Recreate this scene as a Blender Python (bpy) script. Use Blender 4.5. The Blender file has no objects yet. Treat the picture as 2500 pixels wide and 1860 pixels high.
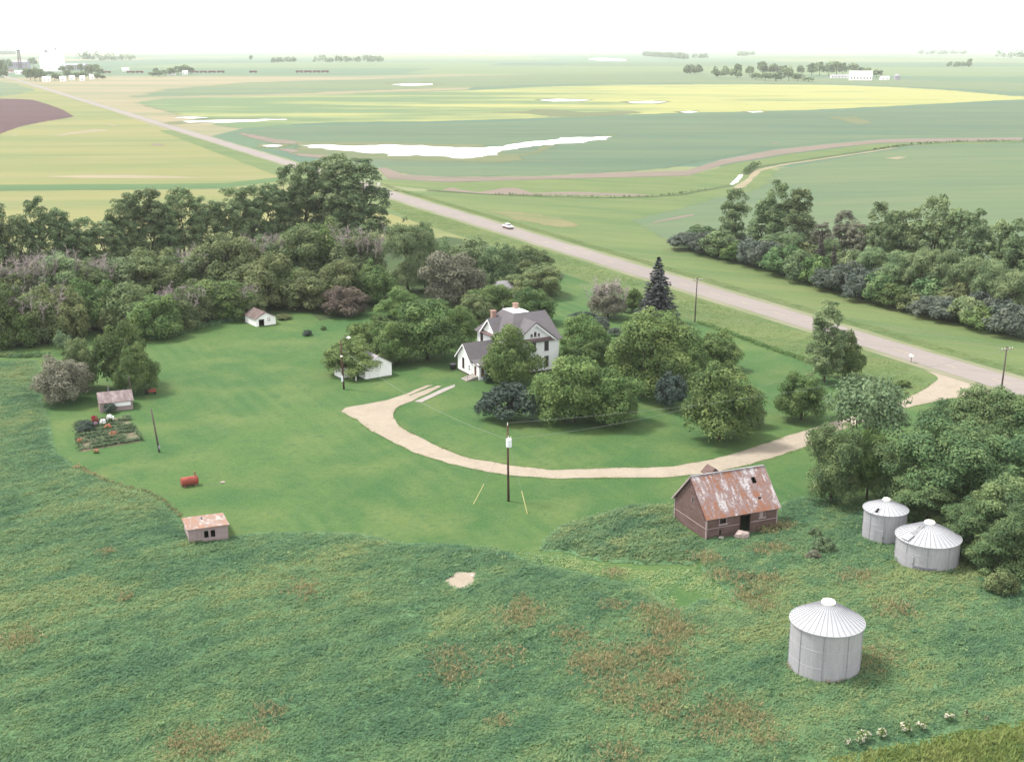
# Aerial view of a prairie farmstead: farmhouse, shelterbelts, bins, barn, highway and fields.
import bpy, bmesh, math, random
import numpy as np
from mathutils import Vector, Matrix
from mathutils.geometry import tessellate_polygon

R = math.radians
scene = bpy.context.scene
COL = scene.collection
random.seed(7)

# ------------------------------------------------------------------ camera, sky, sun, exposure
CAM_H = 55.0
cam_data = bpy.data.cameras.new('camera')
cam = bpy.data.objects.new('camera', cam_data)
COL.objects.link(cam)
cam.location = (0, 0, CAM_H)
cam.rotation_euler = (R(90 - 15.48), 0, 0)
cam_data.sensor_width = 36.0
cam_data.lens = 36.0 * 2950 / 2500
cam_data.clip_start = 1.0
cam_data.clip_end = 150000.0
scene.camera = cam

SUN_EL, SUN_AZ = R(58), R(-70)          # azimuth from +Y (view direction), clockwise: sun stands high on the left
world = bpy.data.worlds.new('World')
scene.world = world
world.use_nodes = True
wn = world.node_tree
sky = wn.nodes.new('ShaderNodeTexSky')
sky.sky_type = 'NISHITA'
sky.sun_disc = False
sky.sun_elevation = SUN_EL
sky.sun_rotation = SUN_AZ
sky.altitude = 400
sky.air_density = 1.0
sky.dust_density = 1.0
sky.ozone_density = 1.0
hs = wn.nodes.new('ShaderNodeHueSaturation')
hs.inputs['Saturation'].default_value = 0.12     # thin overcast: nearly white
bg = wn.nodes['Background']
bg.inputs['Strength'].default_value = 0.13
wn.links.new(sky.outputs[0], hs.inputs['Color'])
wmix = wn.nodes.new('ShaderNodeMix'); wmix.data_type = 'RGBA'           # a thin even cloud layer over the clear sky
wmix.inputs[0].default_value = .55
wmix.inputs[7].default_value = (4.1, 4.2, 4.3, 1)
wn.links.new(hs.outputs[0], wmix.inputs[6])
wn.links.new(wmix.outputs[2], bg.inputs['Color'])

sun_d = bpy.data.lights.new('sun', 'SUN')
sun_d.energy = 1.5
sun_d.angle = R(11)
sun_d.color = (1.0, 0.96, 0.9)
sun = bpy.data.objects.new('sun', sun_d)
COL.objects.link(sun)
sd = Vector((math.sin(SUN_AZ) * math.cos(SUN_EL), math.cos(SUN_AZ) * math.cos(SUN_EL), math.sin(SUN_EL)))
sun.rotation_euler = sd.to_track_quat('Z', 'Y').to_euler()
sun.location = (-60, 40, 90)

scene.view_settings.view_transform = 'Standard'
scene.view_settings.look = 'None'
scene.view_settings.exposure = 1.95
scene.view_settings.gamma = 1.0
scene.view_settings.use_curve_mapping = False
scene.cycles.max_bounces = 5
scene.cycles.diffuse_bounces = 2
scene.cycles.glossy_bounces = 2
scene.cycles.transmission_bounces = 3
scene.cycles.volume_bounces = 2
scene.cycles.use_denoising = True

# ------------------------------------------------------------------ numeric noise
def _hash(ix, iy, s):
    n = (ix.astype(np.int64) * 374761393 + iy.astype(np.int64) * 668265263 + s * 1442695041) & 0x7fffffff
    n = ((n ^ (n >> 13)) * 1274126177) & 0x7fffffff
    return ((n ^ (n >> 16)) & 0xffff) / 65535.0

def vnoise(x, y, s=0):
    ix, iy = np.floor(x), np.floor(y)
    fx, fy = x - ix, y - iy
    fx = fx * fx * (3 - 2 * fx); fy = fy * fy * (3 - 2 * fy)
    a = _hash(ix, iy, s); b = _hash(ix + 1, iy, s); c = _hash(ix, iy + 1, s); d = _hash(ix + 1, iy + 1, s)
    return (a * (1 - fx) + b * fx) * (1 - fy) + (c * (1 - fx) + d * fx) * fy

def fbm(x, y, s=0, o=4):
    t = 0; a = .5; tot = 0
    for i in range(o):
        t = t + a * vnoise(x, y, s + i * 17); tot += a
        x = x * 2.03 + 5.1; y = y * 2.03 + 1.7; a *= .5
    return t / tot

def inside(px, py, poly):
    c = np.zeros(px.shape, bool)
    n = len(poly)
    for i in range(n):
        x1, y1 = poly[i]; x2, y2 = poly[(i + 1) % n]
        k = (y1 > py) != (y2 > py)
        if y1 != y2:
            c ^= k & (px < (x2 - x1) * (py - y1) / (y2 - y1) + x1)
    return c

# ------------------------------------------------------------------ materials
def lin(c):
    f = lambda v: v / 12.92 if v <= .04045 else ((v + .055) / 1.055) ** 2.4
    return tuple(f(v / 255) for v in c)

class NT:
    def __init__(self, name):
        self.m = bpy.data.materials.new(name); self.m.use_nodes = True
        self.n = self.m.node_tree.nodes; self.l = self.m.node_tree.links
        self.b = self.n['Principled BSDF']; self.out = self.n['Material Output']
        self.b.inputs['Specular IOR Level'].default_value = .15
    def new(self, t, **kw):
        x = self.n.new(t)
        for k, v in kw.items(): setattr(x, k, v)
        return x
    def link(self, a, b): self.l.new(a, b)
    def coords(self, scale=(1, 1, 1), rot=0.0, kind='Object'):
        tc = self.new('ShaderNodeTexCoord'); mp = self.new('ShaderNodeMapping')
        mp.inputs['Scale'].default_value = scale; mp.inputs['Rotation'].default_value = (0, 0, rot)
        # rotate first, then stretch
        mp.vector_type = 'TEXTURE' if False else 'POINT'
        if rot:
            m2 = self.new('ShaderNodeMapping'); m2.inputs['Rotation'].default_value = (0, 0, rot)
            mp.inputs['Rotation'].default_value = (0, 0, 0)
            self.link(tc.outputs[kind], m2.inputs[0]); self.link(m2.outputs[0], mp.inputs[0])
        else:
            self.link(tc.outputs[kind], mp.inputs[0])
        return mp.outputs[0]
    def noise(self, vec, scale, detail=5, rough=.6, lo=.35, hi=.65):
        t = self.new('ShaderNodeTexNoise'); t.inputs['Scale'].default_value = scale
        t.inputs['Detail'].default_value = detail; t.inputs['Roughness'].default_value = rough
        self.link(vec, t.inputs['Vector'])
        r = self.new('ShaderNodeMapRange'); r.inputs['From Min'].default_value = lo; r.inputs['From Max'].default_value = hi
        self.link(t.outputs['Fac'], r.inputs['Value'])
        return r.outputs[0]
    def mix(self, fac, a, b, blend='MIX'):
        x = self.new('ShaderNodeMix', data_type='RGBA', blend_type=blend)
        for s, v in ((0, fac), (6, a), (7, b)):
            if isinstance(v, (int, float)): x.inputs[s].default_value = v
            elif isinstance(v, tuple): x.inputs[s].default_value = (*v[:3], 1)
            else: self.link(v, x.inputs[s])
        return x.outputs[2]
    def math(self, op, a, b=0.0):
        x = self.new('ShaderNodeMath', operation=op)
        for s, v in ((0, a), (1, b)):
            if isinstance(v, (int, float)): x.inputs[s].default_value = v
            else: self.link(v, x.inputs[s])
        return x.outputs[0]
    def bump(self, h, strength=.3, dist=.1):
        b = self.new('ShaderNodeBump'); b.inputs['Strength'].default_value = strength; b.inputs['Distance'].default_value = dist
        self.link(h, b.inputs['Height']); self.link(b.outputs[0], self.b.inputs['Normal'])
    def done(self, col, rough=.9, metal=0.0):
        if isinstance(col, tuple): self.b.inputs['Base Color'].default_value = (*col[:3], 1)
        else: self.link(col, self.b.inputs['Base Color'])
        self.b.inputs['Roughness'].default_value = rough; self.b.inputs['Metallic'].default_value = metal
        return self.m

GA = .70
def plain(name, col, rough=.8, metal=0.0, var=.18, scale=1.2, grain=14.0):
    """one colour with weathering blotches and fine grain"""
    if max(col) < .6: col = tuple(c * GA for c in col)
    t = NT(name); v = t.coords()
    a = t.mix(t.noise(v, scale), tuple(c * (1 - var) for c in col), tuple(min(.95, c * (1 + var)) for c in col))
    a = t.mix(t.math('MULTIPLY', t.noise(v, grain, 2), .35), a, tuple(c * (1 - var) for c in col))
    return t.done(a, rough, metal)

def land(name, c1, c2, c3, big, small, c3amt=.5, stretch=(1, 1, 1), rot=0.0, grain=None, bump=0.0, bdist=.1, lo=.38, hi=.62):
    """ground cover: two colours in large patches, a third scattered in smaller ones, fine grain"""
    c1, c2, c3 = (tuple(c * GA for c in q) for q in (c1, c2, c3))
    t = NT(name); v = t.coords(stretch, rot)
    a = t.mix(t.noise(v, big, 6, .6, lo, hi), c1, c2)
    f = t.math('MULTIPLY', t.noise(v, small, 5, .65, .48, .72), c3amt)
    a = t.mix(f, a, c3)
    if grain:
        v2 = t.coords()
        g_ = t.noise(v2, grain, 4, .75, .3, .7)
        g3 = t.noise(t.coords(stretch, rot), grain * .28, 4, .7, .35, .65)
        a = t.mix(t.math('MULTIPLY', g3, .30), a, tuple(c * .62 for c in c1))
        a = t.mix(t.math('MULTIPLY', g_, .42), a, tuple(min(.9, c * 1.25) for c in c2))
        if bump: t.bump(g_, bump, bdist)
    return t.done(a, .95)

def leafmat(name, dark, mid, light, transl=.22):
    t = NT(name)
    at = t.new('ShaderNodeAttribute', attribute_name='tint')
    rp = t.new('ShaderNodeValToRGB'); e = rp.color_ramp.elements
    e[0].color = (*dark, 1); e[1].color = (*light, 1); m_ = e.new(.5); m_.color = (*mid, 1)
    t.link(at.outputs['Fac'], rp.inputs[0])
    oi = t.new('ShaderNodeObjectInfo')
    hv = t.new('ShaderNodeHueSaturation')
    t.link(rp.outputs[0], hv.inputs['Color'])
    mr = t.new('ShaderNodeMapRange'); mr.inputs['To Min'].default_value = .8; mr.inputs['To Max'].default_value = 1.2
    t.link(oi.outputs['Random'], mr.inputs['Value']); t.link(mr.outputs[0], hv.inputs['Value'])
    m2 = t.new('ShaderNodeMapRange'); m2.inputs['To Min'].default_value = .485; m2.inputs['To Max'].default_value = .515
    fr = t.math('FRACT', t.math('MULTIPLY', oi.outputs['Random'], 7.31)); t.link(fr, m2.inputs['Value']); t.link(m2.outputs[0], hv.inputs['Hue'])
    t.link(hv.outputs[0], t.b.inputs['Base Color']); t.b.inputs['Roughness'].default_value = .75
    tr = t.new('ShaderNodeBsdfTranslucent'); t.link(hv.outputs[0], tr.inputs['Color'])
    mx = t.new('ShaderNodeMixShader'); mx.inputs[0].default_value = transl
    t.link(t.b.outputs[0], mx.inputs[1]); t.link(tr.outputs[0], mx.inputs[2]); t.link(mx.outputs[0], t.out.inputs['Surface'])
    return t.m

M = {}
# foliage (linear albedo)
M['leaf_yard'] = leafmat('leaf_yard', (.055, .098, .030), (.108, .168, .052), (.178, .238, .078))
M['leaf_near'] = leafmat('leaf_near', (.050, .094, .042), (.096, .154, .062), (.162, .218, .088))
M['leaf_lush'] = leafmat('leaf_lush', (.048, .090, .032), (.094, .150, .048), (.155, .212, .070))
M['leaf_belt'] = leafmat('leaf_belt', (.072, .114, .054), (.142, .196, .090), (.222, .272, .128))
M['leaf_brush'] = leafmat('leaf_brush', (.062, .090, .038), (.118, .152, .062), (.190, .216, .094))
M['leaf_grey'] = leafmat('leaf_grey', (.100, .102, .072), (.155, .155, .105), (.210, .205, .150))
M['leaf_dark'] = leafmat('leaf_dark', (.030, .048, .040), (.048, .072, .056), (.075, .100, .075))
M['leaf_pink'] = leafmat('leaf_pink', (.100, .080, .068), (.160, .122, .098), (.205, .170, .125))
M['leaf_willow'] = leafmat('leaf_willow', (.075, .118, .062), (.122, .172, .086), (.175, .228, .118))
M['leaf_shrubbelt'] = leafmat('leaf_shrubbelt', (.056, .072, .060), (.092, .112, .086), (.138, .155, .112))
M['needles'] = leafmat('needles', (.022, .026, .026), (.040, .045, .045), (.062, .068, .066), .1)
M['needles_brown'] = leafmat('needles_brown', (.035, .028, .026), (.055, .045, .040), (.075, .062, .054), .1)
M['bark'] = plain('bark', (.085, .065, .055), .95, var=.35, scale=3)
M['twig'] = plain('twig', (.46, .38, .37), .95, var=.3, scale=2)
M['weed'] = leafmat('weed', (.072, .150, .080), (.128, .216, .098), (.215, .262, .108), .35)
M['verge_grass'] = leafmat('verge_grass', (.100, .165, .056), (.145, .210, .070), (.220, .250, .105), .35)
M['weed_dry'] = leafmat('weed_dry', (.160, .190, .090), (.310, .265, .135), (.450, .345, .195), .35)
M['crop_yellow'] = leafmat('crop_yellow', (.110, .165, .045), (.155, .205, .060), (.215, .245, .085), .4)
# ground
M['ground'] = None
def lawn():
    t = NT('lawn'); iso = t.coords(); st = t.coords((1, .28, 1), R(35)); st2 = t.coords((1, .22, 1), R(-32))
    a = t.mix(t.noise(st, .07, 6, .62, .42, .58), (.026, .080, .022), (.056, .108, .028))
    a = t.mix(t.math('MULTIPLY', t.noise(iso, .10, 6, .68, .47, .62), .85), a, (.108, .138, .043))
    a = t.mix(t.math('MULTIPLY', t.noise(st2, .20, 5, .65, .50, .64), .6), a, (.078, .124, .036))
    a = t.mix(t.math('MULTIPLY', t.noise(iso, .40, 5, .75, .50, .66), .7), a, (.017, .072, .028))
    wv = t.new('ShaderNodeTexWave'); wv.inputs['Scale'].default_value = .115; wv.inputs['Distortion'].default_value = 3.0; wv.inputs['Detail'].default_value = 2.0; wv.inputs['Detail Scale'].default_value = .25
    t.link(t.coords((1, 1, 1), R(-28)), wv.inputs['Vector'])
    a = t.mix(t.math('MULTIPLY', t.math('MULTIPLY', wv.outputs['Fac'], t.noise(iso, .03, 3, .5, .45, .6)), .30), a, (.105, .150, .052))
    g_ = t.noise(iso, 1.3, 5, .85, .40, .60)
    a = t.mix(t.math('MULTIPLY', g_, .45), a, (.020, .062, .019))
    g2 = t.noise(iso, 3.4, 4, .85, .42, .58)
    a = t.mix(t.math('MULTIPLY', g2, .42), a, (.092, .136, .044))
    t.bump(g_, .35, .12)
    return t.done(a, .95)
M['lawn'] = lawn()
M['verge'] = land('verge', (.085, .145, .050), (.145, .188, .066), (.195, .185, .090), .05, .16, .65, (.25, 1.6, 1), R(26), grain=1.3, bump=.2)
M['tan_grass'] = land('tan_grass', (.115, .160, .060), (.26, .205, .11), (.135, .175, .065), .05, .12, .7, (.35, 1.4, 1), R(26), grain=.8, lo=.42, hi=.66)
M['weed_floor'] = land('weed_floor', (.090, .185, .088), (.120, .215, .095), (.15, .20, .10), .08, .3, .4, grain=3.0)
M['shaded_brush_floor'] = land('shaded_brush_floor', (.045, .075, .028), (.062, .1, .034), (.09, .085, .05), .08, .4, .5, grain=2.0)  # brush ground with the under-tree shade put into its dark colour
M['gravel'] = land('gravel', (.335, .280, .215), (.395, .335, .26), (.255, .21, .16), .12, .5, .6, grain=5.0, bump=.15)
M['asphalt'] = land('asphalt', (.262, .228, .208), (.300, .262, .238), (.210, .186, .175), .02, .35, .5, (.15, 1.5, 1), R(26), grain=4.0)
M['shoulder'] = land('shoulder', (.27, .25, .18), (.17, .20, .09), (.33, .28, .21), .06, .3, .6, (.3, 1.5, 1), R(26), grain=3.0)
M['concrete'] = plain('concrete', (.37, .335, .30), .9, var=.12)
M['paint_yellow'] = plain('paint_yellow', (.50, .41, .25), .8)
M['soil'] = land('soil', (.15, .14, .085), (.20, .17, .115), (.10, .13, .06), .3, 1.2, .6, grain=4.0)
M['field_left'] = land('field_left', (.260, .240, .092), (.150, .190, .070), (.30, .25, .13), .016, .045, .75, (.18, 1.3, 1), R(-4), grain=.3)
M['field_strip'] = land('field_strip', (.10, .17, .06), (.075, .14, .055), (.14, .19, .07), .02, .05, .5, (.3, 1.4, 1), 0, grain=.5)
M['plowed'] = land('plowed', (.075, .038, .040), (.105, .055, .055), (.055, .030, .033), .015, .06, .6, (.25, 1.6, 1), R(-20), grain=.4)
M['tan'] = land('tan', (.34, .28, .18), (.26, .23, .14), (.38, .30, .21), .03, .1, .5, (.3, 1.5, 1), 0, grain=.5)
M['mud'] = land('mud', (.23, .175, .145), (.18, .155, .115), (.28, .21, .18), .02, .06, .6, (.3, 1.5, 1), 0, grain=.6)
M['teal_field'] = land('teal_field', (.122, .175, .092), (.080, .130, .080), (.175, .182, .095), .012, .04, .7, (.20, 1.3, 1), R(3), grain=.30)
M['right_field'] = land('right_field', (.142, .185, .086), (.098, .150, .080), (.178, .192, .102), .014, .05, .65, (.20, 1.3, 1), R(-12), grain=.4)
M['mint_field'] = land('mint_field', (.095, .155, .088), (.155, .195, .090), (.22, .215, .12), .008, .025, .75, (.15, 1.5, 1), R(2), grain=.10)
M['marsh'] = land('marsh', (.110, .145, .065), (.15, .165, .078), (.20, .17, .11), .02, .07, .6, (.3, 1.5, 1), 0, grain=.3)
M['creek_weeds'] = land('creek_weeds', (.055, .085, .035), (.08, .11, .045), (.16, .12, .09), .03, .12, .5, grain=.6)
def canola():
    t = NT('canola'); v = t.coords((.30, 1.1, 1), R(2))
    tc = t.new('ShaderNodeTexCoord'); sx = t.new('ShaderNodeSeparateXYZ'); t.link(tc.outputs['Object'], sx.inputs[0])
    dens = t.new('ShaderNodeMapRange'); dens.inputs['From Min'].default_value = -450; dens.inputs['From Max'].default_value = 450
    dens.inputs['To Min'].default_value = -.14; dens.inputs['To Max'].default_value = .15
    t.link(sx.outputs[0], dens.inputs['Value'])
    n = t.noise(v, .012, 7, .68, 0, 1)
    f = t.math('ADD', n, dens.outputs[0])
    r = t.new('ShaderNodeMapRange'); r.inputs['From Min'].default_value = .42; r.inputs['From Max'].default_value = .60; t.link(f, r.inputs['Value'])
    a = t.mix(r.outputs[0], (.080, .125, .060), (.25, .242, .088))
    g2 = t.noise(t.coords((.4, 1.5, 1)), .12, 4, .7, .3, .8)
    a = t.mix(t.math('MULTIPLY', g2, .35), a, (.15, .18, .06))
    return t.done(a, .95)
M['canola'] = canola()
def farland():
    t = NT('farland'); v = t.coords((1, 1, 1), R(3))
    vo = t.new('ShaderNodeTexVoronoi', distance='CHEBYCHEV'); vo.inputs['Scale'].default_value = 1 / 900; vo.inputs['Randomness'].default_value = .55
    t.link(v, vo.inputs['Vector'])
    rp = t.new('ShaderNodeValToRGB'); rp.color_ramp.interpolation = 'CONSTANT'; e = rp.color_ramp.elements
    sx = t.new('ShaderNodeSeparateColor'); t.link(vo.outputs['Color'], sx.inputs[0]); t.link(sx.outputs[0], rp.inputs[0])
    cols = [(.070, .118, .066), (.115, .152, .070), (.062, .105, .068), (.150, .165, .080), (.090, .138, .082), (.200, .170, .10), (.080, .118, .060)]
    e[0].color = (*cols[0], 1); e[1].position = .95; e[1].color = (*cols[-1], 1)
    for i, c in enumerate(cols[1:-1]):
        k = e.new(.16 + i * .16); k.color = (*c, 1)
    n = t.noise(t.coords((.2, 1.5, 1)), .006, 6, .65, .42, .58)
    a = t.mix(t.math('MULTIPLY', n, .5), rp.outputs[0], (.085, .125, .062))
    return t.done(a, .95)
M['ground'] = farland()
def water():
    t = NT('water'); t.b.inputs['Specular IOR Level'].default_value = .5
    t.b.inputs['IOR'].default_value = 1.33
    n = t.noise(t.coords(), .8, 3); t.bump(n, .03, .05)
    a = t.mix(t.noise(t.coords((.4, 1.5, 1)), .02), (.25, .235, .20), (.31, .295, .25))
    return t.done(a, .08)
M['water'] = water()
# buildings
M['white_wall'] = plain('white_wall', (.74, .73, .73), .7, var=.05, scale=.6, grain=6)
M['white_bright'] = plain('white_bright', (.80, .79, .76), .7, var=.05, scale=.8, grain=6)  # brighter white; on the house's left-facing walls it paints in the sunlit side
M['white_trim'] = plain('white_trim', (.70, .68, .67), .7, var=.06)
M['shingle_purple'] = land('shingle_purple', (.138, .124, .132), (.168, .152, .160), (.118, .106, .112), .5, 2.2, .6, grain=7.0)
M['shingle_brown'] = land('shingle_brown', (.17, .125, .115), (.22, .165, .15), (.13, .10, .095), .5, 2.0, .6, (3, .6, 1), grain=6.0)
M['shingle_old'] = land('shingle_old', (.34, .23, .185), (.42, .30, .24), (.42, .20, .12), .4, 1.6, .7, (1.5, 1, 1), grain=6.0)
M['grey_roof'] = plain('grey_roof', (.34, .32, .335), .85, var=.2)
M['brown_frame'] = plain('brown_frame', (.12, .055, .045), .7)
M['pent_brown'] = plain('pent_brown', (.18, .12, .12), .85)
M['foundation'] = plain('foundation', (.10, .065, .05), .95, var=.3)
M['brick'] = land('brick', (.40, .25, .20), (.48, .32, .26), (.33, .20, .16), 1.5, 6.0, .6, grain=9.0)
M['red_boards'] = land('red_boards', (.118, .072, .062), (.160, .104, .092), (.25, .185, .17), .45, 1.6, .7, (.5, .5, 2.5), grain=8.0)
M['red_dark'] = plain('red_dark', (.10, .05, .05), .9, var=.3)
M['pale_board'] = plain('pale_board', (.42, .33, .32), .9, var=.15)
M['grey_boards'] = land('grey_boards', (.34, .26, .255), (.42, .33, .32), (.26, .19, .19), .5, 2.0, .6, (.5, .5, 3), grain=8.0)
M['dark'] = plain('dark', (.018, .013, .014), .9)
M['black'] = plain('black', (.02, .02, .022), .5)
def glass():
    t = NT('window_glass'); t.b.inputs['Specular IOR Level'].default_value = .5
    n = t.noise(t.coords(), 2.0); a = t.mix(n, (.030, .028, .032), (.055, .05, .055))
    return t.done(a, .12)
M['glass'] = glass()
M['galv'] = land('galv', (.46, .45, .485), (.54, .525, .55), (.40, .35, .345), .5, 2.5, .6, (2.5, 2.5, .25), grain=8.0)
M['galv'].node_tree.nodes['Principled BSDF'].inputs['Metallic'].default_value = .25
M['galv'].node_tree.nodes['Principled BSDF'].inputs['Roughness'].default_value = .5
M['galv_roof'] = land('galv_roof', (.44, .445, .465), (.50, .50, .515), (.40, .39, .40), .5, 2.5, .5, grain=8.0)
M['galv_roof'].node_tree.nodes['Principled BSDF'].inputs['Roughness'].default_value = .45
M['galv_rib'] = plain('galv_rib', (.36, .36, .38), .5)
M['galv_dark'] = plain('galv_dark', (.22, .21, .24), .6)
M['pole_wood'] = plain('pole_wood', (.115, .060, .048), .9, var=.3, scale=2)
M['pole_grey'] = plain('pole_grey', (.14, .105, .10), .9, var=.3, scale=2)
M['pole_pale'] = plain('pole_pale', (.36, .29, .27), .9)
M['transformer'] = plain('transformer', (.66, .68, .70), .4, var=.05)
M['lamp_white'] = plain('lamp_white', (.82, .80, .72), .4, var=.03)
M['guard_yellow'] = plain('guard_yellow', (.58, .54, .24), .6, var=.08)
M['tank_red'] = plain('tank_red', (.36, .085, .06), .6, var=.2)
M['rust'] = plain('rust', (.30, .15, .11), .8, var=.25)
M['car_white'] = plain('car_white', (.78, .78, .74), .3, var=.03)
M['car_maroon'] = plain('car_maroon', (.20, .035, .05), .35, var=.06)
M['tyre'] = plain('tyre', (.02, .02, .02), .9)
M['chrome'] = plain('chrome', (.5, .5, .5), .3, .6)
M['wire'] = plain('wire', (.30, .30, .30), .5)
M['rock'] = plain('rock', (.46, .36, .33), .9, var=.25, scale=3)
M['red_petal'] = plain('red_petal', (.40, .02, .05), .7)
M['white_petal'] = plain('white_petal', (.80, .80, .78), .7, var=.05)
M['pink_petal'] = plain('pink_petal', (.50, .28, .42), .7)
M['orange_petal'] = plain('orange_petal', (.55, .24, .14), .7)
M['cream_petal'] = plain('cream_petal', (.58, .56, .42), .8, var=.12)
M['elevator_white'] = plain('elevator_white', (.84, .83, .80), .7, var=.04, scale=.1)
M['elevator_grey'] = plain('elevator_grey', (.40, .38, .42), .8, var=.08, scale=.1)
M['tower_brown'] = plain('tower_brown', (.10, .065, .075), .9)
M['train_red'] = plain('train_red', (.20, .08, .07), .8)
M['house_far'] = plain('house_far', (.70, .68, .64), .8)

def softened(key, noise_scale):
    """copy of a ground material whose border breaks up into its surroundings (attribute 'edge': 0 at the border, 1 inside)"""
    k = key + '_soft_%g' % noise_scale
    if k in M: return M[k]
    m = M[key].copy(); m.name = k; nt = m.node_tree; b = nt.nodes['Principled BSDF']
    at = nt.nodes.new('ShaderNodeAttribute'); at.attribute_name = 'edge'
    tc = nt.nodes.new('ShaderNodeTexCoord'); mp = nt.nodes.new('ShaderNodeMapping'); mp.inputs['Scale'].default_value = (.45, 1.4, 1)
    no = nt.nodes.new('ShaderNodeTexNoise'); no.inputs['Scale'].default_value = noise_scale; no.inputs['Detail'].default_value = 9; no.inputs['Roughness'].default_value = .78
    nt.links.new(tc.outputs['Object'], mp.inputs[0]); nt.links.new(mp.outputs[0], no.inputs['Vector'])
    ad = nt.nodes.new('ShaderNodeMath'); ad.operation = 'ADD'; nt.links.new(at.outputs['Fac'], ad.inputs[0]); nt.links.new(no.outputs['Fac'], ad.inputs[1])
    mr = nt.nodes.new('ShaderNodeMapRange'); mr.inputs['From Min'].default_value = .885; mr.inputs['From Max'].default_value = .895
    nt.links.new(ad.outputs[0], mr.inputs['Value']); nt.links.new(mr.outputs[0], b.inputs['Alpha'])
    M[k] = m
    return m
# ------------------------------------------------------------------ building blocks
def tag(o, label=None, cat=None, group=None, kind=None):
    if label: o['label'] = label
    if cat: o['category'] = cat
    if group: o['group'] = group
    if kind: o['kind'] = kind
    return o

def empty(name, loc=(0, 0, 0), rz=0.0, label=None, cat=None, group=None):
    o = bpy.data.objects.new(name, None); COL.objects.link(o)
    o.location = loc; o.rotation_euler = (0, 0, rz); o.empty_display_size = .5
    return tag(o, label, cat, group)

def link_mesh(name, me, parent=None, loc=None, rz=0.0):
    o = bpy.data.objects.new(name, me); COL.objects.link(o)
    if parent: o.parent = parent
    if loc is not None: o.location = loc
    if rz: o.rotation_euler = (0, 0, rz)
    return o

class MB:
    """collects shapes into one mesh"""
    def __init__(self): self.v = []; self.f = []; self.mi = []; self.t = []
    def add(self, vs, fs, mi=0, tint=None):
        n = len(self.v); self.v += [tuple(p) for p in vs]
        self.f += [tuple(i + n for i in f) for f in fs]; self.mi += [mi] * len(fs)
        self.t += [tint if tint is not None else .5] * len(vs)
        return self
    def box(self, x0, x1, y0, y1, z0, z1, mi=0, tint=None, fr=None):
        vs = [(x, y, z) for z in (z0, z1) for y in (y0, y1) for x in (x0, x1)]
        if fr: vs = [fr @ Vector(p) for p in vs]
        return self.add(vs, [(0, 2, 3, 1), (4, 5, 7, 6), (0, 1, 5, 4), (2, 6, 7, 3), (0, 4, 6, 2), (1, 3, 7, 5)], mi, tint)
    def tube(self, p, q, r0, r1=None, n=8, mi=0, caps=True):
        p, q = Vector(p), Vector(q); r1 = r0 if r1 is None else r1
        d = (q - p).normalized(); a = d.orthogonal().normalized(); b = d.cross(a)
        vs = []
        for c, r in ((p, r0), (q, r1)):
            for i in range(n):
                t = 2 * math.pi * i / n; vs.append(c + a * math.cos(t) * r + b * math.sin(t) * r)
        fs = [(i, (i + 1) % n, n + (i + 1) % n, n + i) for i in range(n)]
        if caps: fs += [tuple(range(n - 1, -1, -1)), tuple(range(n, 2 * n))]
        return self.add(vs, fs, mi)
    def slab(self, poly, th, mi=0):
        """polygon (3-D, counter-clockwise from outside) given thickness inwards"""
        P = [Vector(p) for p in poly]; nrm = Vector((0, 0, 0))
        for i in range(len(P)): nrm += P[i].cross(P[(i + 1) % len(P)])
        nrm.normalize(); n = len(P)
        Q = [p - nrm * th for p in P]
        fs = [tuple(range(n)), tuple(range(2 * n - 1, n - 1, -1))] + [(i, n + i, n + (i + 1) % n, (i + 1) % n) for i in range(n)]
        return self.add(P + Q, fs, mi)
    def lathe(self, prof, n=24, mi=0, centre=(0, 0)):
        vs = []; fs = []; k = len(prof)
        for i in range(n):
            t = 2 * math.pi * i / n
            vs += [(centre[0] + r * math.cos(t), centre[1] + r * math.sin(t), z) for r, z in prof]
        for i in range(n):
            j = (i + 1) % n
            fs += [(i * k + a, j * k + a, j * k + a + 1, i * k + a + 1) for a in range(k - 1)]
        return self.add(vs, fs, mi)
    def mesh(self, name, mats, smooth=False, tint=False):
        me = bpy.data.meshes.new(name); me.from_pydata(self.v, [], self.f)
        for m in (mats if isinstance(mats, (list, tuple)) else [mats]): me.materials.append(m)
        if any(self.mi): me.polygons.foreach_set('material_index', self.mi)
        if smooth: me.polygons.foreach_set('use_smooth', [True] * len(self.f))
        if tint:
            a = me.attributes.new('tint', 'FLOAT', 'POINT'); a.data.foreach_set('value', self.t)
        me.update()
        return me
    def build(self, name, mats, parent=None, loc=None, rz=0.0, smooth=False, tint=False):
        return link_mesh(name, self.mesh(name, mats, smooth, tint), parent, loc, rz)

def np_mesh(name, verts, faces, mat, tint=None, smooth=False):
    me = bpy.data.meshes.new(name)
    nv, nf, k = len(verts), len(faces), faces.shape[1]
    me.vertices.add(nv); me.vertices.foreach_set('co', np.ascontiguousarray(verts, np.float32).ravel())
    me.loops.add(nf * k); me.loops.foreach_set('vertex_index', np.ascontiguousarray(faces, np.int32).ravel())
    me.polygons.add(nf); me.polygons.foreach_set('loop_start', np.arange(0, nf * k, k, dtype=np.int32))
    if smooth: me.polygons.foreach_set('use_smooth', np.ones(nf, bool))
    if tint is not None:
        a = me.attributes.new('tint', 'FLOAT', 'POINT'); a.data.foreach_set('value', np.ascontiguousarray(tint, np.float32))
    me.materials.append(mat); me.update(calc_edges=True)
    return me

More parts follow.
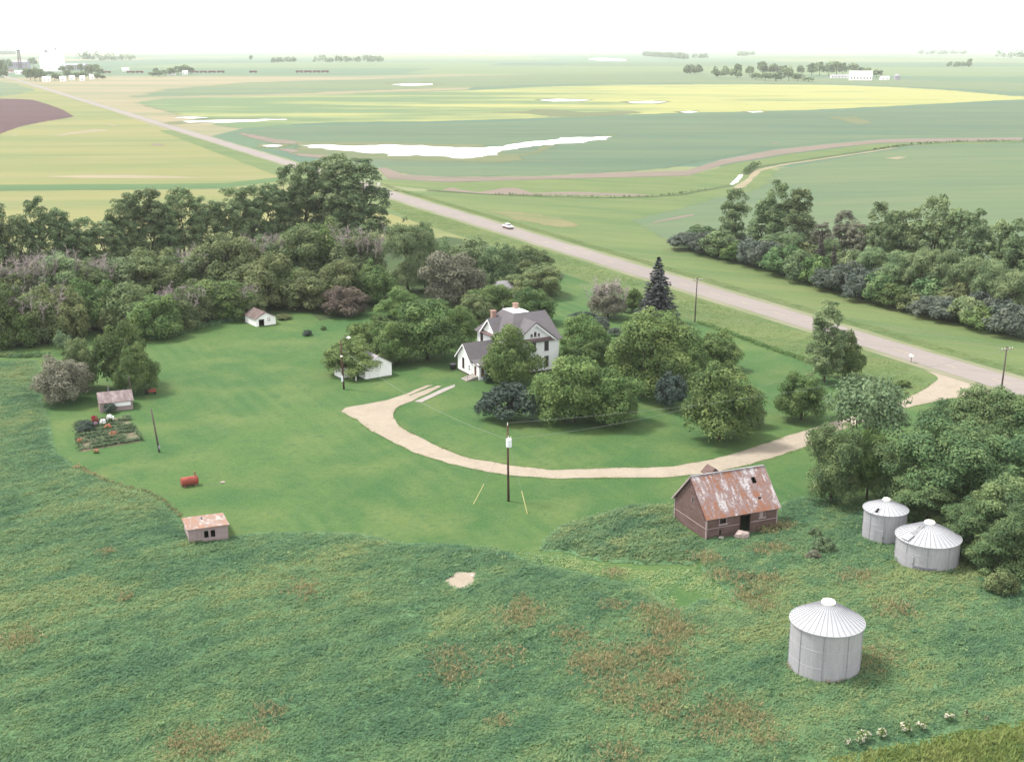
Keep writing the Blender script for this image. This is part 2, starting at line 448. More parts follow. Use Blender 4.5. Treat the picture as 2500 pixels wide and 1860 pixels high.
def copy_thing(root, loc, rz=0.0, scale=None, **kw):
    r = root.copy(); COL.objects.link(r); r.location = loc; r.rotation_euler = (0, 0, rz)
    if scale: r.scale = scale
    for ch in list(root.children):
        c = ch.copy(); COL.objects.link(c); c.parent = r
        for g2 in list(ch.children):
            d = g2.copy(); COL.objects.link(d); d.parent = c
    return tag(r, **kw)

ORD = ('first second third fourth fifth sixth seventh eighth ninth tenth eleventh twelfth thirteenth fourteenth fifteenth sixteenth '
       'seventeenth eighteenth nineteenth twentieth').split()
ORD += ['twenty-' + o for o in ORD[:9]] + ['thirtieth'] + ['thirty-' + o for o in ORD[:9]]

# ------------------------------------------------------------------ sheets of ground
def rough_edge(poly, step, amp, seed=0):
    """resample a polygon's outline with irregular offsets"""
    out = []; n = len(poly)
    for i in range(n):
        a, b = poly[i], poly[(i + 1) % n]
        L = math.dist(a, b); k = max(1, min(160, int(L / step)))
        nx, ny = -(b[1] - a[1]) / (L + 1e-9), (b[0] - a[0]) / (L + 1e-9)
        for j in range(k):
            t = j / k; x = a[0] + (b[0] - a[0]) * t; y = a[1] + (b[1] - a[1]) * t
            if 0 < j:
                d = (float(fbm(np.array([x / step / 2.5]), np.array([y / step / 2.5]), seed, 3)[0]) - .5) * 2 * amp
                x += nx * d; y += ny * d
            out.append((x, y))
    return out

def sheet(name, poly, z, mat, step=None, amp=0.0, seed=0):
    if step: poly = rough_edge(poly, step, amp, seed)
    vs = [Vector((x, y, z)) for x, y in poly]
    tris = tessellate_polygon([vs])
    me = bpy.data.meshes.new(name)
    fs = []
    for t in tris:
        a, b, c = (vs[i] for i in t)
        fs.append(tuple(t) if (b - a).cross(c - a).z > 0 else (t[0], t[2], t[1]))
    me.from_pydata([tuple(v) for v in vs], [], fs); me.materials.append(mat); me.update()
    o = link_mesh(name, me); o['kind'] = 'structure'
    return o

def ribbon(name, pts, width, z, mat, step=None, amp=0.0):
    """strip along a polyline; width may be a number or a list"""
    L, Rr = [], []
    n = len(pts)
    for i, p in enumerate(pts):
        a = pts[max(0, i - 1)]; b = pts[min(n - 1, i + 1)]
        d = math.dist(a, b); nx, ny = -(b[1] - a[1]) / d, (b[0] - a[0]) / d
        w_ = width[i] if isinstance(width, list) else width
        L.append((p[0] + nx * w_ / 2, p[1] + ny * w_ / 2)); Rr.append((p[0] - nx * w_ / 2, p[1] - ny * w_ / 2))
    return sheet(name, L + Rr[::-1], z, mat, step, amp)

def seg_dist(x, y, poly):
    d = np.full(x.shape, 1e12); n = len(poly)
    for i in range(n):
        (x1, y1), (x2, y2) = poly[i], poly[(i + 1) % n]
        ex, ey = x2 - x1, y2 - y1; q = ex * ex + ey * ey + 1e-9
        t = np.clip(((x - x1) * ex + (y - y1) * ey) / q, 0, 1)
        d = np.minimum(d, np.hypot(x - x1 - t * ex, y - y1 - t * ey))
    return d

def soft_sheet(name, poly, z, key, soft, nscale, n=(110, 70)):
    """ground cover that thins out over about `soft` metres at its border"""
    P = np.array(poly); lo, hi = P.min(0), P.max(0)
    X, Y = np.meshgrid(np.linspace(lo[0], hi[0], n[0]), np.linspace(lo[1], hi[1], n[1]))
    ins = inside(X.ravel(), Y.ravel(), poly).reshape(X.shape)
    d = seg_dist(X, Y, poly); e = np.where(ins, np.clip(d / soft, 0, 1), 0.0)
    idx = np.arange(X.size).reshape(X.shape)
    q = np.stack([idx[:-1, :-1], idx[:-1, 1:], idx[1:, 1:], idx[1:, :-1]], -1).reshape(-1, 4)
    q = q[ins.ravel()[q].any(1)]
    used, inv = np.unique(q, return_inverse=True)
    V = np.stack([X.ravel(), Y.ravel(), np.full(X.size, z)], 1)[used]
    me = np_mesh(name, V, inv.reshape(-1, 4), softened(key, nscale))
    at = me.attributes.new('edge', 'FLOAT', 'POINT'); at.data.foreach_set('value', np.ascontiguousarray(e.ravel()[used], np.float32))
    o = link_mesh(name, me); o['kind'] = 'structure'
    return o

# the plain, out to the horizon
me = bpy.data.meshes.new('ground'); NSEG = 96; RAD = 45000.0
gv = [(0, 0, 0)]; gf = []
rings = [60, 150, 400, 1000, 2500, 6000, 15000, RAD]
for r_ in rings: gv += [(r_ * math.cos(2 * math.pi * i / NSEG), r_ * math.sin(2 * math.pi * i / NSEG), 0) for i in range(NSEG)]
gf += [(0, 1 + i, 1 + (i + 1) % NSEG) for i in range(NSEG)]
for k in range(len(rings) - 1):
    a, b = 1 + k * NSEG, 1 + (k + 1) * NSEG
    gf += [(a + i, b + i, b + (i + 1) % NSEG, a + (i + 1) % NSEG) for i in range(NSEG)]
me.from_pydata(gv, [], gf); me.materials.append(M['ground']); me.update()
link_mesh('ground', me)['kind'] = 'structure'

# highway axis: straight, through these two surveyed points
RP, RQ = (-267.3, 923.2), (78.8, 206.8)
RL = math.dist(RP, RQ); RD = ((RQ[0] - RP[0]) / RL, (RQ[1] - RP[1]) / RL)       # towards the camera's right
RN = (RD[1], -RD[0])                                                            # towards the yard (left, nearer)
if RN[0] > 0: RN = (-RN[0], -RN[1])
def road_pt(s, off=0.0):
    """s metres along from RQ (negative = far end), off metres towards the yard side"""
    return (RQ[0] + RD[0] * s + RN[0] * off, RQ[1] + RD[1] * s + RN[1] * off)

# fields left of the highway
sheet('field', [(-1003.33, 1915.90), (-759.96, 1915.90), (-430.17, 1253.08), (-254.36, 877.87), (-152.80, 669.89), (-103.65, 561.29), road_pt(-300, 12), road_pt(-150, 12), (-47.60, 354.43), (-146.40, 267.00)], .03, M['field_left'])
soft_sheet('field', [(-259.67, 484.56), (-229.32, 499.60), (-211.41, 502.49), (-167.20, 504.23), (-120.01, 508.35), (-100.31, 535.18), (-96.19, 516.19), (-114.55, 484.56), (-159.32, 479.74), (-200.83, 476.58), (-245.09, 456.49)], .06, 'field_strip', 5.0, .08, (260, 60))
soft_sheet('plowed_field', [(-673.9, 1346.6), (-556.1, 1346.6), (-531.1, 1338.6), (-505.5, 1315.2), (-450.1, 1209.4), (-402.4, 1113.6), (-352.5, 1001.8), (-349.4, 965.1), (-350.7, 938.7), (-346.9, 883.1), (-336.4, 828.9), (-325.7, 782.3), (-294.3, 645.4), (-272.4, 535.2)], .07, 'plowed', 7.0, .06, (200, 120))
soft_sheet('bare_patch', [(-297.1, 782.3), (-296.5, 810.8), (-293.2, 836.7), (-290.6, 854.3), (-277.8, 844.6), (-268.7, 849.4), (-269.7, 822.8), (-276.1, 810.8), (-283.3, 779.5)], .08, 'tan', 10.9, 0.119)
soft_sheet('bare_patch', [(-302.3, 906.4), (-296.8, 917.5), (-276.5, 874.4), (-267.0, 854.3), (-275.5, 860.9), (-290.2, 883.1)], .08, 'tan', 8.5, 0.153)
soft_sheet('bare_patch', [(-323.7, 782.3), (-322.2, 793.4), (-311.1, 787.8), (-314.6, 776.8)], .08, 'tan', 7.3, 0.179)
soft_sheet('bare_patch', [(-210.4, 533.2), (-192.4, 539.8), (-172.4, 541.8), (-150.5, 537.2), (-129.1, 527.4), (-153.5, 523.6), (-187.4, 525.5)], .08, 'tan', 3.6, 0.358)
soft_sheet('bare_patch', [(-216.6, 701.8), (-216.1, 730.7), (-214.8, 755.6), (-189.2, 698.5), (-202.0, 694.1)], .08, 'mud', 22.4, 0.058)
sheet('field', [(-1192.8, 2280.6), (-815.9, 1982.7), (-764.7, 1915.9), (-602.7, 1571.0), (-582.3, 1469.1), (-581.8, 1409.6), (-707.5, 1346.6)], .05, M['mint_field'], 30, 8)
# fields right of the highway
soft_sheet('field', [(-458.5, 1366.9), (-491.6, 1639.2), (-445.6, 1982.7), (-288.8, 2141.3), (-84.6, 2426.3), (386.0, 2798.0), (539.8, 2303.7), (823.0, 2000.2), (844.7, 1700.7), (633.0, 1270.7), (579.2, 1610.1), (477.3, 1838.4), (255.5, 1892.0), (42.1, 1780.7), (-210.4, 1518.4), (-201.4, 1488.4), (-390.1, 1354.6), (-404.4, 1270.7)], .04, 'mint_field', 90.0, .02, (260, 120))
soft_sheet('canola_field', [(-397.3, 1253.1), (-390.1, 1354.6), (-301.1, 1414.0), (-201.4, 1488.4), (-210.4, 1518.4), (-62.4, 1610.1), (41.7, 1766.9), (135.0, 1838.4), (256.4, 1853.4), (255.5, 1892.0), (346.8, 1876.4), (477.3, 1838.4), (540.7, 1746.5), (579.2, 1610.1), (587.3, 1422.9), (633.0, 1270.7), (680.4, 1366.9), (537.1, 1300.0), (419.0, 1202.9), (270.1, 1086.7), (140.9, 1036.5), (79.5, 990.7), (-36.2, 929.0), (-126.5, 906.4), (-123.9, 910.1), (-162.9, 860.9), (-191.0, 822.8), (-229.4, 888.4), (-272.9, 986.3), (-335.4, 1113.6)], .07, 'canola', 40.0, .04, (260, 160))
soft_sheet('field', [(-191.4, 819.7), (-162.3, 857.6), (-123.2, 904.5), (-36.0, 923.2), (79.0, 984.1), (139.9, 1029.4), (268.2, 1078.8), (532.5, 1288.9), (701.4, 1409.6), (399.5, 796.3), (322.9, 775.4), (257.8, 762.1), (214.7, 745.5), (141.9, 666.9), (87.3, 581.4), (79.5, 564.2), (40.5, 540.5), (12.8, 530.6), (-40.5, 521.1), (-59.9, 548.6), (-85.7, 585.3), (-118.1, 664.8), (-161.9, 753.1)], .05, 'teal_field', 22.0, .07, (260, 160))
soft_sheet('mud_flat', [(-187.1, 803.5), (-176.5, 822.8), (-146.3, 771.4), (-121.3, 736.8), (-98.3, 718.9), (-95.0, 694.1), (-125.8, 709.7), (-144.4, 713.1), (-166.2, 755.6)], .08, 'mud', 18.7, 0.070)
soft_sheet('mud_flat', [(-138.5, 683.4), (-122.4, 689.8), (-88.2, 643.5), (-77.6, 609.6), (-85.1, 597.2), (-102.1, 618.2), (-117.4, 637.9)], .08, 'mud', 15.0, 0.087)
soft_sheet('mud_flat', [(-63.7, 570.1), (-59.1, 575.3), (-47.5, 541.8), (-27.8, 531.9), (12.9, 533.9), (41.2, 550.0), (78.8, 559.1), (103.7, 613.9), (143.6, 675.0), (189.6, 721.2), (225.9, 751.8), (267.4, 762.1), (320.1, 768.7), (310.6, 745.5), (216.9, 721.2), (181.0, 687.6), (140.5, 640.7), (103.4, 589.2), (77.8, 535.2), (42.9, 527.4), (12.6, 521.1), (-26.6, 508.9), (-53.8, 522.4)], .09, 'mud', 2.2, .35, (420, 300))
soft_sheet('mud_flat', [(141.9, 718.9), (157.8, 743.0), (166.4, 718.9), (152.1, 707.4)], .08, 'mud', 18.7, 0.070)
soft_sheet('mud_flat', [(243.0, 1001.8), (290.2, 1013.1), (276.0, 910.1), (248.0, 883.1), (244.0, 910.1)], .08, 'marsh', 22.9, 0.057)
sheet('meadow', [(-83.47, 585.27), (-53.5, 519.3), (-26.5, 507.8), (12.5, 519.9), (42.8, 526.2), (77.6, 533.9), (103.0, 586.8), (139.9, 637.9), (179.9, 683.4), (215.6, 716.6), (308.6, 740.5), (376.3, 749.3), (355.7, 707.4), (302.2, 724.8), (230.0, 705.2), (191.9, 664.8), (155.7, 620.0), (120.7, 579.1), (95.5, 498.5), (64.5, 466.3), (34.2, 454.1), (-23.6, 474.0), (-53.33, 502.46)], .06, M['verge'], 8, 2)
soft_sheet('field', [(94.0, 487.3), (118.9, 570.1), (154.9, 616.5), (190.5, 659.9), (228.6, 700.7), (299.8, 718.9), (367.2, 730.7), (112.05, 195.31), (98.37, 225.66), (83.12, 257.73), (63.31, 304.09), (41.00, 342.02), (34.32, 397.60), (57.03, 432.42), (72.30, 458.25)], .05, 'right_field', 14.0, .10, (200, 200))
sheet('verge', [(-60.04, 511.24), (-49.8, 481.9), (-23.6, 474.5), (34.2, 454.6), (66.3, 468.3), (79.21, 484.02), (94.83, 491.69), (119.65, 573.79), (142.50, 333.73), (141.84, 251.28), (112.05, 195.31), road_pt(90, -6), road_pt(-560, -6)], .035, M['verge'], 8, 1.5)
soft_sheet('bare_patch', [(-28.8, 480.8), (-24.5, 492.8), (-19.1, 481.9), (-12.8, 475.5), (-3.2, 490.6), (2.5, 489.5), (8.4, 472.4), (23.7, 476.6), (47.3, 469.4), (55.8, 465.3), (46.4, 460.4), (8.3, 464.3), (-12.6, 467.8)], .08, 'mud', 2.2, .35, (420, 300))
soft_sheet('bare_patch', [(-17.9, 428.9), (7.1, 416.8), (19.9, 405.3), (26.9, 381.3), (14.3, 372.9), (-1.7, 393.0)], .07, 'tan_grass', 11.4, 0.114)
soft_sheet('bare_patch', [(187.1, 622.6), (199.3, 634.2), (205.6, 628.8), (194.6, 613.9)], .08, 'tan', 4.8, 0.269)
soft_sheet('marsh', [(-90.8, 990.7), (-61.6, 1043.7), (-28.3, 1071.1), (5.4, 1086.7), (12.7, 1130.4), (44.8, 1119.1), (65.9, 1073.7), (109.0, 1102.7), (122.9, 1061.0), (93.5, 1008.5), (54.4, 986.3), (23.5, 988.5), (10.3, 1031.7), (-27.8, 1053.5), (-60.0, 1017.7)], .10, 'marsh', 22.9, 0.057)
soft_sheet('marsh', [(-217.2, 1915.9), (-192.7, 1982.7), (-124.4, 1957.1), (-75.1, 1823.6), (-120.3, 1753.2), (-175.4, 1780.7)], .08, 'marsh', 34.3, 0.038)
ribbon('creek_bed', [(-33.7, 480.8), (-23.7, 475.0), (-6.6, 465.8), (14.0, 459.4), (34.3, 455.5), (52.1, 458.4), (66.2, 467.3), (71.8, 475.5), (79.2, 484.0), (89.7, 498.5)], 2.6, .10, M['creek_weeds'], 5, .8)
ribbon('creek_bed', [(103.5, 541.8), (112.1, 568.6), (121.7, 583.7), (135.5, 599.7), (157.0, 625.2), (192.8, 667.9), (231.4, 709.7), (265.0, 728.3), (304.6, 730.7), (339.6, 730.7)], 3.4, .10, M['creek_weeds'], 6, 1.0)
ribbon('creek_bank', [(89.2, 484.6), (100.1, 516.2), (112.0, 557.0), (121.1, 573.8), (133.8, 591.6), (154.6, 615.6), (189.7, 656.9), (216.4, 689.8)], 3.0, .09, M['tan'], 6, 1.0)
# standing water
def pond(poly, z=.13, step=8, amp=3, seed=0):
    c = np.mean(np.array(poly), 0); e = max(3.0, amp * 1.5)
    soft_sheet('shore', [(p[0] + (e if p[0] > c[0] else -e) * 1.5, p[1] + (e if p[1] > c[1] else -e) * 2.2) for p in poly], z - .03, 'marsh', e * 1.6, .3 / e)
    sheet('pond', poly, z, M['water'], step, amp, seed)
pond([(-122.8, 705.2), (-111.5, 709.7), (-98.7, 704.0), (-66.1, 707.4), (-48.6, 699.6), (-31.4, 688.7), (-18.3, 686.5), (-4.5, 702.9), (12.9, 730.7), (27.4, 751.8), (37.6, 766.1), (63.2, 772.7), (50.5, 743.0), (35.3, 718.9), (16.8, 700.7), (3.4, 683.4), (-5.9, 662.9), (-6.9, 639.8), (-20.5, 622.6), (-29.9, 621.7), (-33.6, 631.5), (-41.0, 635.2), (-58.8, 636.1), (-74.9, 650.2), (-84.8, 663.8), (-94.0, 669.9), (-103.1, 677.1), (-114.4, 694.1)], .13, 4, 9)
pond([(-143.5, 704.0), (-138.2, 708.5), (-131.7, 705.2), (-132.8, 694.1), (-139.1, 695.2)])
pond([(-269.8, 984.1), (-259.0, 995.1), (-240.9, 982.0), (-251.2, 969.2)])
pond([(-250.5, 936.8), (-227.4, 950.7), (-198.8, 956.8), (-174.3, 960.9), (-189.6, 940.7), (-219.6, 917.5), (-240.3, 917.5)], .13, 6, 9)
pond([(-179.5, 1845.9), (-157.4, 1884.1), (-119.3, 1876.4), (-116.0, 1823.6), (-148.8, 1780.7)], .13, 20, 6)
pond([(28.5, 1307.6), (48.3, 1334.6), (83.3, 1307.6), (65.6, 1281.6), (42.9, 1274.3)], .13, 20, 5)
pond([(117.3, 1260.1), (142.9, 1285.2), (157.9, 1263.6), (140.2, 1232.5), (122.0, 1235.9)], .13, 20, 5)
pond([(327.9, 5407.0), (435.9, 5969.0), (484.1, 5282.6), (428.4, 4737.5), (353.4, 4837.3)], .13, 40, 12)
pond([(145.2, 1068.6), (155.4, 1084.0), (161.2, 1068.6), (149.4, 1051.1)], .13, 12, 4)
pond([(203.2, 1071.1), (217.3, 1081.4), (217.0, 1066.0), (206.2, 1058.5)], .13, 12, 3)
sheet('creek', [(89.4, 500.8), (94.8, 519.3), (100.0, 538.5), (103.9, 545.9), (99.4, 527.4), (94.3, 508.9), (91.0, 500.2)], .12, M['water'], 2, .7)
sheet('creek', [(53.0, 400.6), (57.4, 406.1), (61.7, 410.1), (61.3, 406.9), (56.8, 401.4), (52.5, 396.5), (45.3, 388.4), (45.6, 390.9)], .10, M['mud'], 3, .6)
# paths, yard and highway
YARD = [(-153.23, 243.46), (-146.40, 267.00), (-94.41, 301.58), (-47.60, 354.43), road_pt(-170, 8), road_pt(-60, 8), road_pt(90, 8), (140, 55), (-140, 55)]
sheet('lawn', YARD, .02, M['lawn'])
sheet('verge', [road_pt(-700, 5), road_pt(90, 5), road_pt(90, 13), road_pt(14, 12), (63.10, 189.45), (60.93, 198.16), (53.85, 210.66), (49.07, 221.06), (43.51, 233.61), (38.43, 243.78), (21.04, 281.51), (11.71, 301.88), (-5.17, 340.56), (-33.50, 395.99), (-73.20, 470.07), road_pt(-700, 14)], .05, M['verge'], 5, .8)
ribbon('road_shoulder', [road_pt(-2600 + i * 45) for i in range(61)], 11.4, .08, M['shoulder'], 12, .5)
ribbon('road', [road_pt(-2600 + i * 45) for i in range(61)], 7.9, .11, M['asphalt'], 20, .12)
cl = MB()
for i in range(70):
    s_ = 60 - i * 12
    a = road_pt(s_, .07); b = road_pt(s_ - 4, .07); c = road_pt(s_ - 4, -.07); d = road_pt(s_, -.07)
    cl.add([(*p, .118) for p in (a, b, c, d)], [(0, 1, 2, 3)])
o = cl.build('road_centre_dashes', M['paint_yellow']); o['kind'] = 'structure'
DRIVE = [(-26.7, 180.5), (-23.5, 176.2), (-20.9, 170.7), (-16.5, 164.5), (-14.0, 161.0), (-8.7, 156.2), (-3.3, 152.8), (-0.2, 151.4), (5.3, 150.3), (20.3, 150.7), (26.7, 152.5), (32.6, 155.9), (37.8, 159.9), (42.0, 163.6), (47.5, 170.0), (54.7, 176.4), (61.3, 182.1), (63.9, 183.8), (69.3, 187.1), (73.5, 188.9), (77.2, 190.4), (80.7, 191.3), (79.0, 195.2), (76.5, 200.2), (74.3, 203.3), (72.1, 206.8), (73.2, 203.3), (73.3, 200.4), (71.3, 197.0), (67.1, 191.5), (62.7, 186.5), (54.3, 179.3), (49.1, 175.4), (45.2, 172.3), (38.9, 167.0), (33.9, 162.7), (28.8, 158.8), (21.7, 154.9), (5.4, 153.5), (-1.3, 156.0), (-5.6, 158.2), (-8.9, 161.5), (-11.7, 165.0), (-15.1, 169.8), (-16.9, 172.9), (-18.2, 177.3), (-18.4, 180.2), (-17.8, 183.8), (-15.6, 187.5), (-13.6, 191.2), (-11.8, 195.2), (-12.5, 195.6), (-14.8, 192.2), (-16.7, 189.2), (-16.9, 189.6), (-15.2, 192.7), (-13.2, 195.9), (-14.4, 195.6), (-16.8, 191.5), (-20.2, 186.8), (-22.5, 185.2), (-26.3, 182.6)]
sheet('driveway', DRIVE, .06, M['gravel'], 1.2, .38)
sheet('walkway', [(-15.7, 185.9), (-14.5, 185.6), (-9.6, 194.7), (-9.6, 196.2), (-11.4, 193.9), (-13.5, 189.9)], .075, M['concrete'])
# windbreak floors: brush cover, darkened to stand for shade under the trees
sheet('shaded_brush_floor', [(-135.22, 272.38), (-122.80, 285.49), (-102.82, 304.21), (-80.78, 327.94), (-50.46, 361.53), (-37.03, 347.54), (-18.97, 359.82), (7.55, 336.05), (13.05, 294.79), (0.26, 272.27), (-29.02, 255.43), (-40.00, 245.25), (-43.40, 253.95), (-54.41, 250.85), (-64.58, 239.12), (-71.27, 229.68), (-84.09, 236.35), (-87.79, 225.22), (-96.93, 222.13), (-110.46, 219.72)], .04, M['shaded_brush_floor'], 3, .8)
sheet('shaded_brush_floor', [(46.4, 342.0), (64.2, 372.7), (76.9, 363.0), (90.7, 342.0), (105.8, 318.3), (127.7, 297.5), (140.0, 268.0), (110.2, 207.8), (99.4, 228.3), (88.2, 248.2), (76.7, 272.5), (63.7, 305.9), (54.1, 322.0), (48.4, 336.5)], .07, M['shaded_brush_floor'], 3, .8)
GARDEN = [(-66.9, 175.1), (-59.1, 178.7), (-52.7, 165.5), (-61.0, 160.1)]
soft_sheet('garden_soil', GARDEN, .05, 'soil', 1.6, .6)
SAND = [(-7.2, 118.0), (-6.1, 120.3), (-3.8, 120.2), (-4.2, 116.6), (-5.6, 115.6), (-6.8, 116.6)]
sheet('sand_patch', SAND, .30, M['gravel'], .6, .35)
# ------------------------------------------------------------------ tall weeds and grasses (uncountable: stuff)
WIND = (math.cos(R(38)), math.sin(R(38)))
def along(x, y): return x * WIND[0] + y * WIND[1], -x * WIND[1] + y * WIND[0]
def weed_z(x, y):
    a, b = along(x, y)
    return .04 + .24 * fbm(a / 4.4, b / 1.3, 3, 3) + .40 * fbm(a / 12.0, b / 6.0, 9, 2)

def edge_dist(x, y, poly):
    d = np.full(x.shape, 1e9); n = len(poly)
    for i in range(n):
        (x1, y1), (x2, y2) = poly[i], poly[(i + 1) % n]
        ex, ey = x2 - x1, y2 - y1; q = ex * ex + ey * ey + 1e-9
        t = np.clip(((x - x1) * ex + (y - y1) * ey) / q, 0, 1)
        d = np.minimum(d, np.hypot(x - x1 - t * ex, y - y1 - t * ey))
    return d

def grass(name, poly, holes, dens, hgt, matkey, seed, blades=6, width=.085, floor=True, wind=.5, lumps=True, label=None, bias=0.0, upright=.30):
    """a canopy of leaf blades over a lumpy floor; blades start at mixed heights so the top reads as foliage"""
    rg = np.random.default_rng(seed)
    P = np.array(poly); lo, hi = P.min(0), P.max(0)
    n = int((hi[0] - lo[0]) * (hi[1] - lo[1]) * dens)
    x = rg.uniform(lo[0], hi[0], n); y = rg.uniform(lo[1], hi[1], n)
    k = inside(x, y, poly)
    for hp in holes: k &= ~inside(x, y, hp)
    x, y = x[k], y[k]; n = len(x)
    ed = edge_dist(x, y, poly); kp = rg.uniform(0, 1, n) < np.clip(ed / 1.2 + .25, 0, 1); x, y, ed = x[kp], y[kp], ed[kp]; n = len(x)
    taper = np.clip(ed / 2.6 + .12, 0, 1)
    zf = weed_z(x, y) * taper if lumps else np.full(n, .03)
    a, b = along(x, y)
    tn = .40 * fbm(a / 26, b / 13, seed + 3, 3) + .30 * fbm(a / 7, b / 3.0, seed + 5, 4) + .30 * fbm(a / 1.6, b / .7, seed + 8, 3)
    tn = np.clip((tn - .5) * 3.4 + .46 + bias + rg.normal(0, .07, n), 0, 1)
    hh = hgt * (.45 + 1.1 * fbm(a / 2.6, b / 1.2, seed + 2, 3)) * rg.uniform(.7, 1.3, n) * (.55 + .45 * taper)
    B = blades; N = n * B
    bx = np.repeat(x, B) + rg.normal(0, .17, N); by = np.repeat(y, B) + rg.normal(0, .17, N)
    H_ = np.repeat(hh, B); bz = np.repeat(zf, B) + H_ * rg.uniform(-.1, .55, N)
    L = H_ * rg.uniform(.55, 1.1, N)
    th = rg.uniform(0, 2 * np.pi, N); w2 = width * rg.uniform(.6, 1.5, N)
    lx = (WIND[0] * wind + rg.normal(0, .5, N)) * L; ly = (WIND[1] * wind + rg.normal(0, .5, N)) * L
    v = np.empty((N, 3, 3))
    v[:, 0] = np.stack([bx + np.cos(th) * w2, by + np.sin(th) * w2, bz], 1)
    v[:, 1] = np.stack([bx - np.cos(th) * w2, by - np.sin(th) * w2, bz], 1)
    v[:, 2] = np.stack([bx + lx, by + ly, bz + L * upright], 1)
    tint = np.clip(np.repeat(np.repeat(tn, B) + rg.normal(0, .07, N), 3), 0, 1)
    me = np_mesh(name, v.reshape(-1, 3), np.arange(N * 3).reshape(-1, 3), M[matkey], tint)
    o = link_mesh(name, me); tag(o, label, None, None, 'stuff')
    if floor:
        st = .45
        gx = np.arange(lo[0], hi[0], st); gy = np.arange(lo[1], hi[1], st)
        X, Y = np.meshgrid(gx, gy)
        Z = weed_z(X, Y) * np.clip(edge_dist(X, Y, poly) / 2.6 + .04, 0, 1) + .03
        cx, cy = X[:-1, :-1] + st / 2, Y[:-1, :-1] + st / 2
        kk = inside(cx.ravel(), cy.ravel(), poly)
        for hp in holes: kk &= ~inside(cx.ravel(), cy.ravel(), hp)
        idx = np.arange(X.size).reshape(X.shape)
        q = np.stack([idx[:-1, :-1], idx[:-1, 1:], idx[1:, 1:], idx[1:, :-1]], -1).reshape(-1, 4)[kk]
        used, inv = np.unique(q, return_inverse=True)
        V = np.stack([X.ravel(), Y.ravel(), Z.ravel()], 1)[used]
        fo = link_mesh('weed_floor', np_mesh('weed_floor', V, inv.reshape(-1, 4), M['weed_floor'], smooth=True)); fo['kind'] = 'structure'
    return o

HUT_HOLE = [(-39.10, 133.94), (-36.80, 128.20), (-32.81, 129.76), (-34.82, 134.42)]
def circle(c, r): return [(c[0] + r * math.cos(i * math.pi / 8), c[1] + r * math.sin(i * math.pi / 8)) for i in range(16)]
BIN0, BIN1, BIN2 = (28.55, 99.7), (42.95, 129.9), (45.6, 123.0)
BARN_HOLE = [(22.43, 129.87), (20.13, 136.46), (29.33, 140.65), (31.28, 133.56)]
SHORT = [(-2.1, 127.5), (2.6, 126.2), (6.3, 125.3), (10.8, 122.8), (14.3, 121.2), (20.2, 122.0), (20.6, 121.0), (22.4, 116.6), (23.0, 111.9), (20.0, 114.6), (16.9, 117.4), (16.7, 111.9), (13.8, 117.0), (7.0, 120.7), (1.7, 124.0)]
CROP = [(21.82, 83.86), (26.59, 85.53), (30.84, 86.77), (36.73, 88.94), (52.53, 93.07), (67.29, 96.15), (95, 80), (60, 72), (6, 72)]
WEEDS = [(-112.9, 209.6), (-97.1, 211.2), (-86.4, 213.1), (-75.5, 186.2), (-70.0, 174.7), (-64.6, 161.7), (-59.5, 155.1), (-53.1, 149.1), (-49.1, 146.3), (-45.5, 144.0), (-42.7, 140.3), (-39.9, 135.9), (-37.6, 131.6), (-32.7, 130.7), (-28.9, 132.1), (-22.6, 131.9), (-18.7, 131.9), (-15.6, 130.6), (-13.0, 128.7), (-7.8, 128.5), (-2.1, 127.6), (1.7, 124.2), (7.0, 121.0), (13.8, 117.2), (16.7, 111.9), (20.0, 114.6), (23.0, 111.9), (22.4, 116.6), (20.8, 121.2), (22.3, 130.9), (26.7, 130.4), (31.4, 133.4), (33.7, 141.7), (37.4, 144.0), (42.5, 140.7), (47.3, 133.9), (53.3, 122.6), (61.1, 122.6), (77.4, 126.9), (67.64, 96.73), (52.79, 93.62), (36.80, 89.14), (30.90, 86.96), (26.64, 85.72), (21.86, 84.04), (8, 73), (-62, 73), (-90, 108), (-105, 150)]
grass('tall_weeds', WEEDS, [HUT_HOLE, circle(BIN0, 3.1), circle(BIN1, 2.3), circle(BIN2, 3.2), BARN_HOLE, SAND], 29, .31, 'weed', 11, 5, .072,
      label='tall windswept green weeds filling the foreground around the bins')
MOUND = [(3.1, 126.7), (3.8, 129.9), (5.7, 133.9), (9.0, 136.5), (14.2, 140.4), (20.0, 140.9), (20.1, 133.9), (22.5, 128.0), (20.3, 122.9), (14.4, 122.8), (10.8, 123.5), (8.3, 124.4), (6.4, 126.1)]
grass('tall_weeds', MOUND, [BARN_HOLE], 19, .46, 'weed', 12, 5, .10, bias=-.12, label='darker patch of tall weeds left of the weathered red barn')
grass('short_weeds', SHORT, [], 15, .22, 'weed', 13, 5, .10, floor=False, lumps=False, label='strip of shorter paler grass winding past the barn front', bias=.22)
grass('crop', CROP, [], 20, .34, 'crop_yellow', 14, floor=True, wind=.15, upright=.9, label='yellow green ripening crop in the lower right corner')
grass('roadside_grass', [road_pt(-330, 6.2), road_pt(-5, 6.2), (71.29, 197.66), (67.54, 192.75), (63.10, 189.45), (60.93, 198.16), (53.85, 210.66), (49.07, 221.06), (43.51, 233.61), (38.43, 243.78), (21.04, 281.51), (11.71, 301.88), (-5.17, 340.56), (-33.50, 395.99)], [], 6, .17, 'verge_grass', 15, blades=5, width=.10, floor=False, lumps=False,
      label='rough unmown grass between the yard and the highway')
grass('roadside_grass', [road_pt(-330, -6.2), road_pt(60, -6.2), road_pt(60, -10), road_pt(-330, -11)], [], 6, .15, 'verge_grass', 16, blades=5, width=.10, floor=False, lumps=False,
      label='rough grass strip along the far side of the highway')
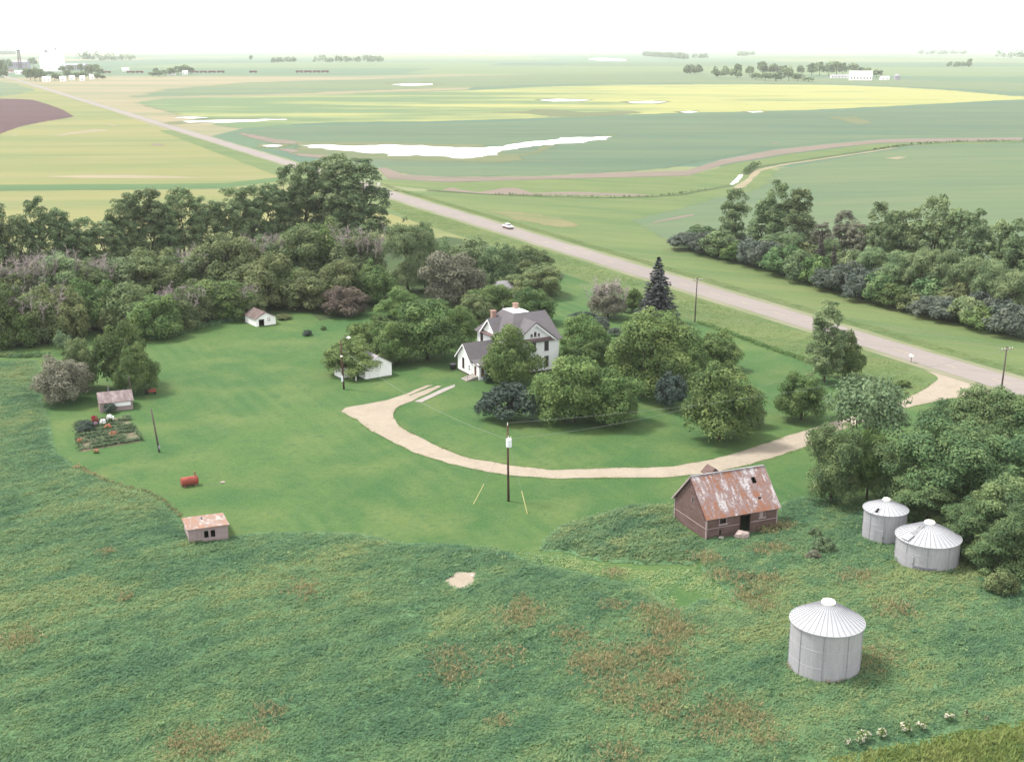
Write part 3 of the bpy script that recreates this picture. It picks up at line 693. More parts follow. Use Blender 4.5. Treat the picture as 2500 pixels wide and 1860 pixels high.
def edge_grass(pts, width, dens, hgt, matkey, seed, label, bias=0.0):
    L, Q = [], []
    for i, p in enumerate(pts):
        a = pts[max(0, i - 1)]; b = pts[min(len(pts) - 1, i + 1)]; d = math.dist(a, b)
        nx, ny = -(b[1] - a[1]) / d * width / 2, (b[0] - a[0]) / d * width / 2
        L.append((p[0] + nx, p[1] + ny)); Q.append((p[0] - nx, p[1] - ny))
    grass('edge_grass', L + Q[::-1], [], dens, hgt, matkey, seed, 6, .1, False, .3, False, label, bias, .8)
edge_grass([(38.43, 243.78), (43.45, 233.27), (46.18, 226.90), (48.97, 220.55), (51.45, 215.99), (53.85, 210.66)], 1.6, 14, .75, 'verge_grass', 21, 'ridge of uncut grass edging the mown lawn', -.1)
edge_grass([(-71.08, 229.04), (-67.26, 231.65), (-64.41, 238.43), (-58.33, 246.33), (-54.10, 249.32)], 3.0, 10, .8, 'weed', 22, 'tall grass along the foot of the left shelterbelt')
edge_grass([(-99.03, 215.71), (-90.22, 214.91), (-85.15, 215.71)], 2.0, 10, .9, 'weed', 23, 'dark band of tall grass left of the cut yard', -.2)
edge_grass([(-59.4, 154.9), (-53.1, 148.9), (-49.0, 146.1), (-45.4, 143.9), (-42.6, 140.2), (-40.0, 136.1)], 1.0, 14, .5, 'weed_dry', 24, 'yellowing fringe between lawn and weeds by the red tank', -.2)
# dry brown weeds among the green, as one mass
dx_, dt_ = [], []
rg = np.random.default_rng(31)
DRY = [((0.81, 108.99), 1.6), ((1.17, 111.92), 1.0), ((9.02, 100.33), 2.2), ((6.84, 99.71), 1.3), ((12.71, 101.90), 1.2), ((15.67, 106.88), 1.6), ((-5.88, 101.58), 1.2), ((-0.78, 101.58), 1.0), ((-5.10, 97.90), 1.3), ((13.96, 97.02), 1.4), ((9.31, 94.73), 1.6), ((12.37, 92.26), 1.3), ((8.53, 85.48), 1.2), ((-0.98, 89.90), .7), ((5.75, 105.51), 1.0), ((14.46, 110.44), 1.3), ((10.26, 111.92), .8), ((11.08, 119.89), .7),
       ((21.42, 123.81), 1.1), ((22.46, 119.05), 1.0), ((25.23, 118.63), .9), ((24.89, 114.99), 1.4), ((27.62, 118.22), 1.0), ((25.31, 111.92), .9), ((18.69, 92.26), 1.4), ((19.91, 90.42), 1.2), ((16.12, 89.39), 1.6), ((15.37, 106.53), 1.5), ((13.70, 101.90), 1.4), ((33.13, 100.95), 1.6), ((36.93, 118.63), 1.2), ((38.60, 110.80), 1.3), ((21.02, 87.64), .8), ((13.77, 96.15), 1.2), ((28.33, 97.17), .7), ((26.09, 99.10), .5),
       ((-21.74, 88.39), 1.0), ((-26.37, 86.67), 1.5), ((-24.02, 86.43), 1.0), ((-21.70, 115.39), 1.1), ((-45.25, 125.17), .6), ((-47.12, 104.84), 1.3), ((-20.46, 91.73), .8), ((-39.72, 113.82), .6), ((32.01, 132.97), 1.0), ((29.93, 132.00), .8), ((30.33, 126.90), .9), ((28.00, 126.01), .8)]
vv, tt = [], []
for (c, r_) in DRY:
    r_ *= 1.7; n = int(26 * r_ * r_) + 12; B = 6
    x = c[0] + rg.normal(0, r_ * .55, n); y = c[1] + rg.normal(0, r_ * .55, n); z = weed_z(x, y)
    bx = np.repeat(x, B) + rg.normal(0, .12, n * B); by = np.repeat(y, B) + rg.normal(0, .12, n * B); bz = np.repeat(z, B) + rg.uniform(0, .35, n * B)
    bh = rg.uniform(.08, .30, n * B); th = rg.uniform(0, 6.28, n * B); w2 = rg.uniform(.035, .07, n * B)
    v = np.empty((n * B, 3, 3))
    v[:, 0] = np.stack([bx + np.cos(th) * w2, by + np.sin(th) * w2, bz], 1); v[:, 1] = np.stack([bx - np.cos(th) * w2, by - np.sin(th) * w2, bz], 1)
    v[:, 2] = np.stack([bx + rg.normal(0, .14, n * B), by + rg.normal(0, .14, n * B), bz + bh], 1)
    vv.append(v.reshape(-1, 3)); tt.append(np.repeat(np.clip(rg.normal(.45, .25, n * B), 0, 1), 3))
vv = np.concatenate(vv); tt = np.concatenate(tt)
o = link_mesh('dry_weeds', np_mesh('dry_weeds', vv, np.arange(len(vv)).reshape(-1, 3), M['weed_dry'], tt))
tag(o, 'scattered clumps of dry brown weeds among the green', kind='stuff')

# broad-leaved weeds standing in clumps among the grass
rg = np.random.default_rng(57); W_ = np.array(WEEDS); lo_, hi_ = W_.min(0), W_.max(0)
x = rg.uniform(lo_[0], hi_[0], 5200); y = rg.uniform(lo_[1], hi_[1], 5200)
k = inside(x, y, WEEDS) & ~inside(x, y, BARN_HOLE) & ~inside(x, y, HUT_HOLE) & (fbm(x / 7, y / 5, 41, 3) + .004 * x > .53)
for c_, r_ in ((BIN0, 3.5), (BIN1, 2.7), (BIN2, 3.6)): k &= np.hypot(x - c_[0], y - c_[1]) > r_
x, y = x[k], y[k]; n = len(x); B = 22; sz = rg.uniform(.25, .75, n); ci = np.repeat(np.arange(n), B); N = n * B
d = rg.normal(size=(N, 3)); d /= np.linalg.norm(d, axis=1, keepdims=True); d[:, 2] = np.abs(d[:, 2])
pos = np.stack([x[ci], y[ci], weed_z(x, y)[ci] + .18], 1) + d * sz[ci][:, None] * np.array([1, 1, .75]) * rg.uniform(.5, 1, N)[:, None]
t_ = np.cross(d + .5 * rg.normal(size=(N, 3)), rg.normal(size=(N, 3))); t_ /= np.linalg.norm(t_, axis=1, keepdims=True); b_ = np.cross(d, t_); s_ = (.5 * rg.uniform(.12, .26, N))[:, None]
v = np.stack([pos - t_ * s_, pos - b_ * s_ * .8, pos + t_ * s_, pos + b_ * s_ * .8], 1).reshape(-1, 3)
tn = np.repeat(np.clip(rg.normal(.35, .28, n)[ci] + rg.normal(0, .12, N), 0, 1), 4)
tag(link_mesh('broadleaf_weeds', np_mesh('broadleaf_weeds', v, np.arange(N * 4).reshape(-1, 4), M['weed'], tn)), 'clumps of broad-leaved weeds scattered through the tall grass', kind='stuff')
dr = [p for p in DRIVE]
edge_grass(dr[:22], .7, 18, .09, 'verge_grass', 61, 'ragged grass fringe along the outer edge of the driveway', .1)
edge_grass(dr[-34:-14], .7, 18, .09, 'verge_grass', 62, 'ragged grass fringe along the inner edge of the driveway', .1)

# ------------------------------------------------------------------ trees
def quads(pos, nrm, size, rg, aspect=.75):
    n = len(pos); up = rg.normal(size=(n, 3))
    t = np.cross(nrm, up); t /= np.linalg.norm(t, axis=1, keepdims=True) + 1e-9
    b = np.cross(nrm, t); s = size[:, None] * .5
    v = np.stack([pos - t * s, pos - b * s * aspect, pos + t * s, pos + b * s * aspect], 1)
    return v.reshape(-1, 3)

def unit(a): return a / (np.linalg.norm(a, axis=1, keepdims=True) + 1e-9)

def crown(name, seed, H, W, base, nclump, nleaf, leaf, cr, lobes=None, airy=0.0, flat=0.0, mat='leaf_yard'):
    rg = np.random.default_rng(seed)
    if lobes is None: lobes = [(0, 0, (base + H) / 2, W / 2, (H - base) / 2, 1.0)]
    tot = sum(l[5] for l in lobes)
    C, O = [], []
    for (lx, ly, lz, lr, lh, wt) in lobes:
        k = max(3, int(nclump * wt / tot))
        d = unit(rg.normal(size=(k, 3)))
        d[:, 2] = np.where(d[:, 2] < -.55, -d[:, 2], d[:, 2])
        rad = rg.uniform(.45, 1.0, k) ** .55
        irr = 1 + .22 * np.sin(3 * np.arctan2(d[:, 1], d[:, 0]) + seed) * rg.uniform(.3, 1, k)
        p = d * (rad * irr)[:, None] * np.array([lr - cr * .6, lr - cr * .6, lh - cr * .6]) + np.array([lx, ly, lz])
        if flat: p[:, 2] = np.minimum(p[:, 2], H - cr * .6 - flat * rg.uniform(0, 1, k))
        C.append(p); O.append(unit(p - np.array([lx, ly, lz - lh * .35])))
    C = np.concatenate(C); O = np.concatenate(O); k = len(C)
    crs = cr * rg.uniform(.65, 1.35, k)
    nl = np.maximum(8, (nleaf * (crs / cr) ** 2)).astype(int)
    crs3 = np.stack([crs, crs, crs * .95], 1)
    ci = np.repeat(np.arange(k), nl); N = len(ci)
    d = unit(rg.normal(size=(N, 3)) + .5 * O[ci] + np.array([0, 0, .5]))
    pos = C[ci] + d * crs3[ci] * rg.uniform(.45 if airy else .66, 1.12, N)[:, None]
    pos[:, 2] = np.maximum(pos[:, 2], .05)
    nrm = unit(d + .38 * rg.normal(size=(N, 3)) + np.array([0, 0, .15]))
    sz = leaf * rg.uniform(.6, 1.4, N)
    v = quads(pos, nrm, sz, rg)
    tc = np.clip(rg.normal(.5, .2, k), 0, 1)
    t = np.clip(tc[ci] + rg.normal(0, .16, N), 0, 1)
    return np_mesh(name, v, np.arange(N * 4).reshape(-1, 4), M[mat], np.repeat(t, 4)), C

def trunk(name, seed, H, r, C, nl=8, fork=.35):
    rg = random.Random(seed); mb = MB()
    top = H * .62; p = Vector((0, 0, -.1)); pts = [p]
    for i in range(1, 5): pts.append(Vector((rg.uniform(-.03, .03) * H, rg.uniform(-.03, .03) * H, top * i / 4)))
    for i in range(4): mb.tube(pts[i], pts[i + 1], r * (1 - .2 * i), r * (1 - .2 * (i + 1)), 7, caps=False)
    for j in range(nl):
        c = Vector(C[rg.randrange(len(C))]); s = pts[1].lerp(pts[4], rg.uniform(0, .9)) if H > 0 else pts[0]
        m_ = s.lerp(c, .5) + Vector((0, 0, -.05 * H * rg.random()))
        mb.tube(s, m_, r * .42, r * .26, 5, caps=False); mb.tube(m_, c, r * .26, r * .08, 5, caps=False)
    return mb.mesh(name, M['bark'], True)

def twigs(name, seed, H, W, n=26, spread=.5):
    """bare dead branches standing out of a crown"""
    rg = random.Random(seed); mb = MB()
    for i in range(n):
        a = rg.uniform(0, 6.283); rr = W * .5 * math.sqrt(rg.random()) * .9
        b = Vector((rr * math.cos(a), rr * math.sin(a), H * rg.uniform(.45, .72)))
        d = Vector((math.cos(a) * spread * rg.random(), math.sin(a) * spread * rg.random(), 1)).normalized()
        L = H * rg.uniform(.25, .42); e = b + d * L
        mb.tube(b, e, .06, .02, 4, caps=False)
        for k in range(9):
            s = b.lerp(e, rg.uniform(.15, 1)); q = s + Vector((rg.uniform(-1, 1), rg.uniform(-1, 1), rg.uniform(.1, 1))).normalized() * L * rg.uniform(.2, .5)
            mb.tube(s, q, .035, .012, 3, caps=False)
            for m_ in range(3):
                s2 = s.lerp(q, rg.uniform(.3, 1)); q2 = s2 + Vector((rg.uniform(-1, 1), rg.uniform(-1, 1), rg.uniform(-.2, 1))).normalized() * L * rg.uniform(.1, .25)
                mb.tube(s2, q2, .022, .01, 3, caps=False)
    return mb.mesh(name, M['twig'])

def spruce(seed, H, W, mat):
    rg = np.random.default_rng(seed); V, T = [], []; n_t = 26
    for i in range(n_t):
        f = i / (n_t - 1); z = H * (.04 + .94 * f); r = W / 2 * (1 - f) ** .85 * rg.uniform(.88, 1.08) + .12
        nb = max(5, int(15 * (1 - f) + 4))
        for j in range(nb):
            a = 2 * np.pi * (j + rg.uniform(-.3, .3)) / nb + i * 1.3; rl = r * rg.uniform(.8, 1.12)
            m_ = max(6, int(18 * rl / (W / 2)) + 4)
            s = rg.uniform(.12, 1, m_); tt_ = np.clip(rg.normal(.5, .2) + rg.normal(0, .15, m_), 0, 1)
            wob = rg.normal(0, .10, m_) * s
            px = np.cos(a + wob) * s * rl; py = np.sin(a + wob) * s * rl
            pz = z - .30 * rl * s ** 1.4 + rg.normal(0, .06, m_)
            p = np.stack([px, py, pz], 1)
            nr = unit(np.stack([np.cos(a) * .5 + rg.normal(0, .35, m_), np.sin(a) * .5 + rg.normal(0, .35, m_), np.ones(m_) * .9], 1))
            V.append(quads(p, nr, rg.uniform(.45, .8, m_), rg, .55)); T.append(np.repeat(tt_, 4))
    V = np.concatenate(V); T = np.concatenate(T)
    return np_mesh('crown', V, np.arange(len(V)).reshape(-1, 4), M[mat], T)

PROTO = {}
def proto(kind, H, W, variants):
    PROTO[kind] = (H, W, variants)
vs_ = []
for s in range(5):
    rr = random.Random(s)
    lobes = [(rr.uniform(-.5, .5), rr.uniform(-.5, .5), 15.4, 2.9, 4.6, 1.2)]
    lobes += [(1.9 * math.cos(a_), 1.9 * math.sin(a_), rr.uniform(9.0, 14.5), rr.uniform(2.3, 2.9), rr.uniform(3.2, 4.6), 1.0) for a_ in (rr.uniform(0, 2), rr.uniform(2, 4), rr.uniform(4, 6.2))]
    lobes += [(1.8 * math.cos(a_), 1.8 * math.sin(a_), rr.uniform(4.6, 7.5), rr.uniform(2.2, 2.8), rr.uniform(2.8, 4.0), .9) for a_ in (rr.uniform(0, 3), rr.uniform(3, 6.2))]
    lobes += [(1.6, 0, 2.8, 2.6, 2.9, .6), (-1.6, .6, 3.0, 2.6, 3.1, .6)]
    c, C = crown('crown', 100 + s, 20, 9, 1, 185, 84, .36, .86, lobes, mat='leaf_belt'); vs_.append((c, trunk('trunk', s, 20, .28, C, 10), None))
proto('tall', 20, 9, vs_)
vs_ = []
for s in range(6):
    rr = random.Random(40 + s)
    lobes = [(0, 0, 4.6, 3.3, 3.3, 1.4)] + [(2.0 * math.cos(a_ + s), 2.0 * math.sin(a_ + s), rr.uniform(2.0, 4.8), rr.uniform(2.0, 2.7), rr.uniform(1.9, 2.6), .9) for a_ in (0, 1.3, 2.5, 3.8, 5.0)]
    lobes += [(1.9 * math.cos(a_ + s), 1.9 * math.sin(a_ + s), 1.7, 1.9, 1.5, .5) for a_ in (.4, 2.0, 3.6, 5.2)]
    c, C = crown('crown', 200 + s, 8, 8, .6, 140, 165, .245, .95, lobes); vs_.append((c, trunk('trunk', 20 + s, 8, .20, C, 8), None))
proto('round', 8, 8, vs_)
vs_ = []
for s in range(4):
    rr = random.Random(60 + s)
    lobes = [(0, 0, 7.0, 3.6, 4.1, 1.4)] + [(2.4 * math.cos(a_ + s), 2.4 * math.sin(a_ + s), rr.uniform(3.6, 8.2), rr.uniform(2.0, 2.7), rr.uniform(2.1, 2.9), .9) for a_ in (0, 1.1, 2.1, 3.2, 4.2, 5.2)] + [(rr.uniform(-1, 1), rr.uniform(-1, 1), 2.4, 2.6, 2.4, .7)]
    lobes += [(2.2 * math.cos(a_ + s), 2.2 * math.sin(a_ + s), 2.0, 2.2, 1.9, .6) for a_ in (.4, 2.0, 3.6, 5.2)]
    c, C = crown('crown', 300 + s, 11, 9, .6, 195, 165, .235, 1.0, lobes, mat='leaf_lush'); vs_.append((c, trunk('trunk', 40 + s, 11, .26, C, 10), None))
proto('big', 11, 9, vs_)
vs_ = []
for s in range(4):
    c, C = crown('crown', 400 + s, 4, 5, 0, 75, 70, .26, .62, [(0, 0, 1.9, 2.5, 2.1, 1), (1.1, .5, 1.4, 1.6, 1.5, .5), (-1.1, -.4, 1.5, 1.6, 1.6, .5)], mat='leaf_shrubbelt'); vs_.append((c, trunk('trunk', 60 + s, 4, .09, C, 6), None))
proto('shrub', 4, 5, vs_)
vs_ = []
for s in range(5):
    rr = random.Random(80 + s)
    lobes = [(0, 0, 4.0, 4.0, 3.9, 1.4)] + [(2.5 * math.cos(a_ + s), 2.5 * math.sin(a_ + s), rr.uniform(2.2, 5.2), rr.uniform(2.0, 2.6), rr.uniform(1.9, 2.8), .9) for a_ in (0, 1.3, 2.5, 3.8, 5.0)]
    lobes += [(2.4 * math.cos(a_ + s), 2.4 * math.sin(a_ + s), 1.5, 2.2, 1.6, .6) for a_ in (.2, 1.5, 2.7, 4.0, 5.2)]
    c, C = crown('crown', 500 + s, 8, 9, 0, 175, 125, .29, .95, lobes, mat='leaf_brush'); vs_.append((c, trunk('trunk', 80 + s, 8, .18, C, 9), twigs('dead_branches', s, 8, 9, 30)))
proto('brush', 8, 9, vs_)
c, C = crown('crown', 600, 9, 9, 3.0, 130, 64, .25, .95, [(0, 0, 6.8, 4.0, 2.1, 1), (-2, 0, 6.0, 2.2, 1.8, .6), (2.2, .5, 6.0, 2.2, 1.8, .6)], airy=1, mat='leaf_willow')
proto('willow', 9, 9, [(c, trunk('trunk', 90, 9, .22, C, 10), None)])
mb = MB().tube((0, 0, -.1), (0, 0, 11), .2, .03, 8)
proto('spruce', 12, 6, [(spruce(5, 12, 6, 'needles'), mb.mesh('trunk', M['bark']), None)])
vs_ = []
for s in range(3):
    c, C = crown('crown', 700 + s, 12, 11, .5, 34, 20, 1.7, 2.0, None, mat='leaf_belt'); vs_.append((c, trunk('trunk', 95 + s, 12, .35, C, 3), None))
proto('far', 12, 11, vs_)

TREE_RNG = random.Random(99)
def tree(name, kind, x, y, h, w, label, cat='tree', group=None, mat=None, dead=False, var=None, dead_only=False, rz=None):
    H, W, vs = PROTO[kind]; c, t, d = vs[TREE_RNG.randrange(len(vs)) if var is None else var % len(vs)]
    root = empty(name, (x, y, 0), TREE_RNG.uniform(0, 6.283) if rz is None else rz, label, cat, group)
    k_ = {'far': 1.0, 'spruce': 1.0, 'shrub': 1.15, 'tall': 1.18}.get(kind, 1.22 if name == 'near_tree' or 'brush' in name else 1.10); root.scale = (k_ * w / W, k_ * w / W, 1.03 * h / H)
    link_mesh('trunk', t, root)
    co = link_mesh('crown', c, root)
    if mat:
        co.material_slots[0].link = 'OBJECT'; co.material_slots[0].material = M[mat]
    if dead: link_mesh('dead_branches', d or PROTO['brush'][2][0][2], root)
    return root

# tall row of the left shelterbelt, listed from the left edge of the picture
TALL = [(-123.4, 281.6, 19.0, 8.4,), (-120.9, 284.5, 19.4, 8.1,), (-118.4, 288.5, 16.7, 7.5,), (-115.0, 292.5, 19.3, 8.7,), (-111.9, 296.7, 16.7, 8.1,), (-109.2, 297.7, 11.6, 6.6,), (-106.8, 300.9, 13.9, 7.4,), (-102.9, 303.1, 13.0, 8.3,), (-100.3, 307.6, 16.9, 8.4,), (-98.1, 312.1, 18.7, 8.5,), (-94.2, 315.7, 19.5, 9.8,), (-90.1, 315.7, 14.7, 7.4,), (-87.3, 320.5, 19.8, 10.0,), (-83.7, 324.2, 15.7, 8.8,), (-80.1, 326.7, 14.9, 8.0,), (-76.1, 331.8, 17.9, 9.4,), (-72.2, 335.8, 17.9, 10.0,), (-67.8, 339.8, 18.7, 9.7,), (-63.2, 344.0, 22.0, 10.2,), (-59.1, 348.2, 23.1, 10.8,), (-55.0, 351.1, 24.1, 10.9,), (-50.6, 355.5, 24.8, 11.5,), (-49.1, 340.6, 25.3, 15.4,), (-42.5, 340.6, 23.9, 15.4,)]
for i, a in enumerate(TALL):
    tree('shelterbelt_tree', 'tall', *a, 'tall grey-green tree in the back row of the left shelterbelt, %s from the left' % ORD[i], group='tall back row of the left shelterbelt', var=i)
# brushy rows in front of it
BRUSH_B = [(-108.3, 253.9, 6.1, 11.0, 0), (-105.5, 257.9, 6.7, 10.1, 1), (-101.9, 262.0, 7.5, 11.3, 1), (-96.5, 267.1, 6.0, 11.5, 1), (-92.6, 271.5, 4.1, 9.9, 1), (-88.5, 274.2, 5.8, 11.8, 0), (-82.6, 276.0, 6.9, 12.6, 0), (-79.0, 278.8, 5.0, 10.2, 0), (-74.3, 281.6, 5.9, 11.0, 1), (-66.7, 280.7, 8.5, 13.2, 0), (-62.3, 287.5, 6.8, 10.5, 1), (-58.6, 291.5, 7.3, 9.9, 1), (-53.2, 291.5, 9.0, 12.9, 0), (-47.0, 297.7, 9.3, 14.7, 0), (-36.5, 289.7, 8.2, 11.3, 1)]
for i, (*a, dd) in enumerate(BRUSH_B):
    a[2] *= 1.45
    tree('brushy_tree', 'brush', *a, '%sbrushy tree in the left shelterbelt middle row, %s from left' % ('dead-branched ' if dd else 'green ', ORD[i]), group='brushy middle row of the left shelterbelt', dead=bool(dd), mat='leaf_grey' if dd and i % 4 == 1 else ('leaf_brush', 'leaf_lush', 'leaf_belt')[i % 3], var=i)
BRUSH_F = [(-99.2, 223.4, 9.9, 9.7, 0), (-94.9, 225.2, 9.5, 9.5, 0), (-90.6, 226.5, 8.7, 9.0, 1), (-87.4, 228.4, 9.2, 9.0, 0), (-84.5, 237.7, 8.6, 10.0, 0), (-79.7, 236.4, 7.3, 7.8, 0), (-76.1, 237.7, 8.1, 12.5, 0), (-69.8, 231.0, 7.1, 9.1, 0), (-67.1, 239.1, 6.7, 8.8, 1), (-64.8, 246.3, 6.9, 9.7, 0), (-60.6, 249.3, 7.0, 11.1, 0), (-56.7, 250.8, 5.3, 8.5, 1), (-53.1, 259.6, 9.8, 12.2, 0), (-48.5, 262.0, 6.9, 10.3, 0), (-42.7, 257.9, 7.4, 11.5, 0), (-39.0, 260.8, 8.9, 10.2, 0), (-31.3, 263.6, 7.6, 9.5, 0)]
for i, (*a, dd) in enumerate(BRUSH_F):
    a[2] *= 1.15
    tree('brushy_tree', 'brush', *a, '%sbushy tree in the left shelterbelt front row, %s from left' % ('dead-twigged ' if dd else 'leafy ', ORD[i]), group='bushy front row of the left shelterbelt', dead=bool(dd), mat=['leaf_brush', 'leaf_lush', 'leaf_brush'][i % 3], var=i + 2)
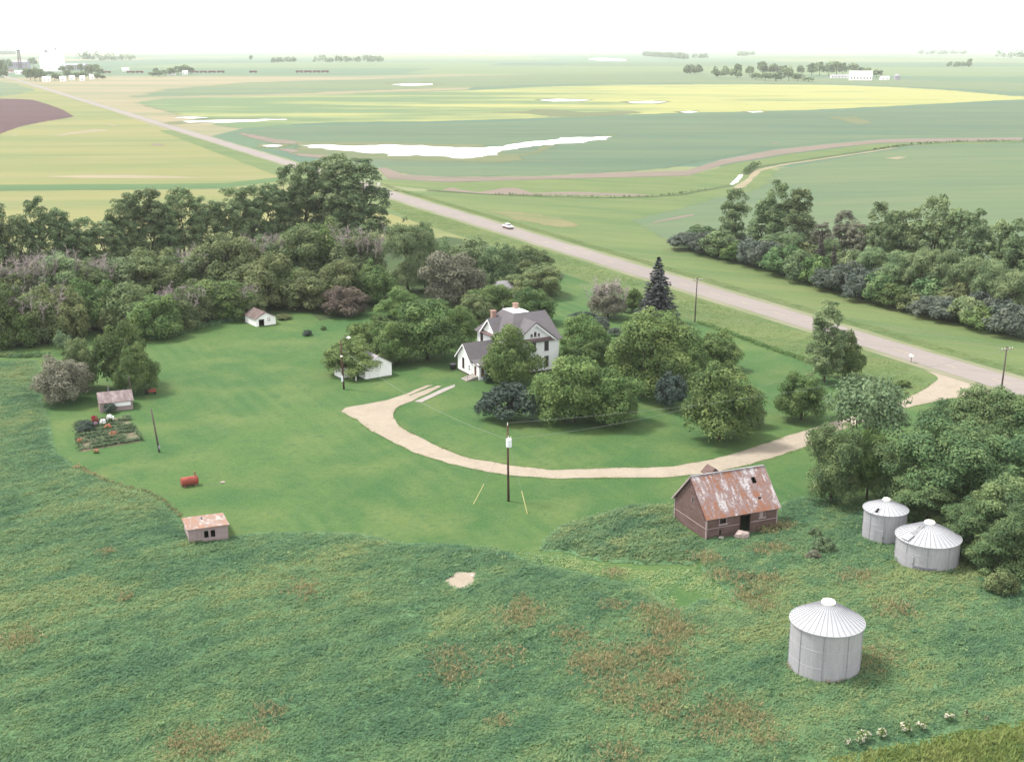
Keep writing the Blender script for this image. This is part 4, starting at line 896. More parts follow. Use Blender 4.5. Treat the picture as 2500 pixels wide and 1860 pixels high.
# trees and bushes round the yard: (name, kind, placement, material, dead, label)
SINGLE = [
 ('dark_tree', 'big', (-24.0, 275.3, 16.5, 9.9,), 'leaf_belt', 0, 'dark green upright tree at the right end of the left shelterbelt'),
 ('dark_tree', 'big', (-20.3, 278.4, 15.4, 7.0,), 'leaf_belt', 0, 'dark narrow tree leaning on the right of the dark upright tree'),
 ('brushy_tree', 'brush', (-12.7, 263.6, 11.4, 11.5,), 'leaf_grey', 0, 'grey-green rounded tree behind the farmhouse, left of its darker neighbours'),
 ('brushy_tree', 'brush', (-17.9, 294.8, 9.3, 8.9,), 'leaf_belt', 0, 'dark bushy tree half hidden behind the grey-green rounded tree'),
 ('brushy_tree', 'brush', (-9.5, 289.7, 10.1, 10.4,), 'leaf_belt', 0, 'dark bushy tree near the highway, behind the grey-green rounded tree'),
 ('brushy_tree', 'brush', (-3.7, 281.5, 10.1, 7.9,), 'leaf_belt', 0, 'dark bushy tree in the middle of the clump behind the farmhouse'),
 ('brushy_tree', 'brush', (4.7, 294.8, 7.1, 10.2,), 'leaf_brush', 0, 'bushy tree at the back right of the clump behind the farmhouse'),
 ('brushy_tree', 'brush', (5.0, 272.3, 6.9, 11.2,), 'leaf_brush', 0, 'spreading bushy tree at the right end of the clump behind the farmhouse'),
 ('reddish_bush', 'round', (-35.3, 250.2, 6.4, 9.3,), 'leaf_pink', 0, 'reddish brown bush at the edge of the shelterbelt beside the lawn'),
 ('yard_tree', 'round', (-23.6, 247.7, 6.3, 8.9,), 'leaf_yard', 0, 'yellow-green tree behind the large forked tree left of the farmhouse'),
 ('yard_tree', 'round', (-15.4, 213.1, 11.5, 13.2,), 'leaf_lush', 0, 'large forked tree on the lawn left of the farmhouse'),
 ('yard_tree', 'round', (-10.2, 224.9, 7.8, 6.9,), 'leaf_lush', 0, 'tree tucked between the large forked tree and the farmhouse wing'),
 ('yard_tree', 'round', (-8.0, 241.6, 6.2, 7.4,), 'leaf_brush', 0, 'dull green tree just behind the left end of the farmhouse'),
 ('yard_tree', 'round', (-3.9, 254.1, 6.2, 9.4,), 'leaf_lush', 0, 'tree behind the farmhouse roof, left of the two there'),
 ('yard_tree', 'round', (4.2, 242.8, 7.6, 9.0,), 'leaf_lush', 0, 'dark tree behind the right end of the farmhouse roof'),
 ('yard_tree', 'round', (-21.6, 210.3, 7.3, 7.9,), 'leaf_yard', 0, 'light green tree growing against the back of the white garage'),
 ('yard_tree', 'round', (-27.1, 214.0, 7.0, 7.8,), 'leaf_yard', 0, 'light green tree between the garage tree and the yard light'),
 ('yard_tree', 'round', (-27.8, 203.2, 6.2, 9.7,), 'leaf_yard', 0, 'low spreading tree over the small white shed by the yard light'),
 ('shrub', 'shrub', (-26.6, 238.1, 2.7, 4.2,), 'leaf_lush', 0, 'small dark shrub on the lawn behind the garage trees'),
 ('shrub', 'shrub', (-40.4, 232.3, 1.0, 2.1,), 'leaf_dark', 0, 'tiny dark shrub alone on the upper lawn'),
 ('shrub', 'shrub', (-37.9, 237.0, 0.8, 1.2,), 'leaf_lush', 0, 'tiny seedling to the right of the lone dark shrub'),
 ('shrub', 'shrub', (-47.8, 247.1, 1.0, 3.2,), 'leaf_brush', 0, 'low shrub just right of the small white shed by the trees'),
 ('house_tree', 'round', (-0.2, 196.3, 9.8, 9.1,), 'leaf_yard', 0, 'dense round tree standing in front of the farmhouse wall'),
 ('shrub', 'shrub', (-3.5, 198.1, 1.8, 2.6,), 'leaf_dark', 0, 'dark low bush at the foot of the porch'),
 ('yard_tree', 'round', (12.7, 209.4, 9.0, 8.8,), 'leaf_yard', 0, 'light green tree at the right end of the farmhouse'),
 ('yard_tree', 'round', (13.8, 205.6, 5.8, 7.0,), 'leaf_lush', 0, 'small tree squeezed between the big yard trees right of the farmhouse'),
 ('yard_tree', 'big', (22.6, 189.6, 13.7, 13.0,), 'leaf_lush', 0, 'biggest tree in the yard, below the spruce'),
 ('yard_tree', 'round', (29.2, 198.6, 8.8, 8.2,), 'leaf_yard', 0, 'tree joined to the right side of the biggest yard tree'),
 ('yard_tree', 'round', (19.0, 203.8, 6.2, 6.5,), 'leaf_yard', 0, 'tree joined to the left side of the biggest yard tree'),
 ('yard_tree', 'round', (36.4, 206.5, 7.3, 7.3,), 'leaf_lush', 0, 'rounded tree right of the biggest yard tree, near the mown edge'),
 ('yard_tree', 'round', (9.3, 175.1, 10.3, 11.3,), 'leaf_yard', 0, 'left of two broad low trees in front of the big yard trees'),
 ('yard_tree', 'round', (14.7, 174.5, 8.5, 9.2,), 'leaf_yard', 0, 'right of two broad low trees in front of the big yard trees'),
 ('yard_tree', 'round', (30.0, 166.2, 11.7, 10.8,), 'leaf_lush', 0, 'large open tree on the lawn nearest the driveway curve'),
 ('yard_tree', 'round', (35.5, 173.2, 5.6, 4.6,), 'leaf_brush', 0, 'thin side growth right of the large open lawn tree'),
 ('dark_shrub', 'shrub', (24.8, 181.4, 5.5, 4.8,), 'leaf_dark', 0, 'dark purple-grey shrub between the broad tree and the open tree'),
 ('dark_shrub', 'shrub', (-0.1, 176.0, 5.4, 7.9,), 'leaf_dark', 0, 'large round dark shrub on the lawn right of the walkway'),
 ('dark_shrub', 'shrub', (8.0, 174.4, 3.9, 4.3,), 'leaf_dark', 0, 'dark shrub tucked under the left side of the broad low tree'),
 ('yard_tree', 'round', (44.1, 176.2, 7.7, 7.1,), 'leaf_lush', 0, 'rounded tree by the driveway, left of the willow-like tree'),
 ('column_tree', 'tall', (52.9, 197.7, 13.5, 6.3,), 'leaf_belt', 0, 'tall columnar tree near the highway end of the driveway'),
 ('yard_tree', 'round', (57.3, 200.3, 8.1, 5.7,), 'leaf_lush', 0, 'thin tree leaning on the right of the columnar tree'),
 ('yard_tree', 'round', (20.1, 247.6, 7.5, 7.8,), 'leaf_grey', 1, 'half dead small tree left of the spruce'),
 ('yard_tree', 'round', (25.8, 254.1, 5.4, 4.8,), 'leaf_yard', 0, 'bright young tree just left of the spruce'),
 ('shrub', 'shrub', (14.6, 243.8, 2.0, 5.5,), 'leaf_dark', 0, 'dark hedge-like shrub on the lawn left of the half dead tree'),
 ('shrub', 'shrub', (18.0, 237.7, 2.5, 3.5,), 'leaf_shrubbelt', 0, 'dark shrub under the half dead tree'),
 ('shrub', 'shrub', (20.2, 231.9, 1.6, 2.4,), 'leaf_shrubbelt', 0, 'small grey shrub above the biggest yard tree'),
 ('shrub', 'shrub', (65.5, 194.7, 1.2, 2.1,), 'leaf_lush', 0, 'small green shrub on the grass point beside the highway'),
 ('shrub', 'shrub', (63.8, 194.2, 0.7, 1.6,), 'leaf_lush', 0, 'tiny shrub left of the one on the grass point'),
 ('yard_tree', 'round', (-72.1, 186.2, 7.9, 8.9,), 'leaf_grey', 0, 'brownish grey bush left of the garden shed'),
 ('yard_tree', 'round', (-71.8, 193.5, 8.5, 5.9,), 'leaf_brush', 0, 'yellowish tree behind the brownish grey bush'),
 ('shrub', 'shrub', (-83.2, 217.4, 4.1, 3.1,), 'leaf_willow', 0, 'small pale blue-green bush by the left shelterbelt'),
 ('yard_tree', 'round', (-64.7, 195.3, 11.1, 8.8,), 'leaf_lush', 0, 'tall rounded tree behind the garden shed'),
 ('yard_tree', 'round', (-61.7, 191.1, 7.9, 6.3,), 'leaf_lush', 0, 'rounded tree right of the garden shed'),
 ('shrub', 'shrub', (-62.5, 179.9, 1.5, 1.9,), 'leaf_dark', 0, 'dark bush against the front of the garden shed'),
 ('willow_tree', 'willow', (45.2, 147.4, 14.2, 11.1,), 'leaf_willow', 0, 'airy pale willow-like tree over the driveway'),
 ('near_tree', 'big', (39.9, 141.2, 10.0, 6.3,), 'leaf_near', 0, 'tree left of the bright young tree by the small grain bin'),
 ('near_tree', 'big', (44.7, 142.8, 9.2, 4.6,), 'leaf_yard', 0, 'bright young tree behind the small grain bin'),
 ('near_tree', 'big', (47.5, 140.7, 8.9, 5.9,), 'leaf_near', 0, 'leafy tree rising above the narrow grain bin'),
 ('near_tree', 'big', (60.0, 158.7, 7.8, 7.3,), 'leaf_near', 0, 'tree nearest the driveway mouth in the right-hand grove'),
 ('near_tree', 'big', (65.2, 156.7, 10.5, 9.1,), 'leaf_near', 0, 'tall tree below the highway pole in the right-hand grove'),
 ('near_tree', 'big', (68.0, 153.5, 9.6, 7.0,), 'leaf_near', 0, 'tree at the right edge below the highway pole'),
 ('near_tree', 'big', (52.1, 136.5, 12.1, 10.0,), 'leaf_near', 0, 'big dark tree directly behind the two grain bins'),
 ('near_tree', 'big', (58.5, 136.5, 10.3, 9.2,), 'leaf_near', 0, 'big dark tree right of the one behind the grain bins'),
 ('near_tree', 'big', (48.4, 133.9, 5.8, 6.8,), 'leaf_near', 0, 'bushy tree spreading over the back of the grain bins'),
 ('near_tree', 'big', (55.3, 126.0, 8.7, 7.5,), 'leaf_near', 0, 'big leafy tree right of the wide grain bin'),
 ('near_tree', 'big', (50.9, 125.1, 6.6, 5.3,), 'leaf_near', 0, 'dark bushy tree hard against the wide grain bin'),
 ('near_tree', 'big', (54.9, 120.1, 7.5, 6.5,), 'leaf_near', 0, 'lowest tree at the right edge of the picture'),
 ('near_tree', 'big', (52.3, 121.7, 4.5, 5.7,), 'leaf_near', 0, 'low bushy tree right below the wide grain bin'),
 ('shrub', 'shrub', (50.7, 115.0, 2.8, 2.9,), 'leaf_brush', 0, 'dry brownish shrub at the foot of the right-hand trees'),
 ('shrub', 'shrub', (35.2, 130.4, 1.2, 1.3,), 'leaf_willow', 0, 'silvery weed bush right of the barn, upper of three'),
 ('shrub', 'shrub', (35.0, 125.9, 1.9, 2.1,), 'leaf_willow', 0, 'silvery weed bush between the barn and the bins'),
 ('shrub', 'shrub', (33.4, 123.8, 1.2, 1.5,), 'leaf_grey', 0, 'silvery weed bush between the barn and the bins, lowest of three'),
]
for i, (nm, kd, a, mt, dd, lb) in enumerate(SINGLE):
    tree(nm, kd, *a, lb, 'shrub' if 'shrub' in nm or 'bush' in nm else 'tree', mat=mt, dead=bool(dd), var=3 if nm == 'house_tree' else i, rz=2.2 if nm == 'house_tree' else None)
tree('spruce_tree', 'spruce', 29.9, 243.8, 13.3, 10.1, 'dark conical spruce between the yard trees and the highway', mat='needles', rz=0.3)
# shelterbelt across the highway
GROVE = [(61.7, 333.7, 17.3, 8.4, 'leaf_belt', 0), (68.1, 328.4, 12.6, 8.7, 'leaf_belt', 0), (70.5, 323.3, 20.0, 9.0, 'leaf_belt', 0), (75.8, 318.3, 19.1, 9.7, 'leaf_belt', 0), (79.9, 311.0, 11.2, 6.2, 'leaf_grey', 1), (83.5, 304.1, 15.1, 7.7, 'leaf_grey', 1), (86.3, 299.6, 13.2, 6.8, 'leaf_grey', 1), (90.2, 295.3, 17.8, 7.9, 'leaf_belt', 0), (91.5, 289.0, 17.1, 6.9, 'leaf_belt', 0), (94.7, 287.0, 17.9, 8.4, 'leaf_belt', 0), (99.1, 283.0, 21.2, 9.8, 'leaf_belt', 0), (102.7, 279.1, 19.5, 7.8, 'leaf_belt', 0), (105.4, 273.4, 18.8, 8.8, 'leaf_belt', 0), (109.2, 268.0, 17.7, 9.0, 'leaf_belt', 0), (111.7, 262.8, 18.7, 8.1, 'leaf_belt', 0), (114.2, 257.7, 18.3, 8.6, 'leaf_belt', 0)]
for i, (*a, mt, dd) in enumerate(GROVE):
    tree('shelterbelt_tree', 'tall', *a, 'tall %stree in the shelterbelt across the highway, %s from the left' % ('half dead grey ' if dd else '', ORD[i]), group='tall trees across the highway', mat=mt, dead=bool(dd), var=i + 1)
MIDG = [70.0, 308.7, 9.5, 9.8, 79.9, 299.6, 8.4, 6.8, 85.2, 283.0, 9.1, 8.7, 88.1, 271.6, 10.2, 8.3, 92.0, 268.0, 11.9, 8.2, 95.9, 262.8, 11.7, 8.4, 99.0, 257.7, 11.2, 8.6, 101.7, 251.3, 11.6, 8.8, 104.6, 246.6, 11.1, 8.6]
MIDG = [MIDG[i:i + 4] for i in range(0, len(MIDG), 4)]
for i, a in enumerate(MIDG):
    tree('shelterbelt_tree', 'big', *a, 'middle-height tree in the shelterbelt across the highway, %s from the left' % ORD[i], group='middle trees across the highway', mat='leaf_belt', var=i)
for i, a in enumerate([(74.4, 289.0, 12.4, 4.2,), (76.6, 285.0, 9.6, 3.8,), (68.0, 311.0, 6.2, 3.7,)]):
    tree('spruce_tree', 'spruce', *a, ['brownish spruce in the shelterbelt across the highway', 'shorter brown spruce right of the brownish one across the highway', 'small brown spruce left of the two across the highway'][i], mat='needles_brown')
SHR = [49.7, 336.5, 5.1, 8.5, 52.9, 328.4, 5.5, 7.4, 55.8, 322.0, 6.2, 7.7, 58.9, 315.8, 5.9, 7.5, 61.8, 309.1, 5.7, 7.0, 64.9, 304.1, 6.1, 7.7, 67.3, 296.4, 5.8, 7.5, 69.6, 289.0, 6.2, 7.3, 72.2, 284.0, 5.9, 7.2, 74.5, 278.1, 5.8, 6.7, 76.7, 272.5, 6.4, 7.3, 78.8, 267.1, 6.0, 6.8, 81.0, 262.4, 5.4, 6.3, 83.1, 257.7, 6.0, 6.6, 85.3, 253.7, 5.0, 6.1, 87.6, 249.4, 5.2, 6.7, 90.1, 245.1, 4.7, 6.6, 92.8, 241.4, 5.5, 6.8, 95.0, 237.1, 5.4, 6.7, 97.2, 233.0, 5.9, 6.9, 99.3, 229.6, 6.3, 6.8, 53.7, 342.0, 4.5, 7.7, 59.0, 336.5, 5.4, 8.0, 64.2, 328.4, 5.2, 8.7, 74.0, 308.7, 6.2, 9.0, 82.4, 291.1, 5.9, 8.9, 86.3, 275.3, 6.3, 8.1, 95.8, 254.5, 6.2, 8.9, 99.9, 248.2, 6.4, 8.7, 91.5, 261.1, 5.0, 8.4]
SHR = sorted([SHR[i:i + 4] for i in range(0, len(SHR), 4)], key=lambda a: a[0])
for i, a in enumerate(SHR):
    a[2] *= TREE_RNG.uniform(.8, 1.3); a[3] *= TREE_RNG.uniform(.9, 1.25)
    tree('shrub', 'shrub', *a, 'dark dense shrub along the front of the shelterbelt across the highway, %s from the left' % ORD[i], 'shrub', 'shrubs fronting the shelterbelt across the highway', mat=('leaf_shrubbelt', 'leaf_belt', 'leaf_shrubbelt', 'leaf_near', 'leaf_brush', 'leaf_shrubbelt', 'leaf_lush')[(i * 5) % 7], var=i)
# ------------------------------------------------------------------ buildings
def frame(o, rz=0.0):
    return Matrix.Translation(Vector(o)) @ Matrix.Rotation(rz, 4, 'Z')

def siding(mb, fr, L, z0, z1, course=.2, prof=None, holes=(), th=.05, seed=0, proud=.012, mi=0):
    """horizontal boards from x=0..L in frame fr, outside towards -y; prof(z) gives the left and right end at height z"""
    rg = random.Random(seed); z = z0
    while z < z1 - .01:
        zt = min(z + course, z1); zm = (z + zt) / 2
        xa, xb = prof(zm) if prof else (0, L)
        if xb - xa > .05:
            cuts = sorted([(h[0], h[1]) for h in holes if h[2] < zm < h[3]])
            x = xa; segs = []
            for a, b in cuts:
                if a > x: segs.append((x, min(a, xb)))
                x = max(x, b)
            if x < xb: segs.append((x, xb))
            for a, b in segs:
                d = rg.uniform(0, proud)
                # lapped: the lower edge stands proud
                vs = [(a, -d - .02, z), (b, -d - .02, z), (b, th, z), (a, th, z), (a, -d, zt), (b, -d, zt), (b, th, zt), (a, th, zt)]
                mb.add([fr @ Vector(p) for p in vs], [(0, 1, 5, 4), (1, 2, 6, 5), (2, 3, 7, 6), (3, 0, 4, 7), (4, 5, 6, 7), (3, 2, 1, 0)], mi)
        z = zt
    return mb

def window(parent, fr, x0, x1, z0, z1, fmat, panes=2, depth=.05, t=.07, name='window', split='h'):
    """frame standing proud of the wall, panes set back; fr as in siding"""
    mb = MB()
    mb.box(x0 - t, x0, -.06, depth, z0 - t, z1 + t, fr=fr).box(x1, x1 + t, -.06, depth, z0 - t, z1 + t, fr=fr)
    mb.box(x0, x1, -.06, depth, z1, z1 + t, fr=fr).box(x0, x1, -.06, depth, z0 - t, z0, fr=fr)
    o = mb.build(name, fmat, parent)
    MB().box(x0 - t - .06, x1 + t + .06, -.13, -.062, z0 - t - .05, z0 - t, fr=fr).build('sill', fmat, o)
    for k in range(panes):
        if split == 'h':
            a = z0 + (z1 - z0) * k / panes; b = z0 + (z1 - z0) * (k + 1) / panes
            MB().box(x0, x1, .0 + .02 * k, .03 + .02 * k, a + .02, b - .02, fr=fr).build('pane', M['glass'], o)
        else:
            a = x0 + (x1 - x0) * k / panes; b = x0 + (x1 - x0) * (k + 1) / panes
            MB().box(a + .03, b - .03, .01, .04, z0, z1, fr=fr).build('pane', M['glass'], o)
    if panes > 1:
        mid = MB()
        if split == 'h': mid.box(x0, x1, -.02, .05, (z0 + z1) / 2 - .03, (z0 + z1) / 2 + .03, fr=fr)
        else:
            for k in range(1, panes): xm = x0 + (x1 - x0) * k / panes; mid.box(xm - .03, xm + .03, -.02, .05, z0, z1, fr=fr)
        mid.build('glazing_bar', fmat, o)
    return o

HP = math.pi / 2
def gable_shed(name, label, cat, origin, rz, L, D, eave, ridge, wall, roof, over=.25, ends=.2, holes=None, course=.2, group=None, seed=1, th=.08, z0=0.0):
    """ridge along local x; front wall at y=0 faces -y; gables at x=0 and x=L. holes: {'front'|'back'|'left'|'right': [(x0,x1,z0,z1)]}"""
    holes = holes or {}
    root = empty(name, (*origin, 0), rz, label, cat, group)
    F = {'front': frame((0, 0, 0)), 'right': frame((L, 0, 0), HP), 'back': frame((L, D, 0), math.pi), 'left': frame((0, D, 0), -HP)}
    for k in ('front', 'back'):
        siding(MB(), F[k], L, z0, eave, course, None, holes.get(k, ()), seed=seed).build('wall', wall, root) if False else None
        mb = siding(MB(), F[k], L, z0, eave, course, None, holes.get(k, ()), seed=seed); mb.build('wall', wall, root)
    def prof(z):
        if z <= eave: return (.052, D - .052)
        f = (z - eave) / (ridge - eave) * D / 2
        return (f + .03, D - f - .03)
    for k in ('left', 'right'):
        mb = siding(MB(), F[k], D, z0, ridge, course, prof, holes.get(k, ()), seed=seed + 3); mb.build('wall', wall, root)
    sl = (ridge - eave) / (D / 2); oz = over * sl
    zf = .05
    MB().slab([(-ends, -over, eave - oz + zf), (L + ends, -over, eave - oz + zf), (L + ends, D / 2, ridge + zf), (-ends, D / 2, ridge + zf)], th).build('roof_slope', roof, root)
    MB().slab([(L + ends, D + over, eave - oz + zf), (-ends, D + over, eave - oz + zf), (-ends, D / 2 + .003, ridge + zf), (L + ends, D / 2 + .003, ridge + zf)], th).build('roof_slope', roof, root)
    return root, F

def ridge_y(origin, rz, W):
    """origin and rotation for a shed whose gable (width W) is its front"""
    return (origin[0] + math.cos(rz) * W, origin[1] + math.sin(rz) * W), rz + HP

# ---- farmhouse: local x along the front to the left corner ... origin at the front right corner, x negative to the left
TH = R(28.5)
house = empty('farmhouse', (8.11, 205.5, 0), TH, 'white two-storey farmhouse with purple-grey hipped roof and brick chimneys', 'house')
X0, X1, DEP, EV = -9.5, 0.0, 12.3, 6.0
Ff = frame((X0, 0, 0)); Fl = frame((X0, DEP, 0), -HP); Fr = frame((0, 0, 0), HP); Fb = frame((0, DEP, 0), math.pi)
def wall(fr, L, z1, holes=(), z0=.45, prof=None, mat='white_wall', seed=1):
    return siding(MB(), fr, L, z0, z1, .16, prof, holes, .06, seed, .004).build('wall', M[mat], house)
FW = [(6.75, 7.45, 4.05, 5.65), (6.75, 7.45, 1.15, 2.9), (1.6, 2.3, 4.05, 5.65), (4.2, 4.9, 4.05, 5.65), (1.6, 2.3, 1.15, 2.9), (4.2, 4.9, 1.15, 2.9)]
wall(Ff, 9.5, EV, FW)
for (a, b, c, d) in FW: window(house, Ff, a, b, c, d, M['brown_frame'])
LW = [(1.1, 1.9, 4.0, 5.6), (6.5, 7.2, 4.1, 5.6)]
wall(Fl, DEP, EV, LW, prof=lambda z: (.062, DEP - .062), seed=2)
for (a, b, c, d) in LW: window(house, Fl, a, b, c, d, M['brown_frame'])
RW = [(2.5, 3.2, 4.05, 5.65), (2.5, 3.2, 1.15, 2.9), (8.0, 8.7, 4.05, 5.65), (8.0, 8.7, 1.15, 2.9)]
wall(Fr, DEP, EV, RW, prof=lambda z: (.062, DEP - .062), seed=3)
for (a, b, c, d) in RW: window(house, Fr, a, b, c, d, M['brown_frame'])
wall(Fb, 9.5, EV, (), seed=4)
MB().box(X0 + .05, -.05, .05, DEP - .05, -.1, .45).box(-15.25, X0 + .05, 3.5, 8.75, -.1, .45).build('foundation', M['foundation'], house)
for (x_, y_) in ((X0, 0), (0, 0), (X0, DEP), (0, DEP)):
    MB().box(x_ - .09, x_ + .09, y_ - .09, y_ + .09, .45, EV).build('corner_board', M['white_trim'], house)
# roof: deck at z=10, front and back slopes, hips, cross gables
o_ = .55; ze = 5.85; ZD = 9.95
dx0, dx1, dy0, dy1 = -6.2, -3.2, 4.8, 9.2
rf = MB()
A, B, C_, D_ = (X0 - o_, -o_, ze), (o_, -o_, ze), (o_, DEP + o_, ze), (X0 - o_, DEP + o_, ze)
def slope(poly, nm='roof_slope', m='shingle_purple', th=.12): return MB().slab(poly, th).build(nm, M[m], house)
slope([A, B, (.15, 4.9, ZD), (dx1, dy0, ZD), (dx0, dy0, ZD)])                                   # front, its ridge running out to the right gable
slope([C_, D_, (dx0, dy1, ZD), (dx1, dy1, ZD)])                                               # back hip
slope([D_, A, (dx0, dy0, ZD), (dx0, dy1, ZD)])                                                # left hip
slope([(.15, 4.9, ZD + .002), (.15, 8.9, 6.4), (-1.2, 8.9, 6.4), (dx1, dy0 + .9, ZD - .4), (dx1, dy0, ZD)])   # back of the right gable roof
slope([(o_, 7.5, ze - .004), C_, (dx1, dy1, ZD), (dx1, dy0 + .6, ZD)])
MB().slab([(dx0, dy0, ZD + .06), (dx1, dy0, ZD + .06), (dx1, dy1, ZD + .06), (dx0, dy1, ZD + .06)], .12).build('roof_deck', M['white_wall'], house)
MB().tube((dx0 + .1, dy1 - .1, ZD), (dx0 + .1, dy1 - .1, ZD + .9), .06, .02, 6).build('finial', M['grey_roof'], house)
# right gable wall
Gr = frame((.0, 0, 0), HP)
wall(Gr, DEP, ZD - .15, (), EV, lambda z: (max(0, (z - EV) / (ZD - EV) * 4.9 + .25), 9.0 - (z - EV) / (ZD - EV) * 4.1), seed=7)
# front gable
gx, gw, gz = -4.75, 3.7, 9.05
GW = [(gw - .18, gw + .18, 6.75, 7.5), (gw - .85, gw - .57, 6.7, 7.15), (gw + .57, gw + .85, 6.7, 7.15)]
Fg = frame((gx - gw, -.12, 0))
wall(Fg, gw * 2, gz - .12, GW, EV + .3, lambda z: ((z - EV - .1) / (gz - EV - .1) * gw + .2, 2 * gw - (z - EV - .1) / (gz - EV - .1) * gw - .2), seed=5)
for (a, b, c, d) in GW: window(house, Fg, a, b, c, d, M['brown_frame'], 1, t=.05)
for s in (-1, 1):
    q = [(gx + s * (gw + .35), -.55, 6.0), (gx, -.55, gz + .12), (gx, 4.4, gz + .12), (gx + s * (gw + .35), .5, 6.0)]
    slope(q if s < 0 and False else (q[::-1] if s < 0 else q)[::1], 'gable_roof_slope', th=.12)
    e0, e1 = Vector((gx + s * (gw + .35), -.58, 5.88)), Vector((gx, -.58, gz + .0))
    d_ = (e1 - e0).normalized(); nn = Vector((-d_.z * s, 0, d_.x * s)); nn = nn if nn.z < 0 else -nn
    MB().add([e0, e1, e1 + nn * .28, e0 + nn * .28, e0 + Vector((0, .05, 0)), e1 + Vector((0, .05, 0)), e1 + nn * .28 + Vector((0, .05, 0)), e0 + nn * .28 + Vector((0, .05, 0))],
             [(0, 1, 2, 3), (7, 6, 5, 4), (0, 4, 5, 1), (3, 2, 6, 7), (0, 3, 7, 4), (1, 5, 6, 2)]).build('barge_board', M['white_trim'], house)
slope([(gx - gw, -.62, 5.98), (gx + gw, -.62, 5.98), (gx + gw, -.1, 6.4), (gx - gw, -.1, 6.4)], 'pent_roof', 'pent_brown', .06)
# left gable
gy, lw, lz = 7.6, 3.0, 8.85
Fg2 = frame((X0 - .12, gy + lw, 0), -HP)
wall(Fg2, lw * 2, lz - .12, (), EV + .3, lambda z: ((z - EV - .1) / (lz - EV - .1) * lw + .2, 2 * lw - (z - EV - .1) / (lz - EV - .1) * lw - .2), mat='white_bright', seed=6)  # left gable in the brighter white: sunlight put into the colour
for s in (-1, 1):
    q = [(X0 - .55, gy + s * (lw + .35), 6.0), (X0 - .55, gy, lz + .12), (X0 + 3.6, gy, lz + .12), (X0 + .5, gy + s * (lw + .35), 6.0)]
    slope(q if s > 0 else q[::-1], 'gable_roof_slope')
    e0, e1 = Vector((X0 - .58, gy + s * (lw + .35), 5.88)), Vector((X0 - .58, gy, lz))
    d_ = (e1 - e0).normalized(); nn = Vector((0, -d_.z * s, d_.y * s)); nn = nn if nn.z < 0 else -nn; k_ = Vector((.05, 0, 0))
    MB().add([e0, e1, e1 + nn * .28, e0 + nn * .28, e0 + k_, e1 + k_, e1 + nn * .28 + k_, e0 + nn * .28 + k_],
             [(0, 1, 2, 3), (7, 6, 5, 4), (0, 4, 5, 1), (3, 2, 6, 7), (0, 3, 7, 4), (1, 5, 6, 2)]).build('barge_board', M['white_trim'], house)
slope([(X0 - .62, gy + lw, 5.98), (X0 - .62, gy - lw, 5.98), (X0 - .1, gy - lw, 6.4), (X0 - .1, gy + lw, 6.4)], 'pent_roof', 'pent_brown', .06)
def chimney(x, y, z0, z1, s=.42):
    o = MB().box(x - s, x + s, y - s, y + s, z0, z1).build('chimney', M['brick'], house)
    MB().box(x - s - .08, x + s + .08, y - s - .08, y + s + .08, z1, z1 + .18).box(x - .2, x + .2, y - .2, y + .2, z1 + .18, z1 + .24).build('cap', M['brick'], o)
chimney(-3.9, 8.5, 9.8, 10.75, .38); chimney(-7.9, 9.4, 7.8, 9.65, .38)
# one-storey wing
WX, WY0, WY1, WE, WR = -15.3, 3.4, 8.8, 2.95, 5.35
wf = frame((WX, WY0, 0)); wl = frame((WX, WY1, 0), -HP); wb = frame((X0, WY1, 0), math.pi)
WH = [(1.9, 2.6, 1.0, 2.7), (4.3, 4.75, 1.0, 1.9)]
wm = (WY1 - WY0) / 2
def wprof(z):
    if z <= WE: return (.062, 2 * wm - .062)
    f = (z - WE) / (WR - WE) * wm
    return (f + .05, 2 * wm - f - .05)
wall(wl, 2 * wm, WR, WH, .3, wprof, 'white_bright', 8)  # wing end lighter than its other walls, lit side painted in
for (a, b, c, d) in WH: window(house, wl, a, b, c, d, M['brown_frame'] if a < 3 else M['white_trim'], 2)
wall(wf, X0 - WX, WE, (), .3, None, 'white_wall', 9); wall(wb, X0 - WX, WE, (), .3, None, 'white_wall', 10)
ym = (WY0 + WY1) / 2
slope([(WX - .4, WY0 - .45, WE - .35), (X0, WY0 - .45, WE - .35), (X0, ym, WR + .08), (WX - .4, ym, WR + .08)])
slope([(X0, WY1 + .45, WE - .35), (WX - .4, WY1 + .45, WE - .35), (WX - .4, ym + .003, WR + .08), (X0, ym + .003, WR + .08)])
for s, yy in ((-1, WY0 - .45), (1, WY1 + .45)):
    e0, e1 = Vector((WX - .44, yy, WE - .45)), Vector((WX - .44, ym, WR - .02)); k_ = Vector((.04, 0, 0)); u_ = Vector((0, 0, -.24))
    MB().add([e0, e1, e1 + u_, e0 + u_, e0 + k_, e1 + k_, e1 + u_ + k_, e0 + u_ + k_], [(0, 1, 2, 3), (7, 6, 5, 4), (0, 4, 5, 1), (3, 2, 6, 7), (0, 3, 7, 4), (1, 5, 6, 2)]).build('barge_board', M['white_bright'], house)
MB().box(WX - .3, X0, WY0 - .5, WY0 - .455, WE - .62, WE - .38).build('fascia', M['white_trim'], house)
